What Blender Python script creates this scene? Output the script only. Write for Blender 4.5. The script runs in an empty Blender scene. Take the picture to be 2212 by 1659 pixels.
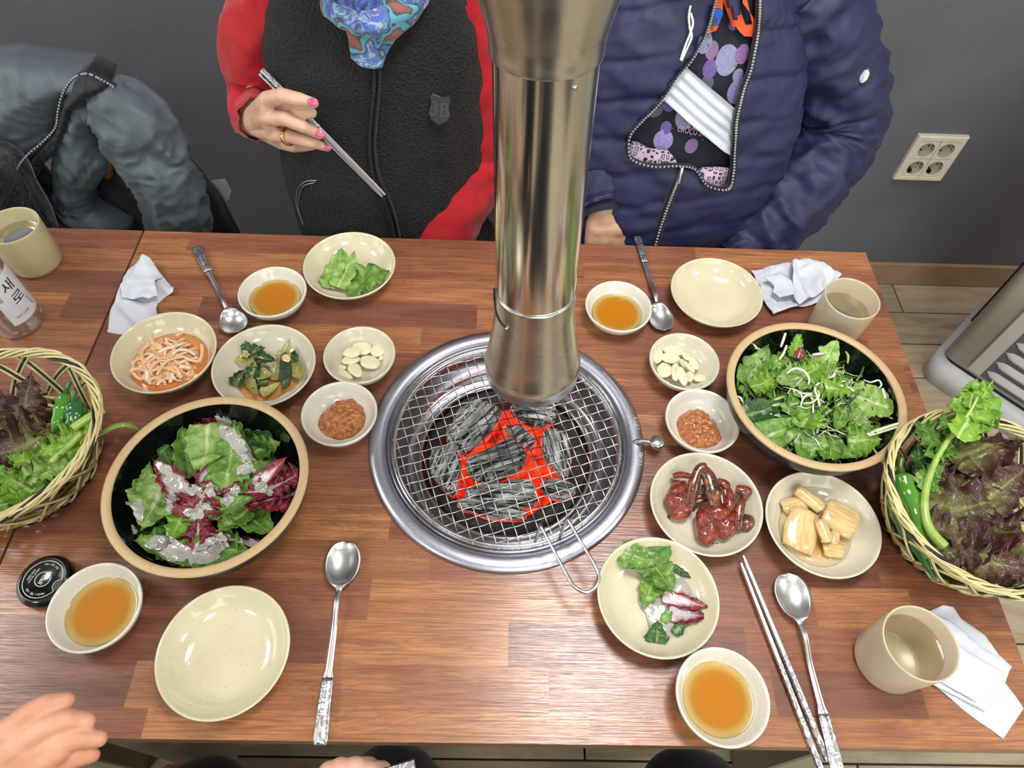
import bpy, bmesh, math, random
import numpy as np
from mathutils import Vector, Matrix, noise
from mathutils.geometry import delaunay_2d_cdt
PI = math.pi
C = bpy.context.scene.collection
rnd = random.Random(7)
def R(d): return math.radians(d)
# ---------------------------------------------------------------- camera
FPX, PITCH, ROLL, YAW = 1504.7, 0.973944545, 0.060558295, -0.0425114588
CAM = Vector((-0.01775, -0.47303, 0.82615))          # metres; table top is z = 0, floor z = -0.74
ROT = Matrix.Rotation(YAW, 3, 'Z') @ Matrix.Rotation(PI/2-PITCH, 3, 'X') @ Matrix.Rotation(ROLL, 3, 'Z')
cam = bpy.data.objects.new('camera', bpy.data.cameras.new('camera')); C.objects.link(cam)
cam.matrix_world = Matrix.Translation(CAM) @ ROT.to_4x4()
cam.data.sensor_width = 36; cam.data.lens = FPX/2212*36; cam.data.clip_start = .02; cam.data.clip_end = 50
sc = bpy.context.scene; sc.camera = cam
sc.view_settings.view_transform = 'Standard'; sc.view_settings.look = 'None'
sc.view_settings.gamma = 1; sc.view_settings.use_curve_mapping = False
sc.view_settings.exposure = -0.45
# ---------------------------------------------------------------- world and lamps
FLOOR = -0.74; CEIL = 1.86; WALLY = 1.008
w = bpy.data.worlds.new('daylight'); sc.world = w; w.use_nodes = True
bg = w.node_tree.nodes['Background']; bg.inputs[0].default_value = (.80, .95, .90, 1); bg.inputs[1].default_value = 1.6
def area(name, loc, sx, sy, power, col, rot=(0, 0, 0)):
    d = bpy.data.lights.new(name, 'AREA'); d.shape = 'RECTANGLE'; d.size = sx; d.size_y = sy; d.energy = power; d.color = col
    o = bpy.data.objects.new(name, d); C.objects.link(o); o.location = loc; o.rotation_euler = rot
    return o
LAMPS = [(.34, .12), (-1.98, .15), (.4, -1.75), (-1.75, -1.75), (2.3, -.8)]
for i, (x, y) in enumerate(LAMPS):
    area('ceiling_lamp_light', (x, y, CEIL-.052), .5, .5, 31 if i == 0 else 22, (1, .97, .95))
area('window_light', (1.2, -2.9, .75), 3.4, 1.5, 50, (.88, 1, .95), (R(90), 0, 0))
area('window_light', (-3.1, -.6, .75), 2.2, 1.4, 22, (.9, 1, .97), (R(90), 0, R(-90)))

# ---------------------------------------------------------------- mesh helpers
class MB:
    def __init__(s): s.v = []; s.f = []; s.m = []
    def add(s, vs, fs, mi=0):
        b = len(s.v); s.v += [tuple(p) for p in vs]; s.f += [tuple(i+b for i in f) for f in fs]; s.m += [mi]*len(fs)
        return s
    def build(s, name, mats, parent=None, smooth=True, loc=None, link=True):
        me = bpy.data.meshes.new(name); me.from_pydata(s.v, [], s.f); me.update()
        if not isinstance(mats, (list, tuple)): mats = [mats]
        for m in mats: me.materials.append(m)
        me.polygons.foreach_set('material_index', s.m)
        me.polygons.foreach_set('use_smooth', [smooth]*len(s.f))
        o = bpy.data.objects.new(name, me)
        if link: C.objects.link(o)
        if parent: o.parent = parent
        if loc: o.location = loc
        return o
def tag(o, label=None, cat=None, group=None, kind=None):
    if label: o['label'] = label
    if cat: o['category'] = cat
    if group: o['group'] = group
    if kind: o['kind'] = kind
    return o
def thing(name, label, cat, loc=(0, 0, 0), rz=0, group=None):
    o = bpy.data.objects.new(name, None); C.objects.link(o); o.location = loc; o.rotation_euler = (0, 0, rz)
    o.empty_display_size = .02
    return tag(o, label, cat, group)
def copy_tree(o, parent=None):
    c = o.copy(); C.objects.link(c); c.parent = parent
    for ch in list(o.children): copy_tree(ch, c)
    return c
def P(u, v, z=None, y=None, x=None):
    """world point where the line of sight of photo pixel (u, v) meets the plane z=, y= or x="""
    d = ROT @ Vector(((u-1106)/FPX, -(v-829.5)/FPX, -1))
    t = (z-CAM.z)/d.z if z is not None else (y-CAM.y)/d.y if y is not None else (x-CAM.x)/d.x
    return CAM + d*t
def lathe(mb, prof, n=64, cx=0, cy=0, cz=0, mi=0, close=False):
    vs = []; fs = []
    for r, z in prof:
        for k in range(n):
            a = 2*PI*k/n; vs.append((cx+r*math.cos(a), cy+r*math.sin(a), cz+z))
    m = len(prof)
    for i in range(m-1 if not close else m):
        j = (i+1) % m
        for k in range(n):
            q = (k+1) % n; fs.append((i*n+k, i*n+q, j*n+q, j*n+k))
    return mb.add(vs, fs, mi)
def frames(pts):
    pts = [Vector(p) for p in pts]; T = []
    for i in range(len(pts)):
        t = pts[min(i+1, len(pts)-1)]-pts[max(i-1, 0)]
        T.append(t.normalized() if t.length > 1e-9 else Vector((0, 0, 1)))
    up = Vector((0, 0, 1)) if abs(T[0].z) < .9 else Vector((1, 0, 0))
    N = [(up-T[0]*up.dot(T[0])).normalized()]
    for i in range(1, len(pts)):
        n = N[-1]-T[i]*N[-1].dot(T[i]); N.append(n.normalized() if n.length > 1e-9 else N[-1])
    return pts, T, N
def tube(mb, pts, r, n=8, mi=0, closed=False, flat=1.0, caps=True):
    pts, T, N = frames(pts)
    if closed:
        T = [(pts[(i+1) % len(pts)]-pts[i-1]).normalized() for i in range(len(pts))]
        N = [(Vector((0, 0, 1))-t*t.z).normalized() for t in T]
    rs = r if isinstance(r, (list, tuple)) else [r]*len(pts)
    vs = []; fs = []
    for p, t, nn, rr in zip(pts, T, N, rs):
        b = t.cross(nn)
        for k in range(n):
            a = 2*PI*k/n; vs.append(p+(b*math.cos(a)+nn*math.sin(a)*flat)*rr)
    L = len(pts)
    for i in range(L if closed else L-1):
        j = (i+1) % L
        for k in range(n):
            q = (k+1) % n; fs.append((i*n+k, i*n+q, j*n+q, j*n+k))
    if not closed and caps:
        fs.append(tuple(range(n))[::-1]); fs.append(tuple((L-1)*n+k for k in range(n)))
    return mb.add(vs, fs, mi)
def spline(pts, n=8, closed=False):
    pts = [Vector(p) for p in pts]; L = len(pts); out = []
    for i in range(L if closed else L-1):
        g = (lambda k: pts[k % L]) if closed else (lambda k: pts[max(0, min(L-1, k))])
        p0, p1, p2, p3 = g(i-1), g(i), g(i+1), g(i+2)
        for s in range(n):
            t = s/n
            out.append(.5*((2*p1)+(p2-p0)*t+(2*p0-5*p1+4*p2-p3)*t*t+(3*p1-p0-3*p2+p3)*t*t*t))
    if not closed: out.append(pts[-1])
    return out
def lerp_list(vals, n):
    """resample a list of floats to n values, linearly"""
    out = []
    for i in range(n):
        t = i/(n-1)*(len(vals)-1); k = min(int(t), len(vals)-2); out.append(vals[k]+(vals[k+1]-vals[k])*(t-k))
    return out
def box(mb, c, s, mi=0, rz=0, bev=0):
    x, y, z = s[0]/2, s[1]/2, s[2]/2; cs, sn = math.cos(rz), math.sin(rz)
    if bev:
        b = bev; L = []
        for zz, k in ((-z, b), (-z+b, 0), (z-b, 0), (z, b)):
            for px, py in ((-x+k, -y+b), (-x+b, -y+k), (x-b, -y+k), (x-k, -y+b), (x-k, y-b), (x-b, y-k), (-x+b, y-k), (-x+k, y-b)): L.append((px, py, zz))
        fs = [tuple(range(8))[::-1], tuple(range(24, 32))]
        for i in range(3):
            for k in range(8):
                q = (k+1) % 8; fs.append((i*8+k, i*8+q, i*8+8+q, i*8+8+k))
    else:
        L = [(a, b, d) for d in (-z, z) for a, b in ((-x, -y), (x, -y), (x, y), (-x, y))]
        fs = [(3, 2, 1, 0), (4, 5, 6, 7)]+[(k, (k+1) % 4, (k+1) % 4+4, k+4) for k in range(4)]
    return mb.add([(c[0]+a*cs-b*sn, c[1]+a*sn+b*cs, c[2]+d) for a, b, d in L], fs, mi)
def nz(p, s=1.0, o=0.0): return noise.noise(Vector((p[0]*s+o, p[1]*s-o*.7, p[2]*s+o*.3)))
def heightpoly(poly, step, fn, thick=None):
    """triangulate a closed xy polygon with inner grid points; fn(x,y)->z; thick closes it underneath"""
    poly = [Vector((p[0], p[1])) for p in poly]; n = len(poly)
    xs = [p.x for p in poly]; ys = [p.y for p in poly]; pts = list(poly)
    def inside(x, y):
        c = False
        for i in range(n):
            a, b = poly[i], poly[i-1]
            if (a.y > y) != (b.y > y) and x < (b.x-a.x)*(y-a.y)/(b.y-a.y)+a.x: c = not c
        return c
    y = min(ys); k = 0
    while y < max(ys):
        x = min(xs)+(step/2 if k % 2 else 0)
        while x < max(xs):
            if inside(x, y) and min((p-Vector((x, y))).length for p in poly) > step*.5: pts.append(Vector((x, y)))
            x += step
        y += step*.866; k += 1
    vv, _, ff, *_ = delaunay_2d_cdt(pts, [(i, (i+1) % n) for i in range(n)], [list(range(n))], 1, 1e-6)
    V = [(p.x, p.y, fn(p.x, p.y)) for p in vv]; F = [tuple(f) for f in ff]
    if thick:
        m = len(V); V2 = [(a, b, c-thick) for a, b, c in V]
        F2 = [tuple(i+m for i in f[::-1]) for f in F]
        cnt = {}
        for f in F:
            for i in range(len(f)):
                e = (f[i], f[(i+1) % len(f)]); cnt[e] = 1
        side = [(b, a, a+m, b+m) for (a, b) in cnt if (b, a) not in cnt]
        return V+V2, F+F2+side
    return V, F
def text_mesh(body, size, extrude=0.0, align='CENTER'):
    cu = bpy.data.curves.new('lettering', 'FONT'); cu.body = body; cu.size = size; cu.extrude = extrude
    cu.align_x = align; cu.align_y = 'CENTER'; cu.resolution_u = 3
    o = bpy.data.objects.new('lettering', cu); C.objects.link(o)
    dg = bpy.context.evaluated_depsgraph_get(); me = bpy.data.meshes.new_from_object(o.evaluated_get(dg))
    V = [tuple(v.co) for v in me.vertices]; F = [tuple(p.vertices) for p in me.polygons]
    bpy.data.objects.remove(o); bpy.data.curves.remove(cu); bpy.data.meshes.remove(me)
    return V, F
# ---------------------------------------------------------------- materials
class MT:
    def __init__(s, name):
        s.m = bpy.data.materials.new(name); s.m.use_nodes = True; s.t = s.m.node_tree; s.b = s.t.nodes['Principled BSDF']
    def n(s, typ, **kw):
        nd = s.t.nodes.new(typ)
        for k, v in kw.items():
            if k in nd.inputs.keys(): nd.inputs[k].default_value = v
            else: setattr(nd, k, v)
        return nd
    def l(s, a, b): s.t.links.new(a, b)
    def set(s, **kw):
        for k, v in kw.items(): s.b.inputs[k.replace('_', ' ')].default_value = v
        return s
    def coord(s, scale=(1, 1, 1), rot=(0, 0, 0), out='Object'):
        tc = s.n('ShaderNodeTexCoord'); mp = s.n('ShaderNodeMapping'); mp.inputs['Scale'].default_value = scale; mp.inputs['Rotation'].default_value = rot
        s.l(tc.outputs[out], mp.inputs[0]); return mp.outputs[0]
    def noise(s, vec, scale=5, detail=3, rough=.5, dist=0):
        nd = s.n('ShaderNodeTexNoise'); nd.inputs['Scale'].default_value = scale; nd.inputs['Detail'].default_value = detail
        nd.inputs['Roughness'].default_value = rough; nd.inputs['Distortion'].default_value = dist
        if vec is not None: s.l(vec, nd.inputs['Vector'])
        return nd.outputs['Fac']
    def ramp(s, fac, stops, interp='LINEAR'):
        r = s.n('ShaderNodeValToRGB'); r.color_ramp.interpolation = interp; e = r.color_ramp.elements
        while len(e) < len(stops): e.new(.5)
        for i, (p, c) in enumerate(stops):
            e[i].position = p; e[i].color = (c if len(c) == 4 else (*c, 1)) if isinstance(c, tuple) else (c, c, c, 1)
        s.l(fac, r.inputs[0]); return r.outputs[0]
    def mix(s, fac, a, b, typ='MIX'):
        m = s.n('ShaderNodeMix', data_type='RGBA', blend_type=typ)
        for sock, v in ((m.inputs[0], fac), (m.inputs[6], a), (m.inputs[7], b)):
            if isinstance(v, (int, float)): sock.default_value = v
            elif isinstance(v, tuple): sock.default_value = (*v, 1) if len(v) == 3 else v
            else: s.l(v, sock)
        return m.outputs[2]
    def math(s, op, a, b=None, c=None):
        m = s.n('ShaderNodeMath', operation=op)
        for i, v in enumerate((a, b, c)):
            if v is None: continue
            if isinstance(v, (int, float)): m.inputs[i].default_value = v
            else: s.l(v, m.inputs[i])
        return m.outputs[0]
    def col(s, v):
        if isinstance(v, tuple): s.b.inputs['Base Color'].default_value = (*v, 1)
        else: s.l(v, s.b.inputs['Base Color'])
        return s
    def bump(s, h, strength=.3, dist=.001, prev=None):
        b = s.n('ShaderNodeBump'); b.inputs['Strength'].default_value = strength; b.inputs['Distance'].default_value = dist
        s.l(h, b.inputs['Height']); s.l(b.outputs[0], s.b.inputs['Normal'])
        return s
def S(r, g, b):
    """sRGB 0-255 to linear"""
    return tuple(((c/255)/12.92 if c/255 <= .04045 else ((c/255+.055)/1.055)**2.4) for c in (r, g, b))
def plain(name, col, rough=.5, metal=0, spec=.5, nscale=0, namt=.15, bump=0, bscale=100, coat=0, sss=0, alpha=1, trans=0, sheen=0):
    m = MT(name); m.set(Roughness=rough, Metallic=metal, Specular_IOR_Level=spec, Coat_Weight=coat)
    if nscale:
        f = m.noise(m.coord(), nscale, 4); d = tuple(c*(1-namt) for c in col); u = tuple(min(1, c*(1+namt)) for c in col)
        m.col(m.ramp(f, [(.3, d), (.7, u)]))
    else: m.col(col)
    if bump: m.bump(m.noise(m.coord(), bscale, 3), bump, .002)
    if sss: m.set(Subsurface_Weight=sss, Subsurface_Scale=.01); m.b.inputs['Subsurface Radius'].default_value = (1, .5, .3)
    if trans: m.set(Transmission_Weight=trans)
    if sheen: m.set(Sheen_Weight=sheen, Sheen_Roughness=.5)
    return m.m
M = {}
# ================================================================ ROOM
def struct(o, label=None): o['kind'] = 'structure'; return tag(o, label)
m = MT('wall_vinyl'); v = m.coord((1, 1, 1))
br = m.n('ShaderNodeTexBrick', offset=.5); br.inputs['Scale'].default_value = 1; br.inputs['Brick Width'].default_value = .0085; br.inputs['Row Height'].default_value = .0032
br.inputs['Mortar Size'].default_value = .0011; br.inputs['Mortar Smooth'].default_value = .7
mp = m.coord((1, 1, 1), (R(90), 0, 0)); m.l(mp, br.inputs['Vector'])
wv = m.n('ShaderNodeTexNoise'); m.l(v, wv.inputs['Vector']); wv.inputs['Scale'].default_value = 220
h = m.math('ADD', br.outputs['Fac'], m.math('MULTIPLY', wv.outputs['Fac'], .8))
m.col(m.ramp(m.noise(v, 3, 3), [(.3, S(92, 91, 99)), (.7, S(104, 102, 110))])); m.set(Roughness=.5, Specular_IOR_Level=.4); m.bump(h, .35, .0012); M['wall'] = m.m
M['paint'] = plain('cream_wall_paint', S(205, 200, 188), .7, nscale=2, namt=.05)
M['ceil'] = plain('ceiling_board', S(225, 225, 220), .8, nscale=30, namt=.04)
def room_slab(name, c, s, mat, label=None):
    return struct(box(MB(), c, s).build(name, mat, smooth=False), label)
room_slab('wall_back', (-.8, WALLY+.06, (FLOOR+CEIL)/2), (5.2, .12, CEIL-FLOOR), M['wall'], 'dark charcoal textured wall behind the diners')
room_slab('ceiling', (-.5, -1, CEIL+.05), (6.2, 4.2, .1), M['ceil'])
room_slab('wall_right', (2.65, -1, (FLOOR+CEIL)/2), (.1, 4.2, CEIL-FLOOR), M['paint'])
room_slab('wall_left', (-3.45, -1, (FLOOR+CEIL)/2), (.1, 4.2, CEIL-FLOOR), M['paint'])
room_slab('wall_front', (-.5, -3.1, (FLOOR+CEIL)/2), (6.2, .1, CEIL-FLOOR), M['paint'])
# floor of wood-look planks laid along x
m = MT('floor_plank_vinyl'); oi = m.n('ShaderNodeObjectInfo'); v = m.n('ShaderNodeTexCoord').outputs['Object']
va = m.n('ShaderNodeVectorMath', operation='ADD'); m.l(v, va.inputs[0]); cx = m.n('ShaderNodeCombineXYZ'); m.l(m.math('MULTIPLY', oi.outputs['Random'], 37), cx.inputs[0]); m.l(m.math('MULTIPLY', oi.outputs['Random'], 11), cx.inputs[1]); m.l(cx.outputs[0], va.inputs[1])
mp = m.n('ShaderNodeMapping'); mp.inputs['Scale'].default_value = (1.2, 9, 1); m.l(va.outputs[0], mp.inputs[0])
f = m.noise(mp.outputs[0], 3.2, 6, .6, 1.2)
base = m.ramp(f, [(.25, S(152, 132, 110)), (.5, S(186, 166, 140)), (.75, S(206, 190, 164))])
tint = m.ramp(oi.outputs['Random'], [(0, .72), (1, 1.0)])
m.col(m.mix(1, base, tint, 'MULTIPLY')); m.set(Roughness=.42); m.bump(f, .15, .001); M['plank'] = m.m
M['grout'] = plain('plank_joint_black', S(60, 52, 44), .8, nscale=40)
fl = box(MB(), (-.5, -1, FLOOR-.056), (6.2, 4.2, .1)).build('floor', M['grout'], smooth=False); struct(fl, 'floor of greyish brown wood-look planks')
rows = 34; pw = 4.2/rows*1.0
plank_mesh = {}
yy = WALLY+.0
cnt = 0
y = WALLY-.001; r = 0
while y > -1.3:
    x = -3.4-(r*.37 % .9)
    while x < 2.6:
        x0 = max(x, -3.39); x1 = min(x+.92, 2.59)
        if x1-x0 > .05 and (x1 > .35 or y < -.35 or True) and cnt < 290:
            key = round(x1-x0, 3)
            if key not in plank_mesh:
                o = box(MB(), (0, 0, 0), (x1-x0-.004, .116, .006), bev=.0012).build('plank', M['plank'], fl, smooth=False); plank_mesh[key] = o.data
            else:
                o = bpy.data.objects.new('plank', plank_mesh[key]); C.objects.link(o); o.parent = fl
            o.location = ((x0+x1)/2, y-.06, FLOOR-.003); cnt += 1
        x += .92
    y -= .12; r += 1
mb = MB(); box(mb, (-.8, -2.22, FLOOR-.003), (5.0, 1.8, .004)); o = mb.build('plank_field', M['plank'], fl, smooth=False); o['kind'] = 'stuff'
M['base'] = plain('baseboard_wood_film', S(156, 126, 102), .45, nscale=12, namt=.2)
mb = MB(); box(mb, (-.8, WALLY-.006, FLOOR+.045), (5.2, .012, .086), bev=.002); struct(mb.build('baseboard_back', M['base'], smooth=False), 'brown wood-look baseboard under the dark wall')
# ceiling lamp bodies and lit windows in the room behind the camera
m = MT('lamp_diffuser'); m.set(Roughness=.4); m.col(S(240, 240, 240)); m.b.inputs['Emission Color'].default_value = (1, .98, .96, 1); m.b.inputs['Emission Strength'].default_value = 2.5; M['diff'] = m.m
M['lampf'] = plain('lamp_frame_white', S(230, 230, 230), .4, nscale=20, namt=.02)
for i, (x, y) in enumerate(LAMPS):
    t = thing('ceiling_lamp', 'square white ceiling lamp over the dining tables', 'lamp', (x, y, CEIL), 0, 'square ceiling lamps')
    mb = MB()
    for sx, sy, a, b in ((0, .33, .68, .03), (0, -.33, .68, .03), (.33, 0, .03, .64), (-.33, 0, .03, .64)): box(mb, (sx, sy, -.025), (a, b, .05))
    mb.build('frame', M['lampf'], t, smooth=False)
    box(MB(), (0, 0, -.02), (.63, .63, .03)).build('diffuser', M['diff'], t, smooth=False)
m = MT('window_daylight'); m.set(Roughness=.1); m.col(S(180, 200, 190)); m.b.inputs['Emission Color'].default_value = (.78, .95, .85, 1); m.b.inputs['Emission Strength'].default_value = 1.5; M['winlit'] = m.m
M['winf'] = plain('window_frame_dark', S(60, 58, 55), .5, nscale=20)
k = 0
for cx0, cy0, ww, hh, ax in ((.3, -3.04, 1.0, 1.5, 0), (1.5, -3.04, 1.0, 1.5, 0), (-3.39, -1.0, .9, 1.3, 1), (-3.39, .05, .9, 1.3, 1)):
    k += 1; mb = MB()
    for s1, s2, a, b in ((0, hh/2, ww+.1, .06), (0, -hh/2, ww+.1, .06), (ww/2, 0, .06, hh), (-ww/2, 0, .06, hh), (0, 0, .04, hh)):
        if ax == 0: box(mb, (cx0+s1, cy0, .75+s2), (a, .05, b))
        else: box(mb, (cx0, cy0+s1, .75+s2), (.05, a, b))
    wf = struct(mb.build('window_%d' % k, M['winf'], smooth=False))
    mb = MB(); box(mb, (cx0, cy0, .75), (ww, .01, hh) if ax == 0 else (.01, ww, hh)); mb.build('pane', M['winlit'], wf, smooth=False)
# wall socket
M['socket'] = plain('aged_ivory_plastic', S(214, 203, 186), .38, nscale=60, namt=.07)
M['sockin'] = plain('socket_well_plastic', S(160, 150, 134), .4, nscale=60, namt=.1)
M['black'] = plain('black_plastic', S(14, 14, 16), .35, nscale=50)
M['steel'] = None
so = thing('wall_socket', 'ivory four-outlet power socket plate mounted on the dark wall', 'socket', (1.0695, WALLY, -.278))
mb = MB(); W2, H2 = .063, .067
def ring_rect(mb, w0, h0, w1, h1, y0, y1, mi=0):
    a = [(-w0, y0, -h0), (w0, y0, -h0), (w0, y0, h0), (-w0, y0, h0)]; b = [(-w1, y1, -h1), (w1, y1, -h1), (w1, y1, h1), (-w1, y1, h1)]
    mb.add(a+b, [(k, (k+1) % 4, (k+1) % 4+4, k+4) for k in range(4)], mi)
ring_rect(mb, W2, H2, W2, H2, 0, -.010); ring_rect(mb, W2, H2, W2-.003, H2-.003, -.010, -.013); ring_rect(mb, W2-.003, H2-.003, W2-.012, H2-.012, -.013, -.013)
ring_rect(mb, W2-.012, H2-.012, W2-.013, H2-.013, -.013, -.0105)
mb.build('cover_frame', M['socket'], so, smooth=False)
for sx in (-1, 1):
    for sz in (-1, 1):
        g = thing('outlet', None, None); g.parent = so; g.location = (sx*.0253, -.0105, sz*.0268); mb = MB()
        # square insert with round well
        n = 32; vs = []; fs = []
        for k in range(n):
            a = 2*PI*k/n; vs.append((.0195*math.cos(a), 0, .0195*math.sin(a)))
        for k in range(n):
            a = 2*PI*k/n; c, s2 = math.cos(a), math.sin(a); q = max(abs(c), abs(s2)); vs.append((.0248*c/q, 0, .0265*s2/q))
        for k in range(n):
            a = 2*PI*k/n; vs.append((.0195*math.cos(a), .0003, .0195*math.sin(a)))
        for k in range(n):
            a = 2*PI*k/n; vs.append((.0185*math.cos(a), .0095, .0185*math.sin(a)))
        fs = [(k, (k+1) % n, (k+1) % n+n, k+n) for k in range(n)]
        mb.add(vs, fs, 0); mb.add(vs, [(k+2*n, k+3*n, (k+1) % n+3*n, (k+1) % n+2*n) for k in range(n)], 1); mb.add(vs, [tuple(k+3*n for k in range(n))], 1)
        bd = mb.build('insert', [M['socket'], M['sockin']], g, smooth=False)
        for px in (-.0095, .0095): mb = MB(); tube(mb, [(px*.7, .0093, px*.7), (px*.7, .0085, px*.7)], .0024, 10); mb.build('pin_hole', M['black'], g, smooth=False)
        [box(MB(), (k*.0165, .006, k*.004), (.003, .008, .006)).build('earth_clip', M['sockin'], g, smooth=False) for k in (-1, 1)]
        if sz < 0: mb = MB(); tube(mb, [(-.010, .009, -.010), (-.010, -.001, -.010)], .0062, 14); mb.build('cap', M['black'], g, smooth=False)
# ================================================================ TABLES
TW, TD, TH = 1.2, .7475, .026
m = MT('butcher_block_laminate'); at = m.n('ShaderNodeAttribute', attribute_name='stave'); at2 = m.n('ShaderNodeAttribute', attribute_name='seed')
geo = m.n('ShaderNodeNewGeometry'); va = m.n('ShaderNodeVectorMath', operation='ADD'); m.l(geo.outputs['Position'], va.inputs[0])
vs_ = m.n('ShaderNodeVectorMath', operation='SCALE'); m.l(at2.outputs['Color'], vs_.inputs[0]); vs_.inputs['Scale'].default_value = 9.0; m.l(vs_.outputs[0], va.inputs[1])
mp = m.n('ShaderNodeMapping'); mp.inputs['Scale'].default_value = (2.2, 26, 0); m.l(va.outputs[0], mp.inputs[0])
f1 = m.noise(mp.outputs[0], 2.0, 5, .62, 1.0)
mp2 = m.n('ShaderNodeMapping'); mp2.inputs['Scale'].default_value = (14, 430, 0); m.l(va.outputs[0], mp2.inputs[0])
f2 = m.noise(mp2.outputs[0], 1.0, 3, .6, .3)
mp3 = m.n('ShaderNodeMapping'); mp3.inputs['Scale'].default_value = (1.6, 16, 0); m.l(va.outputs[0], mp3.inputs[0])
f3 = m.noise(mp3.outputs[0], 1.1, 2, .5, 2.2)
rg = m.math('SINE', m.math('MULTIPLY', f3, 95)); rg = m.math('POWER', m.math('ABSOLUTE', rg), 8)
c = m.mix(1, at.outputs['Color'], m.ramp(f1, [(.3, (.62, .52, .50)), (.5, (.95, .93, .92)), (.72, (1.25, 1.3, 1.3))]), 'MULTIPLY')
c = m.mix(m.math('MULTIPLY', rg, .32), c, S(108, 62, 48))
c = m.mix(m.ramp(f2, [(.35, .55), (.6, 0.0)]), c, S(96, 56, 44)); m.col(c)
m.set(Roughness=.30, Specular_IOR_Level=.5)
m.l(m.ramp(f2, [(.3, .42), (.7, .26)]), m.b.inputs['Roughness']); m.set(Coat_Weight=.55, Coat_Roughness=.17); m.bump(m.math('ADD', f2, m.math('MULTIPLY', f1, .3)), .42, .0010); m.l(m.b.inputs['Normal'].links[0].from_socket, m.b.inputs['Coat Normal']); M['lam'] = m.m
M['edge'] = plain('table_edge_band', S(128, 98, 72), .4, nscale=14, namt=.12)
M['pbeige'] = plain('painted_steel_beige', S(150, 140, 125), .4, nscale=20, namt=.04)
LT, MD, RD, DK, MO = S(182, 124, 80), S(162, 106, 72), S(150, 94, 68), S(130, 82, 64), S(172, 114, 76)
RY = [.3313-.04826*k for k in range(-1, 15)]      # row boundaries of the printed staves
def wx(u, v): return P(u, v, z=0).x
# per row: list of (right end x, tone) from left to right
rowsM = [
 [(wx(408, 522), MO), (wx(850, 530), RD), (wx(1503, 550), RD), (9, LT)],
 [(-.2, LT), (.12, MD), (.45, MO), (9, MD)],
 [(-.33, MD), (.02, MO), (wx(1399, 626), MO), (9, DK)],
 [(-.47, MO), (wx(1030, 690), DK), (.2, MO), (.5, RD), (9, MD)],
 [(-.5, DK), (wx(908, 743), LT), (.16, MD), (.55, RD), (9, MO)],
 [(-.42, DK), (-.12, RD), (.2, MD), (wx(1932, 745), MD), (9, RD)],
 [(-.5, MD), (-.15, DK), (.3, RD), (9, MD)],
 [(-.3, RD), (.1, MO), (wx(1960, 900), LT), (9, MO)],
 [(-.55, MD), (-.28, DK), (.1, RD), (.5, DK), (9, DK)],
 [(-.5, RD), (-.08, MD), (.35, DK), (9, RD)],
 [(-.36, DK), (wx(841, 1142), LT), (.3, RD), (9, DK)],
 [(-.42, MD), (wx(928, 1222), MD), (.16, RD), (.46, DK), (9, RD)],
 [(-.42, MO), (wx(798, 1294), RD), (.25, LT), (.37, RD), (wx(1965, 1290), LT), (9, RD)],
 [(-.38, DK), (-.2, DK), (wx(1098, 1391), LT), (.28, DK), (.5, RD), (9, MO)],
 [(wx(316, 1500)-.02, DK), (.05, MO), (wx(1672, 1500), MD), (.47, DK), (9, MD)],
 [(-.5, RD), (wx(316, 1549), RD), (wx(1273, 1567), LT), (9, MO)]]
def table_top(name, x0, x1, rows, parent, hole=None):
    ys = [TD/2]+RY[1:]+[-TD/2]
    cuts = sorted(set([x0, x1]+[round(e, 5) for r in rows for e, _ in r if x0 < e < x1]))
    mb = MB(); V = []; nx = len(cuts); ny = len(ys); tone = []; seed = []
    for y in ys:
        for x in cuts: V.append((x, y, 0))
    for y in ys:
        for x in cuts: V.append((x, y, -TH))
    F = []; rr = random.Random(3)
    for j in range(ny-1):
        row = rows[j]; k = 0; sd = (rr.random(), rr.random(), rr.random())
        for i in range(nx-1):
            xm = (cuts[i]+cuts[i+1])/2
            while xm > row[k][0]: k += 1; sd = (rr.random(), rr.random(), rr.random())
            F.append((j*nx+i, (j+1)*nx+i, (j+1)*nx+i+1, j*nx+i+1)); tone.append(row[k][1]); seed.append(sd)
    nt = len(F); o = nx*ny
    for j in range(ny-1):
        for i in range(nx-1): F.append((o+j*nx+i, o+j*nx+i+1, o+(j+1)*nx+i+1, o+(j+1)*nx+i))
    for i in range(nx-1): F.append((i, i+1, o+i+1, o+i)); b = (ny-1)*nx; F.append((b+i+1, b+i, o+b+i, o+b+i+1))
    for j in range(ny-1): F.append((j*nx, o+j*nx, o+(j+1)*nx, (j+1)*nx)); e = nx-1; F.append((j*nx+e, (j+1)*nx+e, o+(j+1)*nx+e, o+j*nx+e))
    mb.add(V, F); mb.m = [0]*nt+[1]*(len(F)-nt)
    ob = mb.build(name, [M['lam'], M['edge']], parent, smooth=False)
    tone += [RD]*(len(F)-nt); seed += [(0, 0, 0)]*(len(F)-nt)
    for nm, arr in (('stave', tone), ('seed', seed)):
        a = ob.data.attributes.new(nm, 'FLOAT_COLOR', 'CORNER'); d = []
        for p in ob.data.polygons:
            d += [*arr[p.index], 1]*p.loop_total
        a.data.foreach_set('color', d)
    return ob
T1 = thing('dining_table', 'wood-laminate dining table with round charcoal grill set in its middle', 'table', (0, 0, 0))
top = table_top('tabletop', -TW/2, TW/2, rowsM, T1)
hm = MB(); lathe(hm, [(.166, -.1), (.166, .1)], 96); hm.add([], []); hv = len(hm.v)
hm.f.append(tuple(range(96))[::-1]); hm.m.append(0); hm.f.append(tuple(range(96, 192))); hm.m.append(0)
cut = hm.build('hole_cutter', M['edge']); bo = top.modifiers.new('hole', 'BOOLEAN'); bo.operation = 'DIFFERENCE'; bo.object = cut; bo.solver = 'EXACT'
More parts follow.
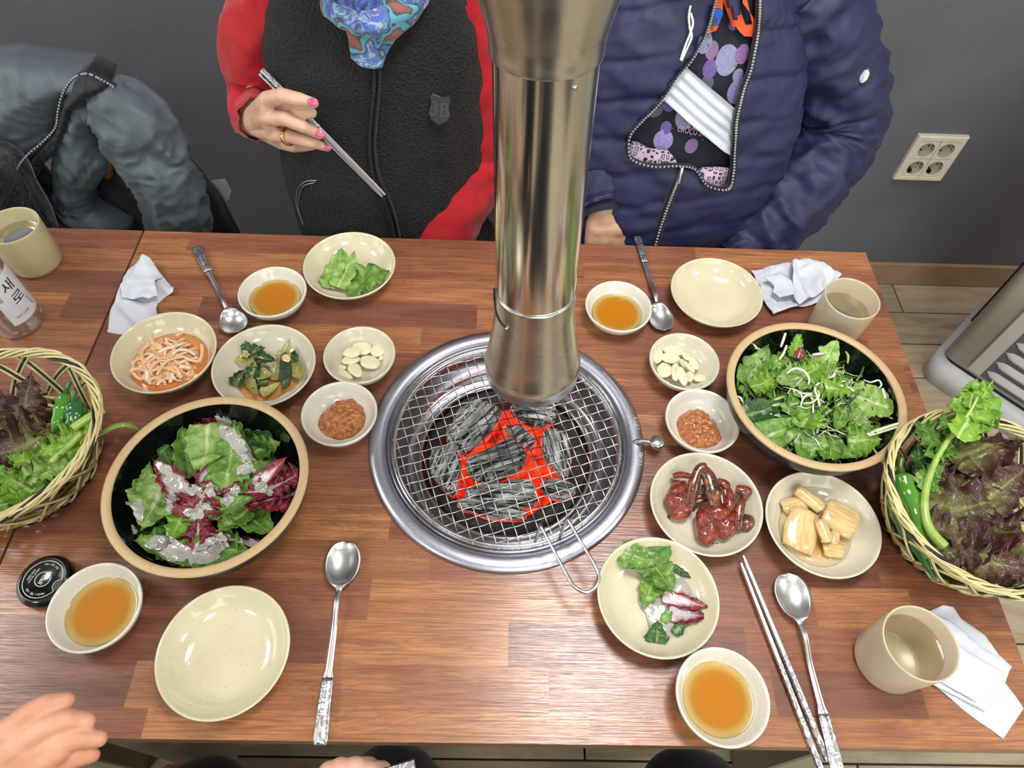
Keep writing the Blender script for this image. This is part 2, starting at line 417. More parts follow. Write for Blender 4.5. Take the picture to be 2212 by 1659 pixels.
dg = bpy.context.evaluated_depsgraph_get(); me = bpy.data.meshes.new_from_object(top.evaluated_get(dg), preserve_all_data_layers=True, depsgraph=dg)
top.modifiers.clear(); top.data = me; bpy.data.objects.remove(cut)
def legframe(parent, x):
    mb = MB(); box(mb, (x, 0, -TH-.02), (.05, TD-.06, .04), bev=.003)
    for sy in (-1, 1): box(mb, (x, sy*(TD/2-.055), (FLOOR-TH)/2-.02), (.05, .05, -FLOOR-TH-.04), bev=.003)
    return mb
for x in (-.53, .5):
    mb = MB(); box(mb, (x, 0, -TH-.02), (.05, TD-.06, .04), bev=.003); mb.build('apron', M['pbeige'], T1, smooth=False)
    for sy in (-1, 1):
        mb = MB(); box(mb, (x, sy*(TD/2-.055), (FLOOR-TH-.04)/2), (.05, .05, -FLOOR-TH-.04), bev=.003); mb.build('leg', M['pbeige'], T1, smooth=False)
T2 = thing('dining_table', 'second wood-laminate table butted against the left side of the first', 'table', (0, 0, 0))
rr = random.Random(12); tones = [LT, MD, RD, DK, MO]
rows2 = []
for j in range(16):
    x = -1.85+rr.random()*.3; row = []
    while x < -.7: x += .35+rr.random()*.25; row.append((x, rr.choice([MD, RD, DK, MO, MD])))
    row.append((9, rr.choice([RD, MO, MD]))); rows2.append(row)
rows2[0] = [(9, RD)]; rows2[1] = [(9, MO)]; rows2[2] = [(9, DK)]; rows2[3] = [(P(140, 660, z=0).x, MO), (9, DK)]; rows2[4] = [(9, MO)]; rows2[5] = [(9, MD)]; rows2[6] = [(9, RD)]
table_top('tabletop', -1.8035, -.6035, rows2, T2)
for x in (-1.7, -.7):
    mb = MB(); box(mb, (x, 0, -TH-.02), (.05, TD-.06, .04), bev=.003); mb.build('apron', M['pbeige'], T2, smooth=False)
    for sy in (-1, 1):
        mb = MB(); box(mb, (x, sy*(TD/2-.055), (FLOOR-TH-.04)/2), (.05, .05, -FLOOR-TH-.04), bev=.003); mb.build('leg', M['pbeige'], T2, smooth=False)

# ================================================================ GRILL
def steel(name, col, rough, scale=(1, 1, 1), amt=.1, bumpa=.05, nsc=60):
    m = MT(name); v = m.coord(scale); f = m.noise(v, nsc, 4)
    m.col(col); m.set(Metallic=1); m.l(m.ramp(f, [(.3, max(.02, rough-amt)), (.7, rough+amt)]), m.b.inputs['Roughness'])
    if bumpa: m.bump(f, bumpa, .0005)
    return m.m
M['steel'] = steel('stainless_steel', S(200, 200, 203), .28)
M['steelp'] = steel('polished_steel', S(206, 205, 200), .17, (1, 1, .02), .03, .0, 40)
M['steelb'] = steel('brushed_steel', S(200, 198, 192), .27, (1, 1, 6), .02, .0, 12)
M['ring'] = steel('satin_grill_ring', S(188, 190, 204), .36, (1, 1, 1), .06, .10, 420)
M['wire'] = steel('grate_wire_steel', S(215, 212, 205), .25, amt=.08)
m = MT('sooty_grate_wire'); tcw = m.n('ShaderNodeTexCoord').outputs['Object']; vw = m.n('ShaderNodeVectorMath', operation='DISTANCE'); m.l(tcw, vw.inputs[0]); vw.inputs[1].default_value = (.006, .012, 0)
soot = m.ramp(m.math('ADD', vw.outputs['Value'], m.math('MULTIPLY', m.noise(tcw, 40, 2), .03)), [(.060, 1), (.085, 0)]); m.col(m.mix(soot, S(214, 211, 205), S(58, 56, 56))); m.l(m.math('SUBTRACT', 1, m.math('MULTIPLY', soot, .7)), m.b.inputs['Metallic']); m.set(Roughness=.3); M['wire'] = m.m
M['basin'] = steel('basin_steel', S(172, 172, 178), .20, (1, 1, 1), .01, .0)
m = MT('burnt_stone_ring'); f = m.noise(m.coord(), 90, 5, .7); m.col(m.ramp(f, [(.35, S(22, 22, 24)), (.62, S(58, 56, 56)), (.75, S(92, 84, 76))])); m.set(Roughness=.85); m.bump(f, .8, .004); M['stone'] = m.m
G = thing('charcoal_grill', 'round steel charcoal grill sunk into the middle of the table', 'grill', (0, -.004, 0))
mb = MB(); lathe(mb, [(.1655, -.02), (.1655, .0004), (.186, .0004), (.1865, .002), (.184, .005), (.178, .0072), (.170, .0068), (.1645, .0045), (.163, .001), (.1615, -.001)], 128); mb.build('outer_ring', M['ring'], G)
mb = MB(); lathe(mb, [(.1615, -.001), (.1612, .003), (.160, .0045), (.158, .0035), (.1572, .001), (.1555, .0002), (.1545, .002), (.1535, .002), (.152, -.002), (.150, -.003), (.149, -.009)], 128); mb.build('inner_rim', M['basin'], G)
mb = MB(); lathe(mb, [(.149, -.009), (.147, -.03), (.144, -.044), (.138, -.052), (.131, -.054), (.127, -.050), (.123, -.046), (.119, -.046), (.117, -.052), (.116, -.12), (.08, -.125), (.0, -.125)], 128); mb.build('basin', M['basin'], G)
mb = MB(); V = []; F = []; n = 96; prof = [(.1155, -.062), (.114, -.05), (.105, -.046), (.094, -.05), (.089, -.062), (.088, -.09)]
lathe(mb, prof, n); mb.v = [(x+nz((x, y, z), 60)*.004*(1 if z > -.06 else 0), y+nz((y, x, z), 60)*.004, z+nz((x, y, z), 70, 5)*.006) for x, y, z in mb.v]
mb.build('stone_ring', M['stone'], G)
# ember bed
m = MT('ember_bed'); v = m.coord(); f = m.noise(v, 45, 4, .6); ec = m.ramp(f, [(.32, (.10, .0, .0)), (.46, (.6, .012, .003)), (.66, (1, .07, .012))]); m.col(S(60, 20, 14)); m.set(Roughness=.9)
m.l(ec, m.b.inputs['Emission Color']); m.b.inputs['Emission Strength'].default_value = 1.7; m.bump(f, .8, .004); M['ember'] = m.m
V, F = heightpoly([(.088*math.cos(2*PI*k/48), .088*math.sin(2*PI*k/48)) for k in range(48)], .005, lambda x, y: -.066+.010*nz((x, y, 0), 45)+.012*max(0, 1-math.hypot(x, y)/.06))
mb = MB(); mb.add(V, F); o = mb.build('ember_bed', M['ember'], G); o['kind'] = 'stuff'
# lettering on the ring
M['engr'] = steel('embossed_ring_text', S(226, 226, 236), .3)
for body, px in (('\ub2eb\ud798', (1371, 914)), ('\uc5f4\ub9bc', (1379, 990))):
    V, F = text_mesh(body, .0115, .0004); p = P(*px, z=.008); g = math.atan2(p.y+.004, p.x)
    mb = MB(); mb.add(V, F); o = mb.build('ring_lettering', M['engr'], G, smooth=False); o.location = (p.x, p.y+.004, .0068); o.rotation_euler = (0, 0, g-PI/2)
pts = []
mb = MB()
for k in range(12):
    a = R(6+k*3.2); pts.append((.1775*math.cos(a), .1775*math.sin(a), .0072))
tube(mb, pts, .0005, 4); mb.build('ring_mark', M['engr'], G)
# damper lever
mb = MB(); tube(mb, spline([(.1715, -.003, .005), (.177, -.004, .012), (.186, -.006, .015), (.195, -.009, .016)], 5), .0032, 10); mb.build('lever_arm', M['steel'], G)
kn = MB(); lathe(kn, [(.0, .0135), (.008, .0135), (.0095, .015), (.0098, .021), (.0085, .023), (0, .0232)], 32, .2005, -.0095, 0); k2 = kn.build('lever_knob', M['steel'], G)
# grate : thing of its own, wires crimped over and under
GR = thing('grill_grate', 'round crimped-wire grill grate with looped handle lying over the coals', 'grate', (.001, -.006, .0036))
def grate_wire(off, ang, phase):
    half = math.sqrt(max(0, .1535**2-off**2))+.0015; n = max(4, int(2*half/.0139*4)); pts = []
    for i in range(n+1):
        s = -half+2*half*i/n; q = s/.0139
        pts.append((s*math.cos(ang)-off*math.sin(ang), s*math.sin(ang)+off*math.cos(ang), phase*.0011*math.cos(PI*q)))
    return pts
for fam, ang in ((0, R(109)), (1, R(19))):
    for k in range(-10, 11):
        mb = MB(); tube(mb, grate_wire(k*.0139+.004, ang, 1 if (k+fam) % 2 else -1), .00072, 5); mb.build('wire', M['wire'], GR)
for rr_, zz in ((.1515, -.0028), (.1515, .0032)):
    mb = MB(); tube(mb, [(rr_*math.cos(2*PI*k/96), rr_*math.sin(2*PI*k/96), zz) for k in range(96)], .0018, 8, closed=True); mb.build('rim_wire', M['steel'], GR)
gl = Vector((.001, -.006, .0036))
a0, b0 = P(1155, 1174, z=.004)-gl, P(1209, 1161, z=.004)-gl; a1, b1 = P(1167, 1134, z=.045)-gl, P(1225, 1119, z=.045)-gl
e0, e1 = P(1226, 1245, z=.046)-gl, P(1290, 1232, z=.046)-gl; tip = P(1268, 1279, z=.047)-gl
path = spline([a0, a0*.4+a1*.6, a1], 3)[:-1]+spline([a1, a1*.5+e0*.5, e0, P(1243, 1269, z=.047)-gl, tip, P(1290, 1262, z=.047)-gl, e1, e1*.5+b1*.5, b1], 6)[:-1]+spline([b1, b0*.4+b1*.6, b0], 3)
mb = MB(); tube(mb, path, .0021, 10); mb.build('handle', M['steel'], GR)
# charcoal pieces
m = MT('ash_covered_charcoal'); tc = m.n('ShaderNodeTexCoord').outputs['Object']; mp = m.n('ShaderNodeMapping'); mp.inputs['Scale'].default_value = (14, 170, 60); m.l(tc, mp.inputs[0])
f = m.noise(mp.outputs[0], 1.6, 4, .65, .7); f5 = m.noise(tc, 22, 3); oi = m.n('ShaderNodeObjectInfo')
ash = m.ramp(f, [(.42, S(16, 16, 20)), (.47, S(120, 122, 126)), (.60, S(218, 220, 222))]); 
c = m.mix(m.ramp(f5, [(.48, .0), (.72, .8)]), ash, S(50, 50, 54)); m.col(c); m.set(Roughness=.9)
geo = m.n('ShaderNodeNewGeometry'); sep = m.n('ShaderNodeSeparateXYZ'); m.l(geo.outputs['Position'], sep.inputs[0])
low = m.ramp(m.math('ADD', m.math('MULTIPLY', sep.outputs['Z'], -22), m.math('MULTIPLY', f5, .8)), [(1.38, 0), (1.38, 0)]) if False else m.math('SMOOTH_MIN', m.math('MAXIMUM', m.math('MULTIPLY', m.math('SUBTRACT', m.math('ADD', m.math('MULTIPLY', sep.outputs['Z'], -40), f5), 1.95), 2.2), 0), 1, .1)
dist = m.n('ShaderNodeVectorMath', operation='LENGTH'); m.l(geo.outputs['Position'], dist.inputs[0])
low = m.math('MULTIPLY', low, m.math('MAXIMUM', m.math('SUBTRACT', 1.0, m.math('MULTIPLY', dist.outputs['Value'], 6)), 0))
m.b.inputs['Emission Color'].default_value = (1, .045, .012, 1); m.l(m.math('MULTIPLY', low, 3.0), m.b.inputs['Emission Strength'])
m.bump(f, 1.0, .004); M['coal'] = m.m
def coal(poly, z0, z1, ang, label, seed):
    mu, mv = sum(p[0] for p in poly)/len(poly), sum(p[1] for p in poly)/len(poly); pw_ = [P(780+(mu+(u-mu)*.93)/2.765, 700+(mv+(v-mv)*.93)/2.765, z=(z0+z1)/2) for u, v in poly]
    c = sum((Vector((p.x, p.y, 0)) for p in pw_), Vector())/len(pw_); a = math.radians(ang)
    bm = bmesh.new(); vs = [bm.verts.new(Matrix.Rotation(-a, 3, 'Z') @ Vector((p.x-c.x, p.y-c.y, 0))) for p in pw_]
    f = bm.faces.new(vs); bm.normal_update()
    if f.normal.z < 0: f.normal_flip()
    ex = bmesh.ops.extrude_face_region(bm, geom=[f]); up = [v for v in ex['geom'] if isinstance(v, bmesh.types.BMVert)]
    for v in up: v.co.z += z1-z0
    bmesh.ops.recalc_face_normals(bm, faces=bm.faces)
    bmesh.ops.bevel(bm, geom=list(bm.edges), offset=.004, segments=2, affect='EDGES')
    bmesh.ops.triangulate(bm, faces=bm.faces)
    bmesh.ops.subdivide_edges(bm, edges=[e for e in bm.edges if e.calc_length() > .008], cuts=3, use_grid_fill=True)
    bmesh.ops.triangulate(bm, faces=bm.faces); bm.normal_update()
    for v in bm.verts:
        q = v.co; d = .003*nz(q, 45, seed)+.0022*nz((q.x*18, q.y*170, q.z*60), 1, seed); v.co += v.normal*d
        v.co.z += .004*nz(q, 25, seed+9)
    me = bpy.data.meshes.new('charcoal'); bm.to_mesh(me); bm.free(); me.materials.append(M['coal'])
    for p in me.polygons: p.use_smooth = True
    o = bpy.data.objects.new('charcoal', me); C.objects.link(o); o.location = (c.x, c.y, z0); o.rotation_euler = (0, 0, a)
    return tag(o, label, 'charcoal', 'charcoal pieces under the grate')
coal([(650, 445), (740, 470), (860, 530), (760, 680), (640, 790), (570, 770), (490, 700), (560, 560)], -.052, -.020, 50, 'long diagonal charcoal at the upper left of the fire', 1)
coal([(870, 500), (1000, 440), (1160, 490), (1165, 590), (1060, 630), (950, 590)], -.052, -.022, -10, 'pale ashy charcoal under the exhaust nozzle', 2)
coal([(1075, 640), (1180, 630), (1240, 700), (1265, 830), (1230, 950), (1180, 900), (1080, 790)], -.050, -.020, 100, 'upright-grained charcoal at the right of the fire', 3)
coal([(640, 820), (780, 735), (930, 690), (1010, 800), (960, 870), (760, 960), (640, 910), (610, 860)], -.040, -.010, 20, 'cracked grey charcoal on top in the middle of the fire', 4)
coal([(400, 800), (480, 745), (590, 710), (605, 860), (570, 1030), (500, 1010), (415, 900)], -.052, -.020, 70, 'light grey charcoal at the left of the fire', 5)
coal([(640, 985), (760, 965), (930, 935), (1040, 960), (1075, 1060), (1010, 1090), (760, 1070), (600, 1040)], -.046, -.016, 0, 'long grey charcoal across the near side of the fire', 6)
coal([(565, 1060), (640, 1045), (800, 1090), (1010, 1120), (1000, 1180), (830, 1185), (680, 1140), (570, 1100)], -.056, -.030, -8, 'low half-burnt charcoal nearest the diner', 7)
coal([(1080, 935), (1180, 930), (1300, 985), (1240, 1050), (1150, 1060), (1060, 1010)], -.052, -.028, -15, 'small dark charcoal at the lower right of the fire', 8)
coal([(830, 600), (960, 610), (1050, 700), (1040, 790), (960, 740), (880, 700)], -.058, -.036, 40, 'red-hot charcoal glowing in the gap between the others', 9)

# ================================================================ EXHAUST DUCT
ax = Vector((-.0110, .0207, .38)).normalized()
D = thing('exhaust_duct', 'hanging stainless steel exhaust pipe over the grill', 'duct', (.0248, 0, .159))
D.rotation_mode = 'QUATERNION'; D.rotation_quaternion = Vector((0, 0, 1)).rotation_difference(ax)
mb = MB(); lathe(mb, [(.052, .0), (.0539, .0004), (.0542, .016), (.0552, .020), (.0530, .026), (.050, .045), (.0455, .075), (.0420, .105), (.0418, .133), (.0414, .1365), (.0398, .1365), (.0398, .10), (.049, .03), (.052, .0)], 96); mb.build('nozzle', M['steelb'], D)
mb = MB(); lathe(mb, [(.0392, .118), (.0405, .1366), (.0405, .1375), (.0405, .14), (.0405, .20), (.0405, .28), (.0405, .36), (.0405, .380), (.0405, .3815), (.0405, .382), (.0418, .3835), (.0418, .386), (.0405, .3862)], 96); mb.build('pipe', M['steelp'], D)
mb = MB(); lathe(mb, [(.0425, .3805), (.0432, .383), (.0428, .387), (.0445, .40), (.056, .445), (.0585, .465), (.0596, .49), (.0600, .52), (.0600, .56), (.0600, .9), (.0600, 1.69)], 96); mb.build('upper_sleeve', M['steelb'], D)
mb = MB(); tube(mb, [(.0405*math.cos(2*PI*k/64), .0405*math.sin(2*PI*k/64), .1372) for k in range(64)], .0007, 5, closed=True); mb.build('pipe_edge', M['steel'], D)
mb = MB(); pts = [(.0424*math.cos(a), .0424*math.sin(a), z) for a, z in [(R(184), .1365), (R(186), .128), (R(190), .119), (R(196), .113), (R(205), .109), (R(216), .1075), (R(226), .1072)]]
tube(mb, spline(pts, 4), .0011, 6); mb.build('bayonet_slot', M['black'], D)
mb = MB()
for a, z, r in ((R(227), .1085, .0425),): tube(mb, [(r*math.cos(a)*.97, r*math.sin(a)*.97, z), (r*math.cos(a)*1.05, r*math.sin(a)*1.05, z)], .0016, 12)
mb.build('locking_pin', M['steel'], D)
for a, z in ((R(300), .372), (R(172), .386)): mb = MB(); lathe_c = (.0405*math.cos(a), .0405*math.sin(a)); tube(mb, [(lathe_c[0]*.98, lathe_c[1]*.98, z), (lathe_c[0]*1.012, lathe_c[1]*1.012, z), (lathe_c[0]*1.03, lathe_c[1]*1.03, z)], [.0024, .0024, .0012], 12); mb.build('rivet', M['steel'], D)
# ================================================================ TABLEWARE
def speckled(name, col, rough=.12, dens=1.0, coat=.4):
    m = MT(name); v = m.coord(); oi = m.n('ShaderNodeObjectInfo')
    vo = m.n('ShaderNodeTexVoronoi'); vo.inputs['Scale'].default_value = 560; m.l(v, vo.inputs['Vector'])
    wn = m.n('ShaderNodeTexWhiteNoise'); m.l(vo.outputs['Position'], wn.inputs['Vector'])
    near = m.math('LESS_THAN', vo.outputs['Distance'], .23); rare = m.math('LESS_THAN', wn.outputs['Value'], .13*dens)
    f = m.noise(v, 14, 2); base = m.ramp(f, [(.3, tuple(c*.96 for c in col)), (.7, tuple(min(1, c*1.04) for c in col))])
    m.col(m.mix(m.math('MULTIPLY', m.math('MULTIPLY', near, rare), .65), base, S(96, 88, 70))); m.set(Roughness=rough, Coat_Weight=coat, Coat_Roughness=.05); return m.m
M['plate'] = speckled('speckled_cream_melamine', S(212, 204, 176)); M['platew'] = speckled('speckled_pale_melamine', S(214, 207, 187))
M['saucew'] = speckled('speckled_white_melamine', S(218, 215, 204)); M['cup'] = speckled('speckled_sand_melamine', S(202, 188, 162), .3, .7, .1); M['cupy'] = speckled('speckled_yellow_melamine', S(198, 189, 150), .25, 1.6, .1)
M['glaze'] = plain('black_glaze', S(12, 14, 14), .12, nscale=8, namt=.4, coat=.5)
m = MT('black_outside_glaze'); m.col(S(30, 31, 33)); m.set(Roughness=.35); M['glazeo'] = m.m
M['tan'] = speckled('unglazed_tan_rim', S(192, 164, 124), .45, 1.5, 0)
def dish(kind, name, label, cat, x, y, z, mat, group=None, r=None):
    t = thing(name, label, cat, (x, y, 0), 0, group)
    mb = MB()
    if kind == 'plate':
        r = r or .0708; k = r/.0708; h = z/.03
        lathe(mb, [(0, .0045*h), (.034*k, .0045*h), (.043*k, .0056*h), (.052*k, .0095*h), (.060*k, .0165*h), (.0665*k, .0262*h), (.0680*k, .0290*h), (.0695*k, .0300*h), (.0707*k, .0292*h), (.0705*k, .0275*h), (.066*k, .0205*h), (.057*k, .0095*h), (.047*k, .004*h), (.040*k, .0018*h), (.0385*k, 0), (.0355*k, 0), (.034*k, .002*h), (0, .002*h)], 96)
    elif kind == 'sauce':
        r = r or .0502; k = r/.0502; h = z/.033
        lathe(mb, [(0, .0045*h), (.020*k, .0048*h), (.029*k, .007*h), (.037*k, .013*h), (.0425*k, .0215*h), (.0462*k, .0302*h), (.0478*k, .0325*h), (.0492*k, .0330*h), (.0502*k, .0318*h), (.0499*k, .029*h), (.046*k, .0195*h), (.039*k, .0095*h), (.030*k, .0035*h), (.027*k, .0015*h), (.0262*k, 0), (.0235*k, 0), (.0225*k, .0018*h), (0, .002*h)], 80)
    mb.build('body', mat, t); return t
def bigbowl(label, x, y):
    t = thing('salad_bowl', label, 'bowl', (x, y, 0), 0, None)
    mb = MB(); lathe(mb, [(0, .008), (.045, .0085), (.065, .013), (.084, .025), (.098, .043), (.105, .062), (.1062, .0738)], 128, mi=0)
    lathe(mb, [(.1168, .0735), (.1155, .066), (.110, .048), (.098, .028), (.080, .012), (.060, .003), (.052, .0), (.046, 0), (.044, .004), (0, .005)], 128, mi=1)
    mb.build('body', [M['glaze'], M['glazeo']], t)
    mb = MB(); lathe(mb, [(.1060, .0732), (.1068, .0750), (.1090, .0760), (.1150, .0758), (.1168, .0748), (.1170, .0735), (.1166, .072)], 128); mb.build('rim', M['tan'], t)
    return t
m = MT('soy_dipping_sauce'); tc = m.n('ShaderNodeTexCoord').outputs['Object']; ln = m.n('ShaderNodeVectorMath', operation='LENGTH'); m.l(tc, ln.inputs[0])
f = m.noise(tc, 700, 2); c = m.ramp(m.math('MULTIPLY', ln.outputs['Value'], 25), [(.0, S(190, 116, 14)), (.62, S(184, 112, 16)), (.82, S(176, 120, 30)), (.98, S(192, 164, 100))])
m.col(m.mix(m.ramp(f, [(.72, 0), (.76, .6)]), c, S(90, 50, 10))); m.set(Roughness=.06, Coat_Weight=1, Coat_Roughness=.03); M['soy'] = m.m
def sauce(label, x, y, z=.033, rr=.0375, lz=.0155):
    t = dish('sauce', 'sauce_dish', label, 'bowl', x, y, z, M['saucew'])
    mb = MB(); h = z/.033; lathe(mb, [(0, lz*h), (rr*.6, lz*h), (rr*.96, lz*h), (rr*.975, lz*h), (rr*.99, lz*h+.0002), (rr, lz*h+.0006), (rr-.004, lz*h-.004)], 64); o = mb.build('dipping_sauce', M['soy'], loc=(x, y, 0))
    tag(o, 'amber dipping sauce inside the '+label.split(' of amber')[0].replace('white dish', 'dish'), 'sauce')
    return t
sauce('white dish of amber sauce between the far-left spoon and lettuce plate', -.3540, .2225)
sauce('white dish of amber sauce beside the black call button', -.4554, -.2471, .035, .0385)
sauce('white dish of amber sauce just right of the exhaust pipe', .1644, .2130)
sauce('white dish of amber sauce at the near table edge beside the chopsticks', .2328, -.3296, .035, .0385)
for nm, o in [(o['label'], o) for o in C.objects if o.name.startswith('dipping_sauce')]: pass
lbls = ['amber sauce pool in the dish next to the far-left spoon', 'amber sauce pool in the dish by the call button', 'amber sauce pool in the dish right of the pipe', 'amber sauce pool in the dish at the near table edge']
for o, l in zip(sorted([o for o in C.objects if o.name.startswith('dipping_sauce')], key=lambda o: o.name), lbls): o['label'] = l
D1 = dish('plate', 'side_plate', 'cream plate holding two green lettuce pieces, before the woman in red', 'plate', -.2484, .2847, .030, M['plate'])
D2 = dish('plate', 'side_plate', 'cream oval-looking plate filled with shredded radish in orange liquid', 'plate', -.4796, .1054, .035, M['plate'])
D3 = dish('plate', 'side_plate', 'cream plate of seasoned cooked greens behind the left salad bowl', 'plate', -.3400, .0909, .030, M['platew'])
D4 = dish('sauce', 'garlic_dish', 'small cream dish of sliced garlic left of the grill', 'bowl', -.2099, .1101, .033, M['platew'])
D5 = dish('sauce', 'paste_dish', 'small white dish of brown soybean paste left of the grill', 'bowl', -.2239, .0132, .033, M['saucew'])
B1 = bigbowl('black salad bowl with tan rim left of the grill', -.3533, -.1097)
D6 = dish('plate', 'side_plate', 'empty yellowish cream plate at the near left of the table', 'plate', -.3046, -.2904, .032, M['plate'])
D7 = dish('plate', 'side_plate', 'empty cream plate at the far right beside the crumpled wipe', 'plate', .3196, .2506, .030, M['plate'])
D8 = dish('sauce', 'garlic_dish', 'small cream dish of sliced garlic right of the grill', 'bowl', .2509, .1138, .033, M['platew'])
D9 = dish('sauce', 'paste_dish', 'small white dish of brown soybean paste touching the right salad bowl', 'bowl', .2624, .0157, .033, M['saucew'])
B2 = bigbowl('black salad bowl with tan rim right of the grill', .4049, .0375)
D10 = dish('plate', 'side_plate', 'cream plate of spicy red marinated crab', 'plate', .2504, -.1035, .030, M['platew'])
D11 = dish('plate', 'side_plate', 'cream plate of soy-pickled onion chunks next to the right basket', 'plate', .3915, -.1284, .032, M['platew'])
D12 = dish('plate', 'side_plate', 'cream plate with dressed leftover salad near the grate handle', 'plate', .1765, -.2217, .030, M['plate'])
# cups
m = MT('water_surface'); tr = m.n('ShaderNodeBsdfTransparent'); tr.inputs[0].default_value = (.93, .93, .88, 1); gl_ = m.n('ShaderNodeBsdfGlossy'); gl_.inputs['Roughness'].default_value = .02
fr = m.n('ShaderNodeFresnel'); fr.inputs[0].default_value = 1.33; mx = m.n('ShaderNodeMixShader'); m.l(fr.outputs[0], mx.inputs[0]); m.l(tr.outputs[0], mx.inputs[1]); m.l(gl_.outputs[0], mx.inputs[2])
m.l(mx.outputs[0], m.t.nodes['Material Output'].inputs[0]); M['water'] = m.m
def cup(label, x, y, mat, wl, h=.08, step=False, wlabel=''):
    t = thing('water_cup', label, 'cup', (x, y, 0)); mb = MB()
    base = [(.0375, .008), (.0365, .006), (.0345, .0012), (.033, 0)] if step else [(.0372, .006), (.035, .0012), (.033, 0)]
    lathe(mb, [(0, .006), (.030, .006), (.0345, .010), (.0362, .04), (.0372, h-.003), (.0378, h-.0006), (.0386, h), (.0394, h-.0008), (.0396, h-.003), (.0390, .05)]+base+[(0, .001)], 80)
    mb.build('body', mat, t)
    mb = MB(); lathe(mb, [(0, wl), (.0355, wl), (.0362, wl+.0004)], 48); o = mb.build('water', M['water'], loc=(x, y, 0)); tag(o, wlabel, 'water')
cup('sand coloured cup of water at the near right corner', .4383, -.2828, M['cup'], .055, wlabel='clear water in the cup at the near right corner')
cup('sand coloured cup behind the right salad bowl', .4955, .1995, M['cup'], .050, wlabel='clear water in the cup behind the right salad bowl')
cup('yellowish speckled cup beside the clear bottle', -.7416, .2956, M['cupy'], .055, .08, True, wlabel='clear water in the cup beside the bottle')
# cutlery
M['spoon'] = steel('brushed_spoon_steel', S(206, 207, 210), .34, (30, 3, 3), .05, .05, 14)
m = MT('embossed_cutlery_steel'); v = m.coord(); f = m.noise(v, 190, 2, .4, 2.5); f2 = m.math('SINE', m.math('MULTIPLY', m.noise(v, 70, 1, .4, 1.2), 34)); m.set(Metallic=1, Roughness=.42); m.col(m.ramp(f2, [(.0, S(160, 160, 166)), (.5, S(215, 215, 220))])); m.bump(f2, .22, .0005); M['emb'] = m.m
def spoon(label, bowl_px, end_px, length=.222, bw=.0212, bl=.058, hw=.0078, z0=.0, orient=1, style=0):
    a = P(*bowl_px, z=.004); b = P(*end_px, z=.004); d = (b-a).xy.normalized() if b else None
    ang = math.atan2(d.y, d.x)
    t = thing('spoon', label, 'spoon', (a.x, a.y, z0), ang)
    # local x from bowl centre toward the handle end; bowl spans -bl/2..bl/2
    def zc(x):   # centre-line height
        s = (x-bl/2)/(length-bl)
        return .0035+.010*math.exp(-((x-bl/2-.018)/.020)**2)*.8+.004*max(0, min(1, s))-(.0045*max(0, s-.8)/.2 if s > .8 else 0)
    def wd(x):
        if x < bl/2:
            q = max(0, 1-(x/(bl/2))**2); w = bw*q**.5*(1-.13*x/(bl/2))
            if x > bl*.38: w = max(w, .0033)
            return max(w, .0004)
        s = (x-bl/2)/(length-bl)
        if s < .10: return .0033+(.0026-.0033)*s/.1
        if s < .55: return .0026+.0012*(s-.1)/.45
        if s < .60: return .0038+(hw*.78-.0038)*(s-.55)/.05
        return (hw*.78+hw*.22*(s-.6)/.4)*(1 if s < .985 else .82)
    def mk(x0, x1, n, mat, name, k=10):
        top, bot = [], []
        for i in range(n+1):
            x = x0+(x1-x0)*i/n; w_ = wd(x); z = zc(x)
            dep = .0092*max(0, 1-(x/(bl/2))**2)**.8 if x < bl/2 else 0
            if x < bl/2: rimz = .0095+.0035*(x/(bl/2))**2*0+.002
            for j in range(k+1):
                u = -1+2*j/k
                if x < bl/2:
                    zz = .0105+(.006*max(0, x/(bl/2))**4)-dep*(1-abs(u)**2.2)
                else: zz = z+.0030-.0008*u*u+(.0004*math.cos(u*PI*2))
                if bl/2-.006 < x < bl/2+.012:
                    q = (x-bl/2+.006)/.018; z1 = .0105+.006; z2 = zc(x)+.003-.0008*u*u; zz = zz if x < bl/2 else z2
                    zz = zz*(1-q)+(z2 if x >= bl/2 else z1)*q
                top.append((x, u*w_, zz)); bot.append((x, u*w_*.97, zz-.0014))
        m_ = k+1; V = top+bot; o = len(top); F = []
        for i in range(n):
            for j in range(k):
                q = i*m_+j; F.append((q, q+m_, q+m_+1, q+1)); F.append((o+q, o+q+1, o+q+m_+1, o+q+m_))
            F.append((i*m_, o+i*m_, o+(i+1)*m_, (i+1)*m_)); e = k; F.append((i*m_+e, (i+1)*m_+e, o+(i+1)*m_+e, o+i*m_+e))
        F.append(tuple(range(0, m_))+tuple(o+j for j in range(k, -1, -1))); F.append(tuple(n*m_+j for j in range(k, -1, -1))+tuple(o+n*m_+j for j in range(m_)))
        mb = MB(); mb.add(V, F); return mb.build(name, mat, t)
    xe = bl/2+(length-bl)*.6
    mk(-bl/2, xe, 40, M['spoon'], 'bowl_and_neck', 14)
    mk(xe, length-bl/2, 14, M['emb'], 'handle')
    return t
spoon('steel spoon lying left of the far-left sauce dish', (506, 699), (426, 538), .205, .0205, .046)
spoon('steel spoon lying alone at the near left of the grill', (741, 1222), (692, 1606), .222)
spoon('steel spoon half under the sauce dish right of the pipe', (1426, 690), (1378, 519), .205, .0195, .052, .006)
spoon('steel spoon beside the chopsticks at the near right', (1710, 1292), (1808, 1668), .222)
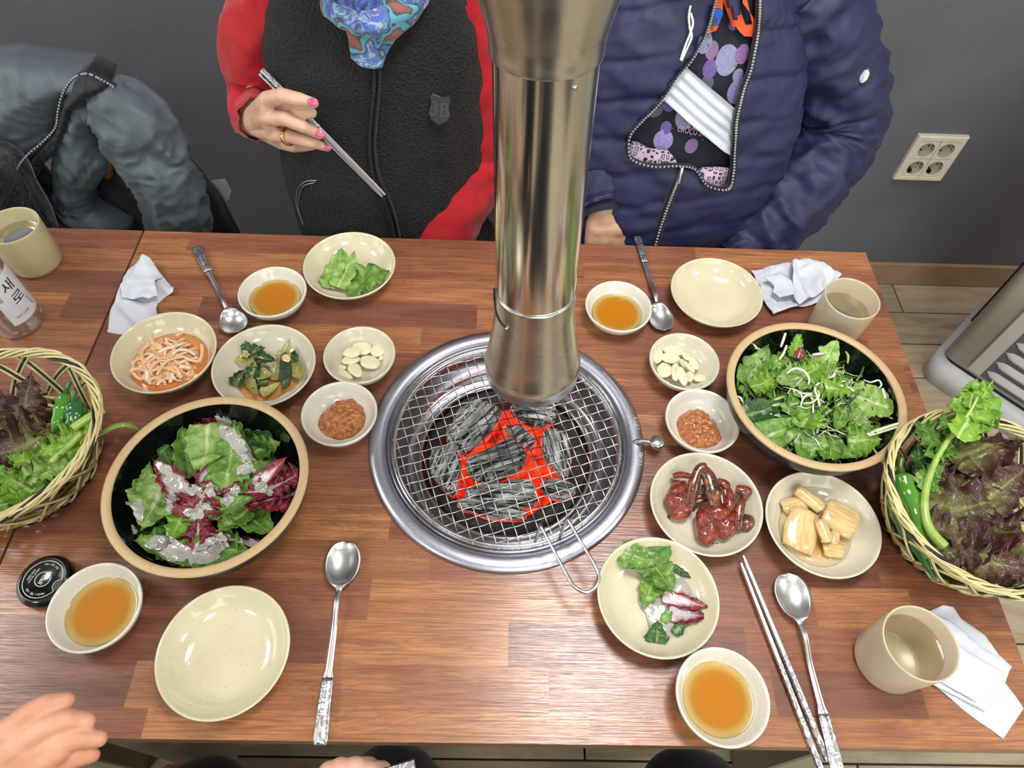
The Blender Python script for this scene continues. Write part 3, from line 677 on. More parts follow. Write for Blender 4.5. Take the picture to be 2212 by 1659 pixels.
def chopstick(label, a, b, w0=.0022, w1=.0040, name='chopstick', up=Vector((0, 0, 1)), frac=.48, group=None):
    a, b = Vector(a), Vector(b); L = (b-a).length; t = thing(name, label, 'chopstick', a, 0, group)
    t.rotation_mode = 'QUATERNION'; t.rotation_quaternion = (b-a).to_track_quat('X', 'Z')
    def rod(x0, x1, n, mat, nm):
        mb = MB(); V = []; F = []
        for i in range(n+1):
            x = x0+(x1-x0)*i/n; s = x/L; w_ = w0+(w1-w0)*s; h = .0016+.0003*s
            if s < .008: w_ *= .7; h *= .7
            V += [(x, -w_, -h*.6), (x, -w_*.7, h), (x, w_*.7, h), (x, w_, -h*.6), (x, w_*.6, -h), (x, -w_*.6, -h)]
        for i in range(n):
            for k in range(6): q = (k+1) % 6; F.append((i*6+k, (i+1)*6+k, (i+1)*6+q, i*6+q))
        F += [tuple(range(6)), tuple(n*6+k for k in range(5, -1, -1))]; mb.add(V, F); mb.build(nm, mat, t, smooth=False)
    rod(0, L*(1-frac), 12, M['spoon'], 'shaft'); rod(L*(1-frac), L, 8, M['emb'], 'handle')
    return t
def ext(a, b, L): d = (b-a).normalized(); return a+d*L
a = P(1600, 1216, z=.010); b = P(1772, 1659, z=.003); chopstick('left-hand one of the two steel chopsticks at the near right', a, ext(a, b, .225))
a = P(1597, 1200, z=.013)+Vector((.0045, .0, 0)); b = P(1795, 1659, z=.003); chopstick('right-hand one of the two steel chopsticks at the near right', a, ext(a, b, .227))
# call button
m = plain('call_button_black', S(13, 14, 18), .16, nscale=20, coat=.5); M['btn'] = m; M['print'] = plain('white_print', S(206, 208, 206), .4, nscale=200, namt=.05)
dir_ = (P(82, 1257, z=.02)-P(94, 1241, z=.02)); cb = thing('call_button', 'round black table call button with white lettering', 'button', (-.5333, -.2125, 0), math.atan2(dir_.y, dir_.x))
mb = MB(); lathe(mb, [(0, .0175), (.0235, .0175), (.0242, .0182), (.0262, .0180), (.0295, .0150), (.0311, .0105), (.0308, .006), (.029, .002), (.027, 0), (0, 0)], 72); mb.build('body', M['btn'], cb)
mb = MB(); lathe(mb, [(.0040+.0025, 0), (.0040, .0), (.0, .0)], 4)
def flatring(mb, r0, r1, z, a0=0, a1=2*PI, n=64, cx=0, cy=0):
    V = []; F = []
    for k in range(n+1):
        a = a0+(a1-a0)*k/n; V += [(cx+r0*math.cos(a), cy+r0*math.sin(a), z), (cx+r1*math.cos(a), cy+r1*math.sin(a), z)]
    for k in range(n): F.append((2*k, 2*k+1, 2*k+3, 2*k+2))
    mb.add(V, F)
mb = MB(); flatring(mb, .0213, .0221, .0177, R(90+17), R(450-17)); flatring(mb, .0062, .0069, .0177, R(195), R(345), 24, 0, .0215); o = mb.build('printed_border', M['print'], cb, smooth=False); o['kind'] = 'stuff'
mb = MB(); flatring(mb, .0079, .0082, .0177); flatring(mb, .0085, .0090, .0177); o = mb.build('printed_ring', M['print'], cb, smooth=False); o['kind'] = 'stuff'
def ptext(body, size, x, y, par, z=.0177, rot=0, name='lettering', sx=1):
    V, F = text_mesh(body, size); mb = MB(); c, s = math.cos(rot), math.sin(rot)
    mb.add([(x+p[0]*sx*c-p[1]*s, y+p[0]*sx*s+p[1]*c, z) for p in V], F); return mb
mb = ptext('Call', .0080, 0, 0, cb, sx=.95); V, F = text_mesh('Call', .0080); mb.add([(p[0]*.95+.0002, p[1], .01772) for p in V], F); mb.build('lettering', M['print'], cb, smooth=False)
ptext('NEcall system', .0036, 0, -.0120, cb, sx=.92).build('lettering', M['print'], cb, smooth=False)
ptext('1544-5847', .0036, 0, -.0158, cb, sx=.92).build('lettering', M['print'], cb, smooth=False)
def arctext(s, a0, a1, r, size):
    mb = MB()
    for k, ch in enumerate(s):
        a = R(a0+(a1-a0)*k/(len(s)-1))
        if ch == ' ': continue
        q = ptext(ch, size, r*math.cos(a), r*math.sin(a), cb, rot=a-PI/2); mb.add(q.v, q.f)
    mb.build('lettering', M['print'], cb, smooth=False)
arctext('Model.NE-100', 41, -29, .0178, .0038); arctext('Net-NE-100', 208, 155, .0178, .0036)
mb = MB(); flatring(mb, .0, .0056, .0177, n=24, cx=0, cy=.0215); mb.build('recess', M['black'], cb)
# clear bottle with paper label
m = MT('clear_bottle_glass'); m.col((.97, 1, .99)); m.set(Roughness=.0, Transmission_Weight=1, IOR=1.45); lp = m.n('ShaderNodeNewGeometry'); M['glass'] = m.m
m = MT('thin_glass'); tr = m.n('ShaderNodeBsdfTransparent'); tr.inputs[0].default_value = (.93, .96, .96, 1); gl_ = m.n('ShaderNodeBsdfGlossy'); gl_.inputs['Roughness'].default_value = .03
lw = m.n('ShaderNodeLayerWeight'); lw.inputs[0].default_value = .42; mx = m.n('ShaderNodeMixShader'); m.l(m.ramp(lw.outputs['Facing'], [(0, .16), (1, .95)]), mx.inputs[0]); m.l(tr.outputs[0], mx.inputs[1]); m.l(gl_.outputs[0], mx.inputs[2]); m.l(mx.outputs[0], m.t.nodes['Material Output'].inputs[0]); M['thin'] = m.m
bx, by, br_ = -.7190, .1734, .0335
bt = thing('clear_bottle', 'clear glass bottle with white Korean label at the left edge', 'bottle', (bx, by, 0))
mb = MB(); lathe(mb, [(0, .004), (.022, .003), (.027, .0), (.031, .003), (.0335, .012), (.0335, .12), (.031, .137), (.022, .155), (.0145, .175), (.0125, .20), (.0135, .208)], 64); mb.build('glass_body', M['thin'], bt)
mb = MB(); lathe(mb, [(0, .007), (.024, .006), (.030, .009), (.0318, .014), (.0318, .085), (0, .085)], 48); mb.build('drink', M['thin'], bt)
mb = MB(); lathe(mb, [(.0145, .204), (.0148, .213), (.0142, .2155), (0, .2158)], 32); mb.build('cap', plain('bottle_cap_green', S(30, 110, 80), .35, nscale=40), bt)
M['label'] = plain('paper_label', S(226, 228, 236), .5, nscale=60, namt=.03); M['ink'] = plain('label_ink', S(26, 28, 34), .5, nscale=60)
fa = math.atan2(CAM.y-by, CAM.x-bx)+R(42); La = R(58); mb = MB(); V = []; F = []; n = 24; rl = .03365; z0, z1 = .030, .112
for k in range(n+1):
    a = fa-La+2*La*k/n
    for j in range(5): V.append((rl*math.cos(a), rl*math.sin(a), z0+(z1-z0)*j/4))
for k in range(n):
    for j in range(4): q = k*5+j; F.append((q, q+5, q+6, q+1))
mb.add(V, F); mb.build('paper_label', M['label'], bt)
def cyltext(body, size, ac, zc, rot=0, sx=1.0):
    V, F = text_mesh(body, size); mb = MB(); c, s = math.cos(rot), math.sin(rot); out = []
    bm = bmesh.new(); bv = [bm.verts.new(p) for p in V]; [bm.faces.new([bv[i] for i in f]) for f in F if len(set(f)) == len(f)]; bmesh.ops.triangulate(bm, faces=bm.faces)
    for _ in range(3): bmesh.ops.subdivide_edges(bm, edges=[e for e in bm.edges if e.calc_length() > .0018], cuts=1); bmesh.ops.triangulate(bm, faces=[f for f in bm.faces if len(f.verts) > 3])
    bm.verts.index_update(); V = [tuple(v.co) for v in bm.verts]; F = [tuple(v.index for v in f.verts) for f in bm.faces]; bm.free()
    for p in V:
        x, y = p[0]*sx*c-p[1]*s, p[0]*sx*s+p[1]*c; a = fa+ac+x/rl; out.append(((rl+.0003)*math.cos(a), (rl+.0003)*math.sin(a), zc+y))
    mb.add(out, F); mb.build('lettering', M['ink'], bt, smooth=False)
cyltext('\uc0c8', .021, R(-12), .090, sx=1.1); cyltext('\ub85c', .021, R(-8), .067, sx=1.2); cyltext('\ucc98\uc74c\ucc98\ub7fc', .0055, R(-46), .085, -PI/2)
cyltext('Zero sugar', .0042, R(14), .048, -PI/2+.25); cyltext('\uc790\uc5f0 \uadf8\ub300\ub85c', .0045, R(-24), .042)
# wet wipes
m = MT('perforated_wipe'); v = m.coord(); br2 = m.n('ShaderNodeTexVoronoi', distance='EUCLIDEAN'); br2.inputs['Scale'].default_value = 430; br2.inputs['Randomness'].default_value = .0; m.l(v, br2.inputs['Vector'])
hole = m.math('LESS_THAN', br2.outputs['Distance'], .27); m.col(m.mix(m.math('MULTIPLY', hole, .35), S(206, 210, 222), S(160, 156, 172))); m.set(Roughness=.85, Subsurface_Weight=.0); m.bump(br2.outputs['Distance'], .4, .0008); M['wipe'] = m.m
M['wipes'] = plain('smooth_wipe_back', S(208, 213, 224), .85, nscale=60, namt=.03)
def wipe(label, layers, seed, rz=0):
    t = None
    allp = [P(*p, z=.003) for L in layers for p in L[0]]; cx = sum(p.x for p in allp)/len(allp); cy = sum(p.y for p in allp)/len(allp)
    t = thing('wet_wipe', label, 'wipe', (cx, cy, 0))
    for i, (poly, zz, amp, mat) in enumerate(layers):
        pp = [P(*p, z=zz+.002) for p in poly]; pts = [(p.x-cx, p.y-cy) for p in pp]
        pts2 = []
        for k in range(len(pts)):
            a, b = Vector(pts[k]), Vector(pts[(k+1) % len(pts)]); n = max(1, int((b-a).length/.006)); pts2 += [a.lerp(b, j/n) for j in range(n)]
        ang = rnd.random()*3
        def fn(x, y):
            s = nz((x*math.cos(ang)+y*math.sin(ang), (y*math.cos(ang)-x*math.sin(ang))*.35, seed+i), 42)
            r1 = 1-abs(nz((x, y, seed*2+i), 28))*2.2
            return zz+amp*max(0, .25+s*.9+.5*r1)
        V, F = heightpoly(pts2, .0035, fn, .0006); mb = MB(); mb.add(V, F); mb.build('folded_layer', M[mat], t)
    return t
wipe('crumpled white wet wipe at the far left behind the radish plate', [
    ([(231, 716), (262, 628), (268, 603), (312, 563), (330, 570), (350, 596), (378, 626), (376, 634), (355, 640), (340, 655), (338, 668), (345, 690), (268, 722)], .0005, .011, 'wipe'),
    ([(264, 624), (290, 590), (313, 560), (330, 566), (352, 600), (338, 612), (345, 645), (325, 650), (300, 648), (268, 650)], .006, .013, 'wipes')], 1)
wipe('crumpled white wet wipe behind the far-right cup', [
    ([(1622, 583), (1664, 578), (1706, 573), (1716, 561), (1742, 566), (1772, 571), (1815, 598), (1790, 622), (1768, 655), (1730, 666), (1718, 667), (1668, 684), (1650, 658), (1636, 620)], .0005, .012, 'wipe'),
    ([(1706, 573), (1716, 562), (1745, 566), (1775, 572), (1800, 595), (1790, 625), (1768, 640), (1745, 650), (1725, 662), (1712, 640), (1706, 610)], .008, .016, 'wipes'),
    ([(1652, 600), (1690, 590), (1716, 618), (1714, 638), (1682, 647), (1668, 632), (1672, 620)], .012, .008, 'wipe')], 4)
wipe('folded white wet wipe under the near-right cup', [
    ([(2010, 1318), (2040, 1306), (2062, 1310), (2078, 1335), (2130, 1372), (2160, 1415), (2186, 1440), (2170, 1470), (2212, 1530), (2168, 1596), (2080, 1530), (2020, 1480), (1990, 1400)], .0005, .002, 'wipe'),
    ([(2015, 1325), (2060, 1345), (2120, 1395), (2184, 1440), (2165, 1490), (2130, 1535), (2060, 1500), (2010, 1475)], .0045, .0025, 'wipe'),
    ([(2030, 1400), (2070, 1395), (2165, 1450), (2130, 1500), (2110, 1515), (2030, 1470)], .008, .002, 'wipes')], 9)
# ================================================================ FOOD
def leafmat(name, stops, rib, rough=.32, edge=None, veins=.35, bl=.6, spots=None, coat=.25):
    """stops: blade colours by noise; rib: midrib colour; edge: colour towards the margin"""
    m = MT(name); uv = m.n('ShaderNodeUVMap'); sp = m.n('ShaderNodeSeparateXYZ'); m.l(uv.outputs[0], sp.inputs[0]); U, V = sp.outputs[0], sp.outputs[1]
    tc = m.n('ShaderNodeTexCoord').outputs['Object']; oi = m.n('ShaderNodeObjectInfo')
    va = m.n('ShaderNodeVectorMath', operation='ADD'); m.l(tc, va.inputs[0]); m.l(oi.outputs['Random'], va.inputs[1])
    f = m.noise(va.outputs[0], 60, 4, .6); c = m.ramp(f, stops)
    au = m.math('ABSOLUTE', m.math('SUBTRACT', m.math('MULTIPLY', U, 2), 1))
    if edge:
        e = m.math('ADD', m.math('ADD', m.math('MULTIPLY', m.math('POWER', au, 2), .55), m.math('MULTIPLY', V, .75)), m.math('MULTIPLY', f, .5))
        c = m.mix(m.ramp(e, [(edge[1], 0), (edge[2], 1)]), c, edge[0])
    vn = m.math('SINE', m.math('MULTIPLY', m.math('ADD', m.math('SUBTRACT', V, m.math('MULTIPLY', au, .35)), m.math('MULTIPLY', f, .16)), 50)); vn = m.math('POWER', m.math('MAXIMUM', vn, 0), 10)
    f2 = m.noise(va.outputs[0], 170, 3, .6, .8)
    vv = m.math('MULTIPLY', m.math('MULTIPLY', vn, veins*.45), m.math('SUBTRACT', 1, au)); c = m.mix(vv, c, rib)
    rb = m.ramp(m.math('ADD', au, m.math('MULTIPLY', V, .12)), [(.06, 1), (.16, 0)]); c = m.mix(rb, c, rib)
    bright = m.ramp(oi.outputs['Random'], [(0, .78), (1, 1.15)]); c = m.mix(1, c, bright, 'MULTIPLY')
    m.col(c); m.set(Roughness=rough, Coat_Weight=coat, Coat_Roughness=.15, Specular_IOR_Level=.5, Transmission_Weight=0)
    h = m.math('ADD', m.math('MULTIPLY', f2, bl*1.3), m.math('MULTIPLY', vn, .10)); m.bump(h, .75, .003)
    tl = m.n('ShaderNodeBsdfTranslucent'); m.l(c, tl.inputs[0]); mx = m.n('ShaderNodeMixShader'); mx.inputs[0].default_value = .22
    m.l(m.b.outputs[0], mx.inputs[1]); m.l(tl.outputs[0], mx.inputs[2]); m.l(mx.outputs[0], m.t.nodes['Material Output'].inputs[0])
    return m.m
LM = {
 'green': leafmat('green_leaf_lettuce', [(.3, S(66, 116, 34)), (.5, S(112, 160, 60)), (.7, S(156, 192, 98))], S(176, 204, 128)),
 'pale': leafmat('pale_green_lettuce', [(.3, S(110, 152, 62)), (.5, S(146, 182, 92)), (.7, S(178, 204, 124))], S(208, 220, 160)),
 'dark': leafmat('dark_green_leaf', [(.3, S(28, 66, 24)), (.5, S(48, 96, 34)), (.7, S(84, 132, 54))], S(130, 168, 84)),
 'frisee': leafmat('bright_frilly_green', [(.3, S(84, 140, 30)), (.5, S(122, 172, 46)), (.7, S(160, 200, 76))], S(196, 216, 138)),
 'rad': leafmat('red_radicchio', [(.3, S(92, 14, 30)), (.5, S(128, 24, 42)), (.7, S(156, 46, 66))], S(236, 216, 220), veins=.9, bl=.4),
 'radw': leafmat('white_ribbed_radicchio', [(.3, S(226, 204, 210)), (.5, S(238, 226, 228)), (.7, S(214, 160, 172))], S(244, 238, 236), edge=(S(132, 26, 46), .62, .86), veins=.3, bl=.3),
 'red': leafmat('red_leaf_lettuce', [(.3, S(84, 84, 38)), (.5, S(120, 122, 62)), (.7, S(150, 150, 84))], S(150, 150, 92), edge=(S(86, 50, 48), .42, .84), rough=.34, veins=.3, bl=.9, coat=.35),
 'cooked': leafmat('cooked_greens', [(.3, S(20, 50, 22)), (.5, S(44, 84, 32)), (.7, S(88, 118, 46))], S(150, 160, 74), rough=.15, coat=.8),
 'stem': leafmat('cooked_pale_stem', [(.3, S(150, 152, 72)), (.5, S(186, 182, 108)), (.7, S(206, 192, 126))], S(196, 180, 100), rough=.12, coat=.8, veins=.5),
}
def leaf_mesh(seed, L, W, frill=.3, freq=9, jag=.12, cup=.3, bend=.4, nu=18, nv=26, taper=.6, stem=0.0, twist=0, thick=.0007):
    """frilled leaf blade along +x, starting at the origin; uv = (across, along)"""
    rs = random.Random(seed); ph = rs.random()*9; V = []; F = []; UV = []
    for i in range(nv+1):
        v = i/nv; base = math.sin(PI*min(1, .08+v*.94)**taper)**.75 if v < 1 else 0
        wprof = max(.03, base)*(1+.10*math.sin(7*v+ph))
        if v < stem: wprof = .12+.25*(v/stem)**3
        for j in range(nu+1):
            u = -1+2*j/nu; au = abs(u)
            jg = 1+jag*1.6*nz((v*freq*1.1, (3 if u > 0 else -3), seed), 1.0)*au+jag*1.3*nz((v*freq*3.1, (7 if u > 0 else -7), seed), 1.0)*au**3+jag*.25*math.sin(v*freq*7+ph+u*3)*(au**6)
            x = L*v*(1+.04*nz((u*2, v*3, seed), 1)); y = W/2*u*wprof*jg
            rf = (au**2.2)*wprof; z = W*frill*.5*rf*(math.sin(v*freq*2*PI/2+ph+(2 if u > 0 else 0))+.45*math.sin(v*freq*PI*2.3+ph*2+u*2))*(.4+.6*v)
            y += W*frill*.25*rf*math.cos(v*freq*PI+ph)*(1 if u > 0 else -1)*.6
            z += W*.14*nz((x*34, y*34, seed), 1)+W*.07*nz((x*80, y*80, seed), 1)+W*.03*nz((x*180, y*180, seed), 1)
            z += cup*W*.5*(au**2)*wprof
            if v > .93: x -= L*.05*au*au
            V.append((x, y, z)); UV.append((j/nu, v))
    out = []
    for x, y, z in V:       # bend along the length
        a = bend*x/L; r = L/max(abs(bend), 1e-3)*(1 if bend >= 0 else -1)
        nx, nzz = (r-z)*math.sin(a) if abs(bend) > .02 else x, (r-(r-z)*math.cos(a)) if abs(bend) > .02 else z
        t = twist*x/L; out.append((nx, y*math.cos(t)-nzz*math.sin(t)*0-0*nx, nzz+y*math.sin(t)))
    for i in range(nv):
        for j in range(nu): q = i*(nu+1)+j; F.append((q, q+nu+1, q+nu+2, q+1))
    return out, F, UV
def put_leaf(name, label, group, cat, mat, p, ang, tilt=0, roll=0, parent=None, seed=0, center=True, **kw):
    V, F, UV = leaf_mesh(seed, **kw); me = bpy.data.meshes.new(name); me.from_pydata(V, [], F)
    if center:
        L = kw['L']; me.transform(Matrix.Translation((-L/2, 0, 0)))
    uvl = me.uv_layers.new(name='UVMap'); idx = np.zeros(len(me.loops), dtype=np.int32); me.loops.foreach_get('vertex_index', idx)
    uvl.data.foreach_set('uv', np.array(UV, dtype=np.float32)[idx].ravel()); me.polygons.foreach_set('use_smooth', [True]*len(F)); me.materials.append(LM[mat])
    o = bpy.data.objects.new(name, me); C.objects.link(o); o.location = p; o.rotation_euler = (roll, tilt, ang)
    sd = o.modifiers.new('thickness', 'SOLIDIFY'); sd.thickness = .0007
    if parent: o.parent = parent
    if cat: tag(o, label, cat, group)
    return o
def confine(objs, cx, cy, prof, zmin=.002):
    """press soft leaves inside the wall of their vessel: prof lists (z, largest radius)"""
    bpy.context.view_layer.update()
    for o in objs:
        if o.type != 'MESH': continue
        mw = o.matrix_world; mi = mw.inverted()
        for v in o.data.vertices:
            p = mw @ v.co; r = math.hypot(p.x-cx, p.y-cy); lim = prof[-1][1] if p.z >= prof[-1][0] else None
            if lim is None:
                for (z0, r0), (z1, r1) in zip(prof, prof[1:]):
                    if z0 <= p.z <= z1: lim = r0+(r1-r0)*(p.z-z0)/(z1-z0); break
                if lim is None: lim = prof[0][1]
            if r > lim: k = lim/r; p.x = cx+(p.x-cx)*k; p.y = cy+(p.y-cy)*k; p.z += (r-lim)*.25
            p.z = max(p.z, zmin); v.co = mi @ p
BOWL_IN = [(.010, .055), (.013, .062), (.025, .081), (.043, .095), (.062, .102), (.0735, .103), (.078, .108)]
class Crop:
    def __init__(s, x0, y0, sc): s.x0, s.y0, s.sc = x0, y0, sc
    def __call__(s, u, v, z): return P(s.x0+u/s.sc, s.y0+v/s.sc, z=z)
    def d(s, u, v, ang, ln, z):
        """world angle and world length of a screen segment centred at u,v (ang: screen degrees, y up)"""
        a = math.radians(ang); dx, dy = math.cos(a)*ln/2, -math.sin(a)*ln/2
        A, B = s(u-dx, v-dy, z), s(u+dx, v+dy, z); D = B-A; return math.atan2(D.y, D.x), D.length
k3 = Crop(200, 850, 4.046)
# left salad: (u, v, screen angle of the tip, length, width, kind, height, label, options)
LS = [
 (300, 890, 188, 240, 95, 'dark', .040, 'narrow dark leaf reaching toward the left bowl wall', dict(frill=.1, freq=4, cup=.5)),
 (690, 620, 110, 290, 230, 'dark', .038, 'dark green leaf at the upper left of the left salad', {}),
 (820, 520, 95, 330, 160, 'green', .046, 'upright curled green leaf in the left salad', dict(cup=.9, frill=.2)),
 (1370, 300, 115, 380, 230, 'dark', .040, 'pointed romaine leaf at the top right of the left salad', dict(frill=.12, freq=4, cup=.25, bend=-.3)),
 (1240, 290, 100, 260, 110, 'green', .043, 'slim folded green leaf beside the top radicchio', dict(cup=.8)),
 (1060, 260, 100, 330, 260, 'rad', .042, 'radicchio leaf at the top of the left salad', dict(frill=.35, freq=10)),
 (1530, 480, 20, 200, 170, 'green', .044, 'small frilly green leaf at the right of the left salad', dict(frill=.4)),
 (1440, 520, 150, 220, 150, 'dark', .042, 'dark folded green leaf behind the right radicchio', dict(cup=.6)),
 (1160, 900, 0, 420, 300, 'dark', .040, 'dark green leaf under the middle radicchio', {}),
 (560, 1080, 250, 420, 330, 'dark', .038, 'dark lettuce leaf low at the left of the left salad', {}),
 (640, 1330, 190, 480, 300, 'green', .040, 'dressed lettuce leaf at the bottom left of the left salad', dict(frill=.3, freq=10)),
 (1190, 1370, -10, 330, 260, 'green', .040, 'frilly lettuce leaf at the bottom right of the left salad', dict(frill=.35, freq=11)),
 (1420, 1320, -8, 280, 80, 'rad', .038, 'dark red leaf tip at the lower right of the left salad', dict(frill=.1)),
 (1450, 1150, -40, 380, 220, 'green', .046, 'green leaf sloping to the lower right of the left salad', dict(cup=.5, frill=.25)),
 (1230, 1120, 220, 270, 190, 'green', .052, 'curled green leaf inside the left salad', dict(cup=.7)),
 (1060, 1240, -25, 320, 110, 'rad', .050, 'thin red leaf strip in the lower middle of the left salad', dict(frill=.15)),
 (930, 1190, 80, 310, 230, 'rad', .052, 'crinkled radicchio leaf in the lower middle of the left salad', dict(frill=.45, freq=9)),
 (780, 1110, 250, 360, 210, 'frisee', .056, 'bright green lettuce leaf in the lower middle of the left salad', dict(frill=.35)),
 (920, 1410, 185, 540, 270, 'green', .046, 'long lettuce leaf along the bottom of the left salad', dict(frill=.3, freq=12)),
 (470, 800, 75, 300, 140, 'green', .052, 'upturned lettuce leaf edge at the left of the left salad', dict(cup=.6)),
 (550, 980, 250, 430, 330, 'pale', .058, 'broad pale lettuce leaf at the left of the left salad', dict(frill=.22, cup=.1, bend=.5)),
 (680, 740, 130, 330, 170, 'radw', .060, 'white-streaked radicchio leaf at the left of the left salad', dict(frill=.3)),
 (1550, 940, 200, 400, 260, 'rad', .054, 'large radicchio leaf at the right of the left salad', dict(frill=.4, freq=8)),
 (1700, 770, 20, 330, 250, 'rad', .056, 'ruffled radicchio leaf touching the right wall of the left bowl', dict(frill=.5, freq=10)),
 (1570, 690, 35, 300, 95, 'radw', .066, 'thick white radicchio rib at the right of the left salad', dict(frill=.05, cup=.5, jag=.05)),
 (1320, 870, 185, 330, 150, 'rad', .062, 'red leaf piece right of the middle of the left salad', dict(frill=.35)),
 (1420, 700, 20, 320, 130, 'green', .062, 'rolled green leaf beside the white rib', dict(cup=.8, frill=.2)),
 (1210, 590, 80, 480, 290, 'green', .064, 'wide green lettuce leaf right of centre in the left salad', dict(frill=.2, cup=.1)),
 (1000, 500, 265, 380, 330, 'pale', .068, 'large pale lettuce leaf on top of the left salad', dict(frill=.25, cup=-.1, bend=.5)),
 (1010, 740, 95, 260, 190, 'radw', .064, 'white and pink radicchio heart leaf in the middle of the left salad', dict(frill=.3)),
 (960, 930, 60, 300, 300, 'rad', .062, 'deep red radicchio leaf in the middle of the left salad', dict(frill=.4, cup=.3)),
 (1220, 990, 12, 420, 120, 'green', .066, 'rolled dressed lettuce strip in the middle of the left salad', dict(cup=.5, frill=.25)),
]
built_left = []
for i, (u, v, an, L, Wd, mat, z, lab, kw) in enumerate(LS):
    z = z-.004; ang, ln = k3.d(u, v, an, L, z); _, wd = k3.d(u, v, an+90, Wd, z); p = k3(u, v, z)
    o = dict(frill=.3, freq=8, cup=.2, bend=.35, jag=.14); o.update(kw)
    built_left.append(put_leaf('radicchio_leaf' if 'rad' in mat else 'lettuce_leaf', lab, 'leaves of the left salad', 'salad leaf', mat, p, ang, tilt=rnd.uniform(-.12, .12), roll=rnd.uniform(-.2, .2), seed=i*3+1, L=ln*1.28, W=wd*1.32, nu=24, nv=34, **o))
confine(built_left, -.3533, -.1097, BOWL_IN, .011)
# grey sesame dressing draped over the leaves
from mathutils.bvhtree import BVHTree
def drape_tree(objs):
    bpy.context.view_layer.update(); V = []; F = []
    for o in objs:
        b = len(V); mw = o.matrix_world; V += [mw @ v.co for v in o.data.vertices]; F += [tuple(i+b for i in p.vertices) for p in o.data.polygons]
    return BVHTree.FromPolygons(V, F)
m = MT('grey_sesame_dressing'); f = m.noise(m.coord(), 900, 2, .5); m.col(m.ramp(f, [(.30, S(110, 108, 104)), (.36, S(168, 166, 160)), (.7, S(182, 180, 174))])); m.set(Roughness=.15, Coat_Weight=.6, Coat_Roughness=.1); M['dress'] = m.m
def blob_poly(cx, cy, rx, ry, ang, seed, n=26, wob=.3):
    out = []
    for k in range(n):
        a = 2*PI*k/n; q = 1+wob*nz((math.cos(a)*1.3, math.sin(a)*1.3, seed), 1.6)*1.6; x, y = rx*q*math.cos(a), ry*q*math.sin(a)
        out.append((cx+x*math.cos(ang)-y*math.sin(ang), cy+x*math.sin(ang)+y*math.cos(ang)))
    return out
def drape(objs, blobs, cr, name, label, mat, zr, cat='dressing', parent=None, h=.0012):
    tree = drape_tree(objs); mb = MB()
    for i, (u, v, an, a, b) in enumerate(blobs):
        p = cr(u, v, zr); ang, la = cr.d(u, v, an, a, zr); _, lb = cr.d(u, v, an+90, b, zr)
        poly = blob_poly(p.x, p.y, la/2*1.12, lb/2*1.15, ang, i*3.3, 40, .24)
        def fn(x, y):
            zs = []; e = ((x-p.x)**2+(y-p.y)**2)**.5/(la/2)
            for ox, oy in ((0, 0), (.003, 0), (-.003, 0), (0, .003), (0, -.003)):
                hit = tree.ray_cast(Vector((x+ox, y+oy, .2)), Vector((0, 0, -1)))
                if hit[0]: zs.append(hit[0].z)
            if not zs: return p.z-.012
            return max(zs[0], sum(zs)/len(zs))+h*(1.2-min(1, e)**2)
        V, F = heightpoly(poly, .0016, fn); mb.add(V, F)
    o = mb.build(name, mat); tag(o, label, cat, kind='stuff'); return o
drape(built_left, [(1130, 220, 120, 150, 90), (1180, 330, 75, 130, 60), (1230, 420, -45, 160, 120), (1310, 500, -60, 170, 120), (1370, 590, -80, 130, 90), (640, 660, -50, 170, 90), (740, 810, -30, 190, 90), (700, 960, 90, 160, 90), (430, 1060, 90, 190, 80), (1360, 700, 10, 150, 80), (770, 890, 0, 150, 60), (560, 1270, 10, 220, 90), (700, 1370, -20, 260, 150), (950, 1390, 20, 300, 130), (1020, 1320, -60, 130, 80), (1100, 1270, 20, 180, 110), (990, 1010, -15, 150, 50), (900, 1060, -20, 180, 90), (1220, 950, 30, 140, 90), (1060, 880, -80, 120, 90), (900, 870, -10, 160, 70), (1490, 840, -30, 130, 80), (1340, 1260, -10, 160, 60), (320, 1150, -60, 90, 40), (1270, 880, 20, 90, 70)],
      k3, 'salad_dressing', 'grey speckled dressing spooned over the left salad', M['dress'], .055)
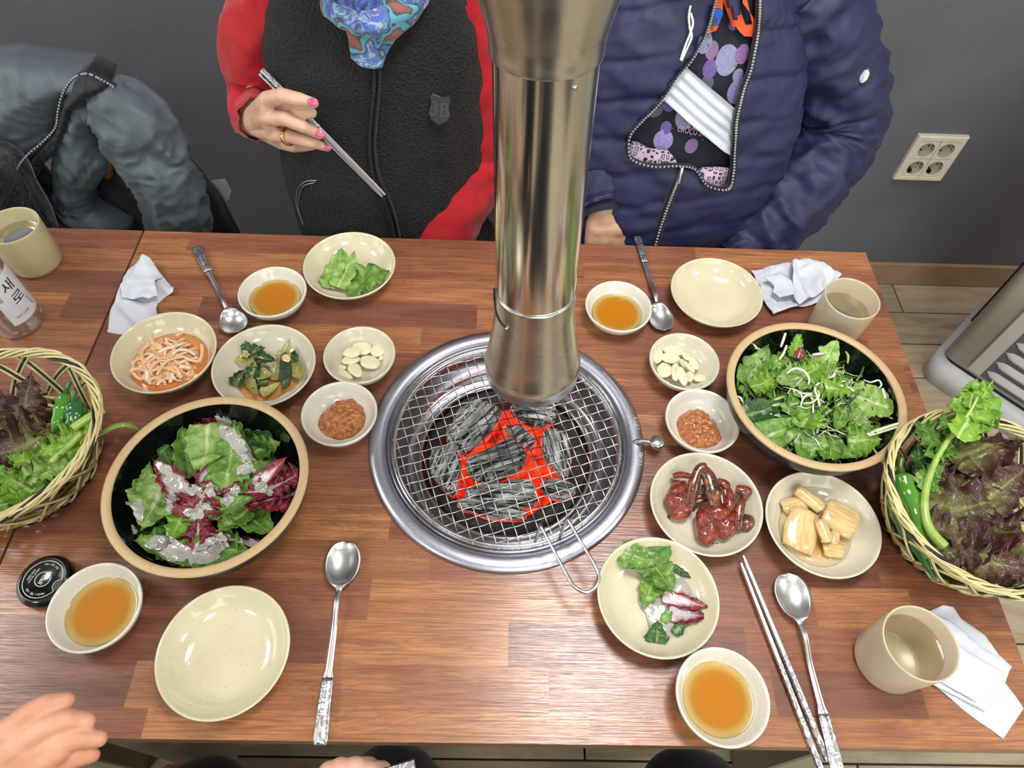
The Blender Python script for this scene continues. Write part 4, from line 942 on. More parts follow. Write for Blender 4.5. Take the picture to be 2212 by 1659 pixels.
# right salad
k5 = Crop(1560, 680, 4.739)
RS = [
 (620, 1180, 25, 640, 260, 'green', .060, 'long flat lettuce leaf at the lower left of the right salad', dict(frill=.06, freq=4, cup=.05, bend=.2, jag=.03)),
 (900, 1000, 60, 300, 240, 'frisee', .066, 'frilly leaf end at the middle of the right salad', dict(frill=.35, freq=9)),
 (440, 980, 15, 420, 190, 'dark', .056, 'dark green leaf at the left of the right salad', dict(frill=.15, cup=.3)),
 (350, 530, 60, 330, 260, 'green', .058, 'glossy leaf at the upper left of the right salad', dict(frill=.15)),
 (530, 560, 0, 340, 240, 'green', .062, 'wide leaf at the upper middle of the right salad', dict(frill=.2)),
 (690, 680, 200, 300, 260, 'pale', .070, 'pale leaf in the middle left of the right salad', dict(frill=.3, freq=10)),
 (1060, 460, 60, 320, 230, 'pale', .064, 'upright pale leaf at the top right of the right salad', dict(frill=.2)),
 (1590, 920, -20, 470, 260, 'pale', .056, 'large spotted leaf at the right of the right salad', dict(frill=.15, cup=.1)),
 (1210, 1050, 240, 380, 220, 'green', .064, 'veined leaf right of centre in the right salad', dict(frill=.1)),
 (1360, 1120, -30, 300, 220, 'pale', .060, 'soft pale leaf at the lower right of the right salad', dict(frill=.15)),
 (920, 1330, -10, 330, 270, 'green', .052, 'pointed leaf at the bottom of the right salad', dict(frill=.15)),
 (1190, 1410, -25, 330, 230, 'green', .052, 'lettuce leaf piece at the bottom right of the right salad', dict(frill=.12)),
 (1450, 1290, 0, 280, 240, 'frisee', .058, 'curly bright leaf at the lower right of the right salad', dict(frill=.5, freq=12)),
 (720, 880, 70, 260, 150, 'green', .066, 'narrow leaf just left of centre in the right salad', dict(frill=.2)),
 (450, 700, 10, 260, 180, 'frisee', .066, 'curly leaf at the left of the right salad', dict(frill=.5, freq=11)),
 (950, 560, 30, 220, 180, 'frisee', .070, 'curly leaf at the top of the right salad', dict(frill=.5, freq=11)),
 (760, 320, 80, 200, 130, 'frisee', .060, 'small curly leaf at the far side of the right salad', dict(frill=.5, freq=11)),
 (1150, 770, -20, 280, 200, 'frisee', .070, 'curly leaf in the centre of the right salad', dict(frill=.5, freq=11)),
]
built_r = []
for i, (u, v, an, L, Wd, mat, z, lab, kw) in enumerate(RS):
    ang, ln = k5.d(u, v, an, L, z); _, wd = k5.d(u, v, an+90, Wd, z); p = k5(u, v, z)
    o = dict(frill=.25, freq=8, cup=.2, bend=.3, jag=.14); o.update(kw)
    built_r.append(put_leaf('lettuce_leaf', lab, 'leaves of the right salad', 'salad leaf', mat, p, ang, tilt=rnd.uniform(-.15, .15), roll=rnd.uniform(-.2, .2), seed=200+i*3, L=ln*1.22, W=wd*1.2, nu=20, nv=28, **o))
protos = []
for i in range(110):
    a = rnd.random()*2*PI; q = rnd.random()**.42*.090; x, y = .4049-.003+q*math.cos(a)*1.03, .0375-.005+q*math.sin(a)*.97
    z = .034+.026*(1-(q/.095)**2)+rnd.uniform(-.003, .006); mat = rnd.choice(['green', 'pale', 'pale', 'frisee', 'frisee', 'dark', 'green'])
    sz = rnd.uniform(.022, .040); fr = dict(frill=rnd.uniform(.25, .55), freq=rnd.choice([7, 9, 11]), cup=rnd.uniform(0, .6), bend=rnd.uniform(.2, .9), jag=.25)
    o = put_leaf('salad_leaf', 'small torn green leaf tossed into the right salad', 'small torn leaves of the right salad', 'salad leaf', mat, (x, y, z), rnd.random()*6.28, tilt=rnd.uniform(-.5, .5), roll=rnd.uniform(-.6, .6), seed=400+i, L=sz, W=sz*rnd.uniform(.35, .8), nu=12, nv=18, **fr)
    built_r.append(o)
confine(built_r, .4049, .0375, BOWL_IN, .011)
M['white'] = plain('white_leek_strip', S(214, 222, 196), .3, nscale=60, namt=.08, coat=.3); M['lgreen'] = plain('pale_green_stem', S(150, 178, 88), .3, nscale=60, namt=.2, coat=.3); M['dgreen'] = plain('dark_green_strip', S(52, 94, 38), .3, nscale=60, namt=.3, coat=.3)
def strip(name, label, group, mat, pts, w, flat=.4):
    mb = MB(); sp = spline(pts, 6); n = len(sp); tube(mb, sp, [w*(.55+.45*math.sin(PI*(.1+.8*k/(n-1)))) for k in range(n)], 6, flat=flat); o = mb.build(name, mat); return tag(o, label, 'vegetable strip', group)
for pl, w_ in (([(600, 330, .075), (625, 260, .078), (650, 185, .085)], .0019), ([(660, 600, .076), (740, 550, .082), (830, 570, .082), (890, 650, .078), (880, 740, .072)], .0018), ([(990, 690, .076), (950, 760, .080), (980, 850, .080), (1000, 940, .074)], .0019), ([(830, 905, .076), (920, 895, .080), (990, 830, .080), (980, 770, .078)], .0015), ([(800, 960, .070), (820, 880, .076), (860, 825, .078), (920, 825, .076)], .0015),
               ([(1480, 1225, .066), (1640, 1165, .070), (1810, 1110, .076)], .0024), ([(1500, 1240, .066), (1660, 1190, .069), (1812, 1140, .074)], .0018), ([(1450, 665, .064), (1520, 690, .064), (1600, 670, .067), (1630, 720, .066), (1580, 765, .062)], .0014), ([(1640, 750, .064), (1660, 800, .062), (1670, 860, .06)], .0025), ([(1210, 720, .074), (1290, 745, .074), (1350, 780, .072)], .0024), ([(1080, 640, .074), (1130, 630, .078), (1170, 560, .074)], .0026), ([(780, 800, .070), (870, 805, .074), (935, 805, .072)], .0018), ([(920, 410, .070), (980, 400, .073), (1040, 395, .07)], .0024), ([(580, 460, .070), (625, 400, .076), (660, 310, .078)], .0018), ([(310, 290, .066), (340, 320, .068), (380, 370, .064)], .0016), ([(130, 830, .058), (190, 850, .060), (220, 920, .055)], .0018), ([(970, 1210, .062), (985, 1150, .064), (1000, 1100, .062)], .0018)):
    strip('leek_strip', 'white strip of shredded leek lying on the right salad', 'white leek strips on the right salad', M['white'], [k5(u, v, z) for u, v, z in pl], w_)
for pl, w_ in (([(1265, 375, .074), (1290, 420, .074), (1285, 500, .066)], .0020), ([(1450, 530, .068), (1420, 610, .066), (1370, 680, .062)], .0016), ([(1540, 1360, .062), (1600, 1440, .068), (1665, 1535, .078)], .0022), ([(350, 670, .058), (260, 720, .062), (225, 820, .06), (215, 900, .054)], .0014), ([(1290, 900, .07), (1320, 990, .072), (1290, 1080, .068)], .0017), ([(330, 340, .066), (380, 350, .066), (430, 385, .062)], .0022), ([(150, 640, .056), (160, 700, .057), (150, 770, .05)], .0016), ([(520, 870, .066), (590, 850, .068), (650, 830, .066)], .0024), ([(1700, 1040, .058), (1740, 1060, .060), (1810, 1060, .062)], .0018)):
    strip('green_strip', 'thin green stalk lying on the right salad', 'green stalks on the right salad', M['dgreen' if w_ < .0018 else 'lgreen'], [k5(u, v, z) for u, v, z in pl], w_)
mb = MB()
for i in range(230):
    a = rnd.random()*2*PI; q = math.sqrt(rnd.random())*.084; x, y = .4049+q*math.cos(a), .0375-.003+q*math.sin(a); z = .036+.030*(1-(q/.095)**2)+rnd.uniform(-.004, .010); d = rnd.random()*6.28; l = rnd.uniform(.010, .022)
    pts = [(x+l*math.cos(d+rnd.uniform(-.5, .5))*s, y+l*math.sin(d+rnd.uniform(-.5, .5))*s, z+rnd.uniform(-.003, .003)) for s in (-1, -.3, .4, 1)]
    tube(mb, spline(pts, 3), rnd.uniform(.0007, .0014), 5, mi=rnd.choice([0, 0, 1, 1, 2]), flat=.5)
o = mb.build('shredded_vegetables', [M['white'], M['lgreen'], M['dgreen']]); tag(o, 'fine shredded leek and stalks tossed through the right salad', 'shredded vegetables', kind='stuff')
put_leaf('radicchio_leaf', 'tiny red leaf scrap at the far side of the right salad', None, 'salad leaf', 'rad', k5(790, 390, .07), 1.2, seed=77, L=.018, W=.014, nu=8, nv=10, frill=.4, freq=5)
M['chili'] = plain('chili_flake', S(120, 30, 16), .4, nscale=80)
mb = MB(); tree = drape_tree(built_r)
for i in range(110):
    a = rnd.random()*2*PI; q = math.sqrt(rnd.random())*.085; x, y = .4049+q*math.cos(a), .0375+q*math.sin(a); hit = tree.ray_cast(Vector((x, y, .2)), Vector((0, 0, -1)))
    if hit[0]: box(mb, hit[0]+Vector((0, 0, .0008)), (rnd.uniform(.0006, .0016), rnd.uniform(.0005, .001), .0004), rz=rnd.random()*3)
tag(mb.build('chili_flakes', M['chili'], smooth=False), 'red chili flakes sprinkled over the right salad', 'chili flakes', kind='stuff')
# lettuce pieces on the far plate
k7 = Crop(220, 470, 3.253)
for i, (u, v, an, L, Wd, mat, z, lab) in enumerate([(1660, 360, 75, 250, 170, 'pale', .013, 'pale green lettuce piece standing left on the far plate'), (1720, 370, 62, 240, 130, 'pale', .017, 'ribbed lettuce piece in the middle of the far plate'), (1870, 430, 20, 310, 190, 'green', .016, 'darker frilly lettuce piece at the right of the far plate')]):
    ang, ln = k7.d(u, v, an, L, z); _, wd = k7.d(u, v, an+90, Wd, z); put_leaf('lettuce_piece', lab, None, 'lettuce', mat, k7(u, v, z), ang, seed=900+i, L=ln*1.1, W=wd*1.15, nu=20, nv=24, frill=.22, freq=7, cup=.15, bend=.15, jag=.1)
# garlic slices
M['garlic'] = plain('raw_garlic', S(230, 226, 190), .22, nscale=40, namt=.05, coat=.4, sss=.15)
def slab_blob(name, mat, p, ang, a, b, h, tilt=(0, 0), seed=0, pw=2.4, n=24, label=None, cat=None, group=None, wob=.08, parent=None, hn=0):
    mb = MB(); prof = []
    for ph in (-1, -.85, -.45, .0, .45, .85, 1):
        r = (1-abs(ph)**pw)**(1/pw) if abs(ph) < 1 else 0; prof.append((r, ph*h/2))
    V = []; F = []
    for r, z in prof:
        for k in range(n):
            t = 2*PI*k/n; q = 1+wob*nz((math.cos(t), math.sin(t), seed), 1.3)*2; x, y = a/2*r*q*math.cos(t), b/2*r*q*math.sin(t); V.append((x, y, z+hn*nz((x*90, y*90, seed), 1)))
    for i in range(len(prof)-1):
        for k in range(n): q = (k+1) % n; F.append((i*n+k, i*n+q, (i+1)*n+q, (i+1)*n+k))
    mb.add(V, F); o = mb.build(name, mat, parent); o.location = p; o.rotation_euler = (tilt[0], tilt[1], ang)
    if cat: tag(o, label, cat, group)
    return o
for i, (u, v, an, a, b, z) in enumerate([(1830, 920, -10, 140, 85, .014), (1755, 947, 5, 125, 75, .018), (1938, 935, 20, 100, 80, .012), (1962, 985, 60, 50, 30, .009), (1752, 1000, 15, 140, 60, .014), (1885, 1015, -20, 145, 95, .012), (1682, 1052, -5, 80, 45, .009), (1778, 1070, -50, 130, 85, .015), (1708, 1103, -25, 125, 50, .010)]):
    ang, la = k7.d(u, v, an, a, z); _, lb = k7.d(u, v, an+90, b, z)
    slab_blob('garlic_slice', M['garlic'], k7(u, v, z), ang, la, lb, .0045, (rnd.uniform(-.2, .2), rnd.uniform(-.2, .2)), i, 3, label='peeled garlic slice in the dish left of the grill', cat='garlic slice', group='garlic slices left of the grill')
k4 = Crop(1250, 540, 3.607)
for i, (u, v, an, a, b, z) in enumerate([(740, 780, 5, 170, 95, .014), (618, 815, 85, 135, 75, .020), (715, 840, 20, 140, 105, .019), (835, 830, -50, 80, 45, .014), (895, 880, -65, 130, 70, .014), (820, 885, -50, 100, 40, .016), (860, 910, -45, 130, 40, .019), (670, 935, -10, 125, 120, .018), (755, 945, 85, 180, 65, .021), (805, 980, -68, 150, 75, .024), (865, 985, 80, 90, 70, .016), (945, 1000, 10, 120, 60, .012)]):
    ang, la = k4.d(u, v, an, a, z); _, lb = k4.d(u, v, an+90, b, z)
    slab_blob('garlic_slice', M['garlic'], k4(u, v, z), ang, la, lb, .0045, (rnd.uniform(-.2, .2), rnd.uniform(-.2, .2)), i+20, 3, label='peeled garlic slice in the dish right of the grill', cat='garlic slice', group='garlic slices right of the grill')
# soybean paste
m = MT('soybean_paste'); f = m.noise(m.coord(), 190, 4, .6); f2 = m.noise(m.coord(), 500, 2); m.col(m.ramp(f, [(.35, S(140, 74, 30)), (.5, S(178, 106, 50)), (.68, S(208, 140, 80))])); m.set(Roughness=.18, Coat_Weight=.5, Coat_Roughness=.12); m.bump(m.math('ADD', f, m.math('MULTIPLY', f2, .4)), 1, .003); M['paste'] = m.m
def mound(name, mat, poly, z0, h, namp, nsc, seed, step=.0018):
    cx = sum(p[0] for p in poly)/len(poly); cy = sum(p[1] for p in poly)/len(poly); R0 = max(math.hypot(p[0]-cx, p[1]-cy) for p in poly); pv = [Vector((p[0], p[1])) for p in poly]
    dense = []
    for k in range(len(pv)):
        a, b = pv[k-1], pv[k]; n = max(1, int((b-a).length/step)); dense += [a.lerp(b, j/n) for j in range(n)]
    def fn(x, y):
        d = min((q-Vector((x, y))).length for q in dense); e = min(1, d/(R0*.45)); return z0+h*(1-(1-e)**2.2)+namp*nz((x, y, seed), nsc)*min(1, d/.003)+namp*.5*nz((x, y, seed+5), nsc*2.3)*min(1, d/.003)
    V, F = heightpoly([(p.x, p.y) for p in dense], step, fn); mb = MB(); mb.add(V, F); return mb.build(name, mat)
pl = [k7(u, v, .012) for u, v in [(1505, 1470), (1515, 1400), (1570, 1330), (1650, 1270), (1740, 1262), (1780, 1235), (1805, 1290), (1850, 1330), (1862, 1400), (1840, 1460), (1760, 1530), (1660, 1552), (1560, 1520)]]
tag(mound('soybean_paste', M['paste'], [(p.x, p.y) for p in pl], .007, .011, .003, 230, 3), 'lumpy brown soybean paste in the dish left of the grill', 'paste')
pl = [k4(u, v, .012) for u, v in [(762, 1330), (790, 1280), (860, 1235), (940, 1222), (1010, 1260), (1075, 1330), (1110, 1410), (1135, 1470), (1090, 1520), (1010, 1545), (900, 1530), (800, 1450)]]
tag(mound('soybean_paste', M['paste'], [(p.x, p.y) for p in pl], .007, .011, .003, 230, 8), 'lumpy brown soybean paste in the dish beside the right salad bowl', 'paste')
# shredded radish
m = MT('radish_brine'); m.col(S(224, 132, 62)); m.set(Roughness=.05, Coat_Weight=1); M['brine'] = m.m
mb = MB(); lathe(mb, [(0, .0125), (.035, .0125), (.0515, .0127), (.050, .009)], 48); tag(mb.build('radish_brine', M['brine'], loc=(-.4796+.001, .1054-.003, 0)), 'orange brine under the shredded radish', 'brine')
M['radish'] = plain('pickled_radish', S(236, 186, 142), .2, nscale=50, namt=.08, coat=.5, sss=.2); M['radish2'] = plain('pale_pickled_radish', S(238, 214, 188), .2, nscale=50, namt=.06, coat=.5, sss=.2)
rr = random.Random(21); cx0, cy0 = -.4835, .1005
def strand(pts, mat, w=.0016):
    out = []
    for q in pts:
        r = math.hypot(q[0]+.4796, q[1]-.1054); k = min(1, (.044+.35*max(0, q[2]-.012))/max(r, 1e-6)); out.append((-.4796+(q[0]+.4796)*k, .1054+(q[1]-.1054)*k, q[2]+.1*max(0, r*(1-k))))
    pts = out
    mb = MB(); tube(mb, spline(pts, 5), w, 6, flat=.85); tag(mb.build('radish_strand', mat), 'pale orange radish strand in the brine-filled plate', 'radish strand', 'radish strands on the left plate')
for i in range(112):
    a = rr.random()*2*PI; q = rr.random()**.6*.030; x, y = cx0+q*math.cos(a)*1.15, cy0+q*math.sin(a)*.9; z = .013+.017*(1-(q/.034)**2)*rr.random()+.003; d = rr.random()*PI+.0; l = rr.uniform(.014, .030); kq = rr.uniform(-75, 75); pts = []; an = d
    px, py = x-l*math.cos(d), y-l*math.sin(d); zz = z
    for s in range(7):
        if math.hypot((px-cx0)/1.15, py-cy0) > .037: an = math.atan2(cy0-py, cx0-px)+rr.uniform(-.7, .7)
        pts.append((px, py, max(.0115, zz-.006*abs(s-3)/3))); an += kq*l/3.2; px += l/3*math.cos(an); py += l/3*math.sin(an)
    strand(pts, M['radish'] if rr.random() < .65 else M['radish2'], rr.uniform(.0021, .0029))
for pl in ([(170, 1080), (220, 1120), (280, 1135), (310, 1090), (285, 1000), (290, 930), (340, 890)], [(330, 800), (345, 850), (380, 900), (430, 920)], [(740, 880), (745, 950), (700, 1010), (620, 1000), (540, 960)], [(330, 960), (350, 920), (420, 930), (400, 985), (340, 975)], [(520, 830), (560, 810), (600, 775)], [(440, 880), (500, 900), (490, 960), (420, 1000), (350, 990), (335, 930), (380, 890)]):
    strand([k7(u, v, .024) for u, v in pl], M['radish'], .0025)
# seasoned cooked greens
k9 = Crop(480, 730, 6.345)
mb = MB(); V, F = heightpoly([(p.x, p.y) for p in [k9(u, v, .008) for u, v in [(190, 560), (300, 480), (520, 520), (700, 450), (900, 420), (1050, 450), (1130, 520), (1010, 670), (830, 750), (700, 850), (500, 860), (330, 830), (230, 700)]]], .004, lambda x, y: .0076); mb.add(V, F)
m = MT('greens_juice'); m.col(S(214, 152, 80)); m.set(Roughness=.06, Coat_Weight=1); tag(mb.build('seasoning_juice', m.m), 'orange seasoning juice under the cooked greens', 'juice')
for i, (u, v, an, L, Wd, mat, z, lab, kw) in enumerate([
  (250, 560, 60, 230, 170, 'cooked', .014, 'dark wilted leaf at the left of the cooked greens', dict(cup=.8)), (440, 700, -60, 330, 130, 'stem', .014, 'pale stem piece at the front left of the cooked greens', dict(frill=.05, cup=.3)),
  (380, 330, -35, 330, 150, 'stem', .017, 'green ribbed stem at the upper left of the cooked greens', dict(frill=.05, cup=.4)), (450, 210, 10, 330, 180, 'cooked', .018, 'dark folded leaf at the top of the cooked greens', dict(cup=.7)),
  (470, 420, 60, 260, 150, 'cooked', .018, 'dark leaf fold in the middle of the cooked greens', dict(cup=.6)), (620, 300, -15, 300, 130, 'cooked', .022, 'rolled leaf across the middle of the cooked greens', dict(cup=.7)),
  (600, 510, -10, 220, 130, 'stem', .018, 'short pale stem in the middle of the cooked greens', dict(frill=.05)), (560, 640, 0, 260, 150, 'cooked', .014, 'wet dark leaf at the front of the cooked greens', dict(cup=.4)),
  (690, 730, 30, 300, 120, 'stem', .013, 'curled light green stem at the front of the cooked greens', dict(cup=.9, frill=.1)), (740, 440, 80, 260, 130, 'stem', .015, 'translucent stem beside the tall dark leaf', dict(frill=.05)),
  (1050, 480, -60, 330, 200, 'stem', .014, 'broad translucent yellow leaf base at the right of the cooked greens', dict(frill=.08)), (880, 200, 60, 330, 150, 'stem', .018, 'pale leaf tip at the upper right of the cooked greens', dict(frill=.2)), (990, 280, -50, 180, 120, 'cooked', .015, 'small dark leaf at the far right of the cooked greens', dict(cup=.5))]):
    ang, ln = k9.d(u, v, an, L, z); _, wd = k9.d(u, v, an+90, Wd, z); o = dict(frill=.3, freq=6, cup=.3, bend=.5, jag=.1); o.update(kw)
    put_leaf('cooked_leaf', lab, 'cooked greens on the plate', 'cooked greens', mat, k9(u, v, z-.002), ang, roll=rnd.uniform(-.3, .3), seed=700+i, L=ln*1.05, W=wd*1.1, nu=14, nv=20, **o)
m = MT('wet_dark_green_roll'); f = m.noise(m.coord(), 260, 4, .6); m.col(m.ramp(f, [(.3, S(16, 40, 22)), (.6, S(36, 72, 34)), (.8, S(70, 104, 50))])); m.set(Roughness=.15, Coat_Weight=.8); m.bump(f, .9, .002); M['gdark'] = m.m
ang, la = k9.d(860, 440, 88, 560, .016); _, lb = k9.d(860, 440, 0, 170, .016)
slab_blob('cooked_leaf', M['gdark'], k9(862, 440, .016), ang, la, lb, .012, (0, 0), 5, 2.6, label='tall dark green leaf roll standing out of the cooked greens', cat='cooked greens', wob=.15, hn=.0015)
M['seed'] = plain('garlic_bit', S(232, 196, 140), .2, nscale=50, coat=.5)
slab_blob('garlic_chip', M['seed'], k9(878, 275, .0232), 2.2, .016, .011, .002, label='tiny garlic chip on the dark leaf roll', cat='garlic', n=16)
# marinated crab
m = MT('red_chili_marinade'); f = m.noise(m.coord(), 120, 4, .65); f2 = m.noise(m.coord(), 420, 2); m.col(m.ramp(f, [(.32, S(70, 14, 9)), (.5, S(120, 28, 13)), (.66, S(162, 56, 22)), (.76, S(204, 132, 70))])); m.set(Roughness=.14, Coat_Weight=.8, Coat_Roughness=.08); m.bump(m.math('ADD', f, m.math('MULTIPLY', f2, .5)), 1, .003); M['crab'] = m.m
m = MT('dark_crab_shell'); f = m.noise(m.coord(), 90, 4, .6); m.col(m.ramp(f, [(.35, S(48, 26, 20)), (.52, S(98, 52, 34)), (.7, S(150, 72, 40))])); m.set(Roughness=.18, Coat_Weight=.7); m.bump(f, .9, .002); M['shell'] = m.m
k6 = Crop(1280, 960, 3.456)
tc_ = thing('marinated_crab', 'marinated crab half with bent legs at the left of the crab plate', 'crab', (k6(650, 430, 0).x, k6(650, 430, 0).y, 0))
tc2 = thing('marinated_crab', 'larger glossy marinated crab half at the right front of the crab plate', 'crab', (k6(900, 560, 0).x, k6(900, 560, 0).y, 0))
def rel(par, p): return Vector(p)-par.location
def chunk(par, u, v, z, an, a, b, h, seed, mat='crab', name='body_chunk', pw=2.6):
    ang, la = k6.d(u, v, an, a, z); _, lb = k6.d(u, v, an+90, b, z); return slab_blob(name, M[mat], rel(par, k6(u, v, z)), ang, la, lb, h, (rnd.uniform(-.2, .2), rnd.uniform(-.2, .2)), seed, pw, parent=par, wob=.14, hn=.004, n=32)
chunk(tc_, 650, 420, .018, -20, 230, 250, .022, 1); chunk(tc_, 640, 330, .022, 30, 150, 110, .012, 2); chunk(tc2, 860, 600, .020, 80, 280, 190, .024, 3); chunk(tc2, 1000, 590, .018, 60, 240, 180, .022, 4); chunk(tc2, 930, 500, .026, 10, 200, 130, .016, 5)
def cleg(par, pl, w_, mat='shell'):
    mb = MB(); sp = spline([rel(par, k6(u, v, z)) for u, v, z in pl], 5); n = len(sp); tube(mb, sp, [w_*(.55+.5*math.sin(PI*(.08+.84*k/(n-1))))*(1+.22*nz(sp[k], 60)) for k in range(n)], 10, flat=.7); mb.build('leg', M[mat], par)
cleg(tc_, [(730, 500, .02), (745, 350, .03), (790, 200, .038), (850, 165, .040)], .0075); cleg(tc_, [(600, 235, .022), (660, 225, .026), (740, 240, .03)], .0045, 'crab'); cleg(tc_, [(600, 275, .018), (650, 285, .02), (700, 280, .022)], .003)
cleg(tc_, [(740, 440, .018), (800, 420, .02), (880, 410, .022)], .0032); cleg(tc_, [(750, 400, .018), (800, 385, .02), (870, 370, .022)], .003)
cleg(tc2, [(820, 180, .038), (870, 250, .038), (900, 360, .034), (910, 470, .028)], .0105); cleg(tc2, [(930, 270, .030), (990, 300, .030), (1010, 330, .028)], .0062, 'crab'); cleg(tc2, [(955, 330, .028), (965, 400, .027), (975, 480, .025)], .0055)
cleg(tc2, [(1020, 330, .028), (1025, 410, .028), (1020, 500, .026)], .0050, 'crab'); cleg(tc2, [(1070, 330, .028), (1130, 345, .028), (1180, 350, .026)], .0078); cleg(tc2, [(1170, 340, .026), (1110, 430, .026), (1090, 560, .022), (1095, 640, .018)], .0066)
cleg(tc2, [(1160, 530, .020), (1150, 590, .018), (1120, 640, .015)], .0100); cleg(tc2, [(830, 300, .030), (850, 360, .028), (900, 430, .026)], .004)
mb = MB()
for i in range(50):
    u, v = rnd.choice([(rnd.uniform(840, 1030), rnd.uniform(735, 775)), (rnd.uniform(550, 680), rnd.uniform(520, 560)), (rnd.uniform(480, 500), rnd.uniform(300, 350))][:2]); p = k6(u, v, .0062+.002*(v > 760)); s_ = rnd.uniform(.001, .0028); box(mb, (p.x, p.y, .0075), (s_, s_*.7, .0012), rz=rnd.random()*3, bev=.0003)
tag(mb.build('marinade_smears', M['crab']), 'red chili marinade smears in front of the crab', 'marinade', kind='stuff')
# pickled onion
m = MT('soy_pickled_onion'); v = m.coord((6, 1, 1)); f = m.noise(m.coord((1, 6, 1)), 50, 3); m.col(m.ramp(f, [(.3, S(206, 166, 104)), (.5, S(216, 186, 132)), (.7, S(226, 204, 158))])); m.set(Roughness=.12, Coat_Weight=.8, Subsurface_Weight=.25, Subsurface_Scale=.006); m.bump(f, .3, .001); M['onion'] = m.m
m = MT('soy_pickle_brine'); tcn = m.n('ShaderNodeTexCoord').outputs['Object']; ln = m.n('ShaderNodeVectorMath', operation='LENGTH'); m.l(tcn, ln.inputs[0]); m.col(m.ramp(m.math('MULTIPLY', ln.outputs['Value'], 22), [(.5, S(196, 146, 70)), (.98, S(212, 196, 160))])); m.set(Roughness=.05, Coat_Weight=1)
mb = MB(); lathe(mb, [(0, .0098), (.03, .0098), (.0445, .0100), (.043, .006)], 48); tag(mb.build('pickle_brine', m.m, loc=(.3885, -.1325, 0)), 'light brown soy brine around the pickled onion', 'brine')
def onion(u, v, z, an, a, b, h, seed, lab, mat='onion'):
    ang, la = k6.d(u, v, an, a, z); _, lb = k6.d(u, v, an+90, b, z)
    V = []; F = []; n = 10
    for side in (1, -1):
        for i in range(n+1):
            for j in range(n+1):
                x, y = -1+2*i/n, -1+2*j/n; q = .9+.1*nz((x, y, seed), 1.2); V.append((la/2*x*q*(1-.08*y*y), lb/2*y*q*(1-.12*x*x), h/2*(1-.7*y*y)+side*.0028*(1-.35*x**6)))
    m_ = n+1; o = m_*m_
    for i in range(n):
        for j in range(n): q = i*m_+j; F.append((q, q+m_, q+m_+1, q+1)); F.append((o+q, o+q+1, o+q+m_+1, o+q+m_))
    for i in range(n):
        F += [(i*m_, o+i*m_, o+(i+1)*m_, (i+1)*m_), (i*m_+n, (i+1)*m_+n, o+(i+1)*m_+n, o+i*m_+n), (i, i+1, o+i+1, o+i), (n*m_+i, o+n*m_+i, o+n*m_+i+1, n*m_+i+1)]
    mb = MB(); mb.add(V, F); ob = mb.build('pickled_onion', M[mat]); ob.location = k6(u, v, z); ob.rotation_euler = (rnd.uniform(-.1, .1), rnd.uniform(-.15, .15), ang); tag(ob, lab, 'pickle')
onion(1500, 460, .014, 15, 190, 130, .008, 1, 'pickled onion wedge at the upper left of the pickle plate'); onion(1550, 640, .017, 80, 320, 270, .012, 2, 'largest pickled onion chunk at the left of the pickle plate'); onion(1615, 415, .020, -40, 270, 100, .012, 3, 'long white pickled onion stick at the top of the pickle plate')
onion(1840, 560, .018, -30, 310, 230, .012, 4, 'brown-edged pickled onion layer at the right of the pickle plate'); onion(1790, 790, .013, -10, 180, 120, .008, 5, 'small pickled onion piece at the front of the pickle plate'); onion(1720, 650, .024, -65, 200, 90, .010, 6, 'folded pickled slice lying between the onion chunks'); onion(1800, 700, .016, 80, 130, 80, .006, 7, 'soft pickled scrap under the folded slice')
# leftover dressed salad
tz = .008; pl = [k6(u, v, tz) for u, v in [(610, 930), (700, 960), (770, 1050), (760, 1120), (700, 1150), (640, 1230), (690, 1330), (640, 1400), (570, 1460), (480, 1470), (430, 1380), (400, 1260), (340, 1170), (420, 1130), (540, 1080)]]
tag(mound('salad_dressing', M['dress'], [(p.x, p.y) for p in pl], .0068, .0022, .0012, 120, 4, .003), 'grey dressing puddle on the leftover salad plate', 'dressing', kind='stuff')
for i, (u, v, an, L, Wd, mat, z, lab, kw) in enumerate([(350, 850, -20, 300, 170, 'green', .022, 'frilly tip of lettuce at the top of the leftover plate', {}), (490, 950, -60, 390, 260, 'green', .020, 'large green lettuce piece on the leftover plate', dict(frill=.3)), (420, 1110, -110, 230, 150, 'green', .014, 'lettuce piece at the left of the leftover plate', {}), (480, 1400, 90, 150, 150, 'dark', .011, 'soggy lettuce scrap at the bottom of the leftover plate', {}), (650, 1370, 50, 120, 80, 'dark', .010, 'tiny lettuce scrap at the right of the leftover plate', {}), (560, 1270, 60, 120, 70, 'green', .011, 'lettuce scrap in the dressing of the leftover plate', {}), (670, 950, -40, 150, 60, 'dark', .011, 'lettuce edge sticking out of the dressing', {}), (700, 1180, -15, 350, 110, 'radw', .013, 'upper white and red radicchio piece on the leftover plate', dict(frill=.2)), (720, 1275, -5, 280, 130, 'radw', .012, 'lower white and red radicchio piece on the leftover plate', dict(frill=.2))]):
    ang, ln = k6.d(u, v, an, L, z); _, wd = k6.d(u, v, an+90, Wd, z); o = dict(frill=.22, freq=7, cup=.1, bend=.15, jag=.14); o.update(kw)
    put_leaf('radicchio_piece' if mat == 'radw' else 'lettuce_piece', lab, None, 'salad leaf', mat, k6(u, v, z), ang, seed=800+i, L=ln*1.05, W=wd*1.1, nu=18, nv=24, **o)
